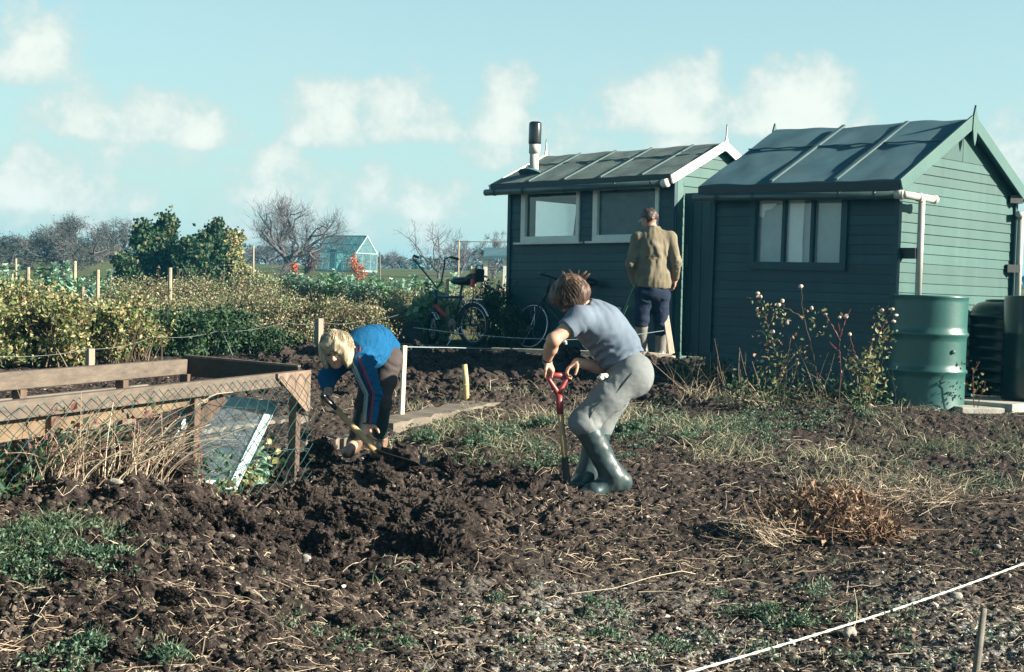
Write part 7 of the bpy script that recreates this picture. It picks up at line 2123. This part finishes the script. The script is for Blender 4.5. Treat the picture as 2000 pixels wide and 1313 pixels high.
P = np.array(P); D = np.stack([g.normal(.28, .3, n), g.normal(0, .3, n), np.full(n, 1.0)], 1); D /= np.linalg.norm(D, axis=1, keepdims=True)
L_ = g.uniform(.10, .40, n) * np.where(px0 < 330, 1, .7); stems(m, P, D, L_, g.uniform(.0012, .0032, n), np.stack([g.normal(.2, .4, n), g.normal(0, .3, n), g.normal(-.25, .2, n)], 1) * L_[:, None], 5, 4, .4)
tag(m.build('standing_dry_stems', ML_straw), 'thicket of dead pale stems standing along the cold frame', kind='stuff')
def frame_leaves(n, a0, a1, b0, b1, h, size, mat, name, label, seed):
    g = np.random.default_rng(seed); a = g.uniform(a0, a1, n); b = g.uniform(b0, b1, n); q = np.array([CFP(x, y_, 0) for x, y_ in zip(a, b)]); z = G(q[:, 0], q[:, 1])
    k = .5 + .5 * noise2(a * 4, b * 4, seed); P = np.stack([q[:, 0], q[:, 1], z + g.uniform(0, 1, n) * h * k], 1); m = MB(); leaf_cards(m, P, size, np.array([0, 0, .3]), g=g, aspect=.7); tag(m.build(name, mat), label, kind='stuff')
frame_leaves(2600, .05, 3.4, .06, .70, .30, .05, ML_currant, 'frame_weeds', 'yellow-green weeds filling the inside of the cold frame', 3)
frame_leaves(2400, .9, 3.4, -.12, .6, .40, .035, ML_dark, 'dark_frame_weeds', 'dark weeds behind the cold frame mesh', 4)
frame_leaves(360, 1.3, 2.6, -.1, .3, .42, .035, ML_ruddy, 'pink_weeds', 'pinkish weeds behind the cold frame mesh', 5)
for i, (px_, py_, s, lab) in enumerate([(352, 936, .16, 'pale cabbage-like plant at the foot of the mesh, left of the glass light'), (428, 926, .14, 'pale broad leaf plant at the foot of the glass light'), (502, 932, .13, 'blue-green cabbage plant at the right of the glass light\'s foot'), (330, 870, .12, 'pale leafy plant inside the cold frame by the middle post')]):
    o = copy_tree(cab_proto[i % 4]); q = W(px_, py_, 7.7 + .25 * i if i < 3 else 8.0); o.location = (q[0], q[1], float(G(q[0], q[1])) - .02); o.scale = (s / .38,) * 3; o.rotation_euler = (0, 0, i * 1.3); o['label'] = lab; o['group'] = 'cabbages by the cold frame'

# ------------------------------------------------------------------ tall plants in front of the near shed
M_seed = surf('pinkish_seed_head', (.50, .36, .30), (.62, .48, .42), 30, .8, .3)
def tall_plant(Y, lines, leafboxes, heads, label, leafmat=None, stemmat=None, size=.035, r=.005):
    p0 = W(*lines[0][0], Y); z = float(Gb(p0[0], p0[1])); root = thing('tall_plant', [p0[0], p0[1], z], label, 'plant', 'leggy plants in front of the near shed')
    m = MB(); g = np.random.default_rng(int(lines[0][0][0]))
    for pts in lines:
        pp = np.array([W(a, b, Y + g.normal() * .03 * (i > 0)) for i, (a, b) in enumerate(pts)])
        if pts[0][1] > 735: pp[0, 2] = min(pp[0, 2], float(G(pp[0, 0], pp[0, 1])) - .02)
        tt = np.linspace(0, len(pp) - 1, 4 * len(pp)); q = np.stack([np.interp(tt, np.arange(len(pp)), pp[:, k]) for k in range(3)], 1); q[1:-1] += g.normal(size=(len(q) - 2, 3)) * .003
        m.tube(q, np.linspace(r, r * .45, len(q)), 5)
    m.build('stems', stemmat or ML_stem, root)
    P = []
    for (x0, y0, x1, y1, n) in leafboxes:
        for _ in range(n):
            t = g.uniform(); P.append(W(x0 + (x1 - x0) * t + g.normal() * 11, y0 + (y1 - y0) * t + g.normal() * 9, Y + g.normal() * .06))
    if P: m = MB(); leaf_cards(m, np.array(P), size, np.array([0, 0, -.15]), g=g, aspect=.6); m.build('leaves', leafmat or ML_rose, root)
    for a, b in heads:
        m = MB(); c = W(a, b, Y); V, F = lumps(2, c[None], np.array([.0145]), 1.0, int(a), .2); m.add(V, F); m.build('seed_head', M_seed, root, smooth=True)
tall_plant(11.0, [[(1530, 762), (1515, 690), (1500, 640), (1484, 575)], [(1530, 762), (1540, 690), (1545, 660)], [(1497, 625), (1475, 605)], [(1500, 640), (1515, 610), (1505, 600)]],
           [(1482, 580, 1500, 640, 26), (1495, 640, 1515, 720, 60), (1530, 680, 1520, 750, 70), (1505, 600, 1520, 620, 16), (1478, 700, 1510, 760, 30)], [(1480, 573), (1486, 580), (1479, 605), (1508, 648)], 'leftmost leggy plant before the near shed, leafy with pale seed heads')
tall_plant(10.95, [[(1612, 770), (1594, 720), (1580, 660), (1568, 610), (1565, 562)], [(1568, 625), (1556, 612), (1530, 600), (1527, 590)], [(1535, 745), (1562, 690), (1568, 660)], [(1590, 715), (1565, 700)]],
           [(1585, 610, 1605, 650, 34), (1560, 660, 1575, 690, 14), (1518, 605, 1523, 625, 14), (1560, 700, 1566, 705, 6), (1535, 640, 1538, 645, 6)], [(1564, 560), (1528, 588), (1585, 602), (1521, 596), (1538, 630)], 'tall leggy plant with one high pale seed head, middle of the near shed front')
tall_plant(11.05, [[(1642, 780), (1641, 700), (1640, 660)], [(1641, 665), (1628, 640), (1613, 616)], [(1641, 650), (1638, 630)], [(1640, 660), (1652, 625), (1661, 604)], [(1670, 700), (1664, 670), (1660, 655)], [(1641, 690), (1620, 668)]],
           [(1632, 605, 1634, 610, 4), (1655, 690, 1650, 720, 14)], [(1612, 614), (1652, 618), (1660, 653), (1640, 620)], 'thin red-stemmed plant almost without leaves', stemmat=ML_red)
tall_plant(10.8, [[(1690, 800), (1700, 720), (1722, 640), (1724, 608)], [(1690, 800), (1680, 730), (1665, 700)], [(1724, 640), (1742, 606)], [(1724, 650), (1749, 617)], [(1690, 800), (1712, 740), (1725, 700)]],
           [(1705, 640, 1735, 600, 20), (1690, 700, 1730, 650, 70), (1665, 720, 1720, 690, 70), (1680, 790, 1700, 710, 120), (1710, 770, 1725, 720, 40)], [(1722, 606), (1743, 604), (1750, 616), (1745, 628)], 'bushiest yellow-green leafy plant before the near shed, beside the oil drum', size=.042)
tall_plant(11.3, [[(1905, 772), (1900, 730), (1914, 706)], [(1905, 772), (1925, 745)]], [(1890, 750, 1925, 755, 34), (1900, 730, 1912, 708, 10)], [], 'small reddish green plant at the foot of the black ribbed butt', leafmat=ML_rose, stemmat=ML_red)
# tangle of dead stems along the foot of the shed
g = np.random.default_rng(17); n = 520; px0 = g.uniform(1310, 1760, n); P = []
for a in px0:
    q = hit(a, 768 + g.uniform(-10, 24) + (a - 1310) * .02); P.append([q[0], q[1], float(G(q[0], q[1]))])
P = np.array(P); D = rdir(n, g) * .8 + [0, 0, .6]; D /= np.linalg.norm(D, axis=1, keepdims=True); L_ = g.uniform(.06, .34, n); m = MB()
stems(m, P, D, L_, g.uniform(.001, .0028, n), rdir(n, g) * (L_ * .6)[:, None], 5, 3, .5); tag(m.build('dead_stem_tangle', island('dead_stem_colours', [(.22, .15, .11), (.34, .25, .17), (.14, .10, .075), (.45, .35, .25)], .8)), 'tangle of dead stems at the foot of the near shed', kind='stuff')
g = np.random.default_rng(18); n = 2600; px0 = np.concatenate([g.uniform(1315, 1420, 1500), g.uniform(1420, 1740, 1100)]); P = []
for a in px0:
    q = W(a, 700, 12.6 if a < 1420 else 11.5); P.append([q[0], q[1] + g.normal() * .22, 0])
P = np.array(P); P[:, 2] = G(P[:, 0], P[:, 1]) + np.abs(g.normal(0, .10, n)); m = MB(); leaf_cards(m, P, .038, np.array([0, 0, .3]), g=g); tag(m.build('shed_foot_weeds', ML_dark), 'dark weeds in the shade between and before the sheds', kind='stuff')
# ------------------------------------------------------------------ the autumn air
m = bpy.data.materials.new('autumn_haze'); m.use_nodes = True; t = m.node_tree
t.nodes.remove(t.nodes['Principled BSDF']); v = t.nodes.new('ShaderNodeVolumePrincipled')
v.inputs['Color'].default_value = (.08, .60, 1.0, 1); v.inputs['Density'].default_value = .0009; v.inputs['Anisotropy'].default_value = .2  # strong teal tint colours the shadows as well as the distance
t.links.new(v.outputs[0], t.nodes['Material Output'].inputs['Volume'])
mb = MB(); mb.box((0, 0, 3.5), (2700, 900, 14)); tag(mb.build('haze', m), 'thin autumn haze, tinted teal to colour the shadows', kind='stuff')
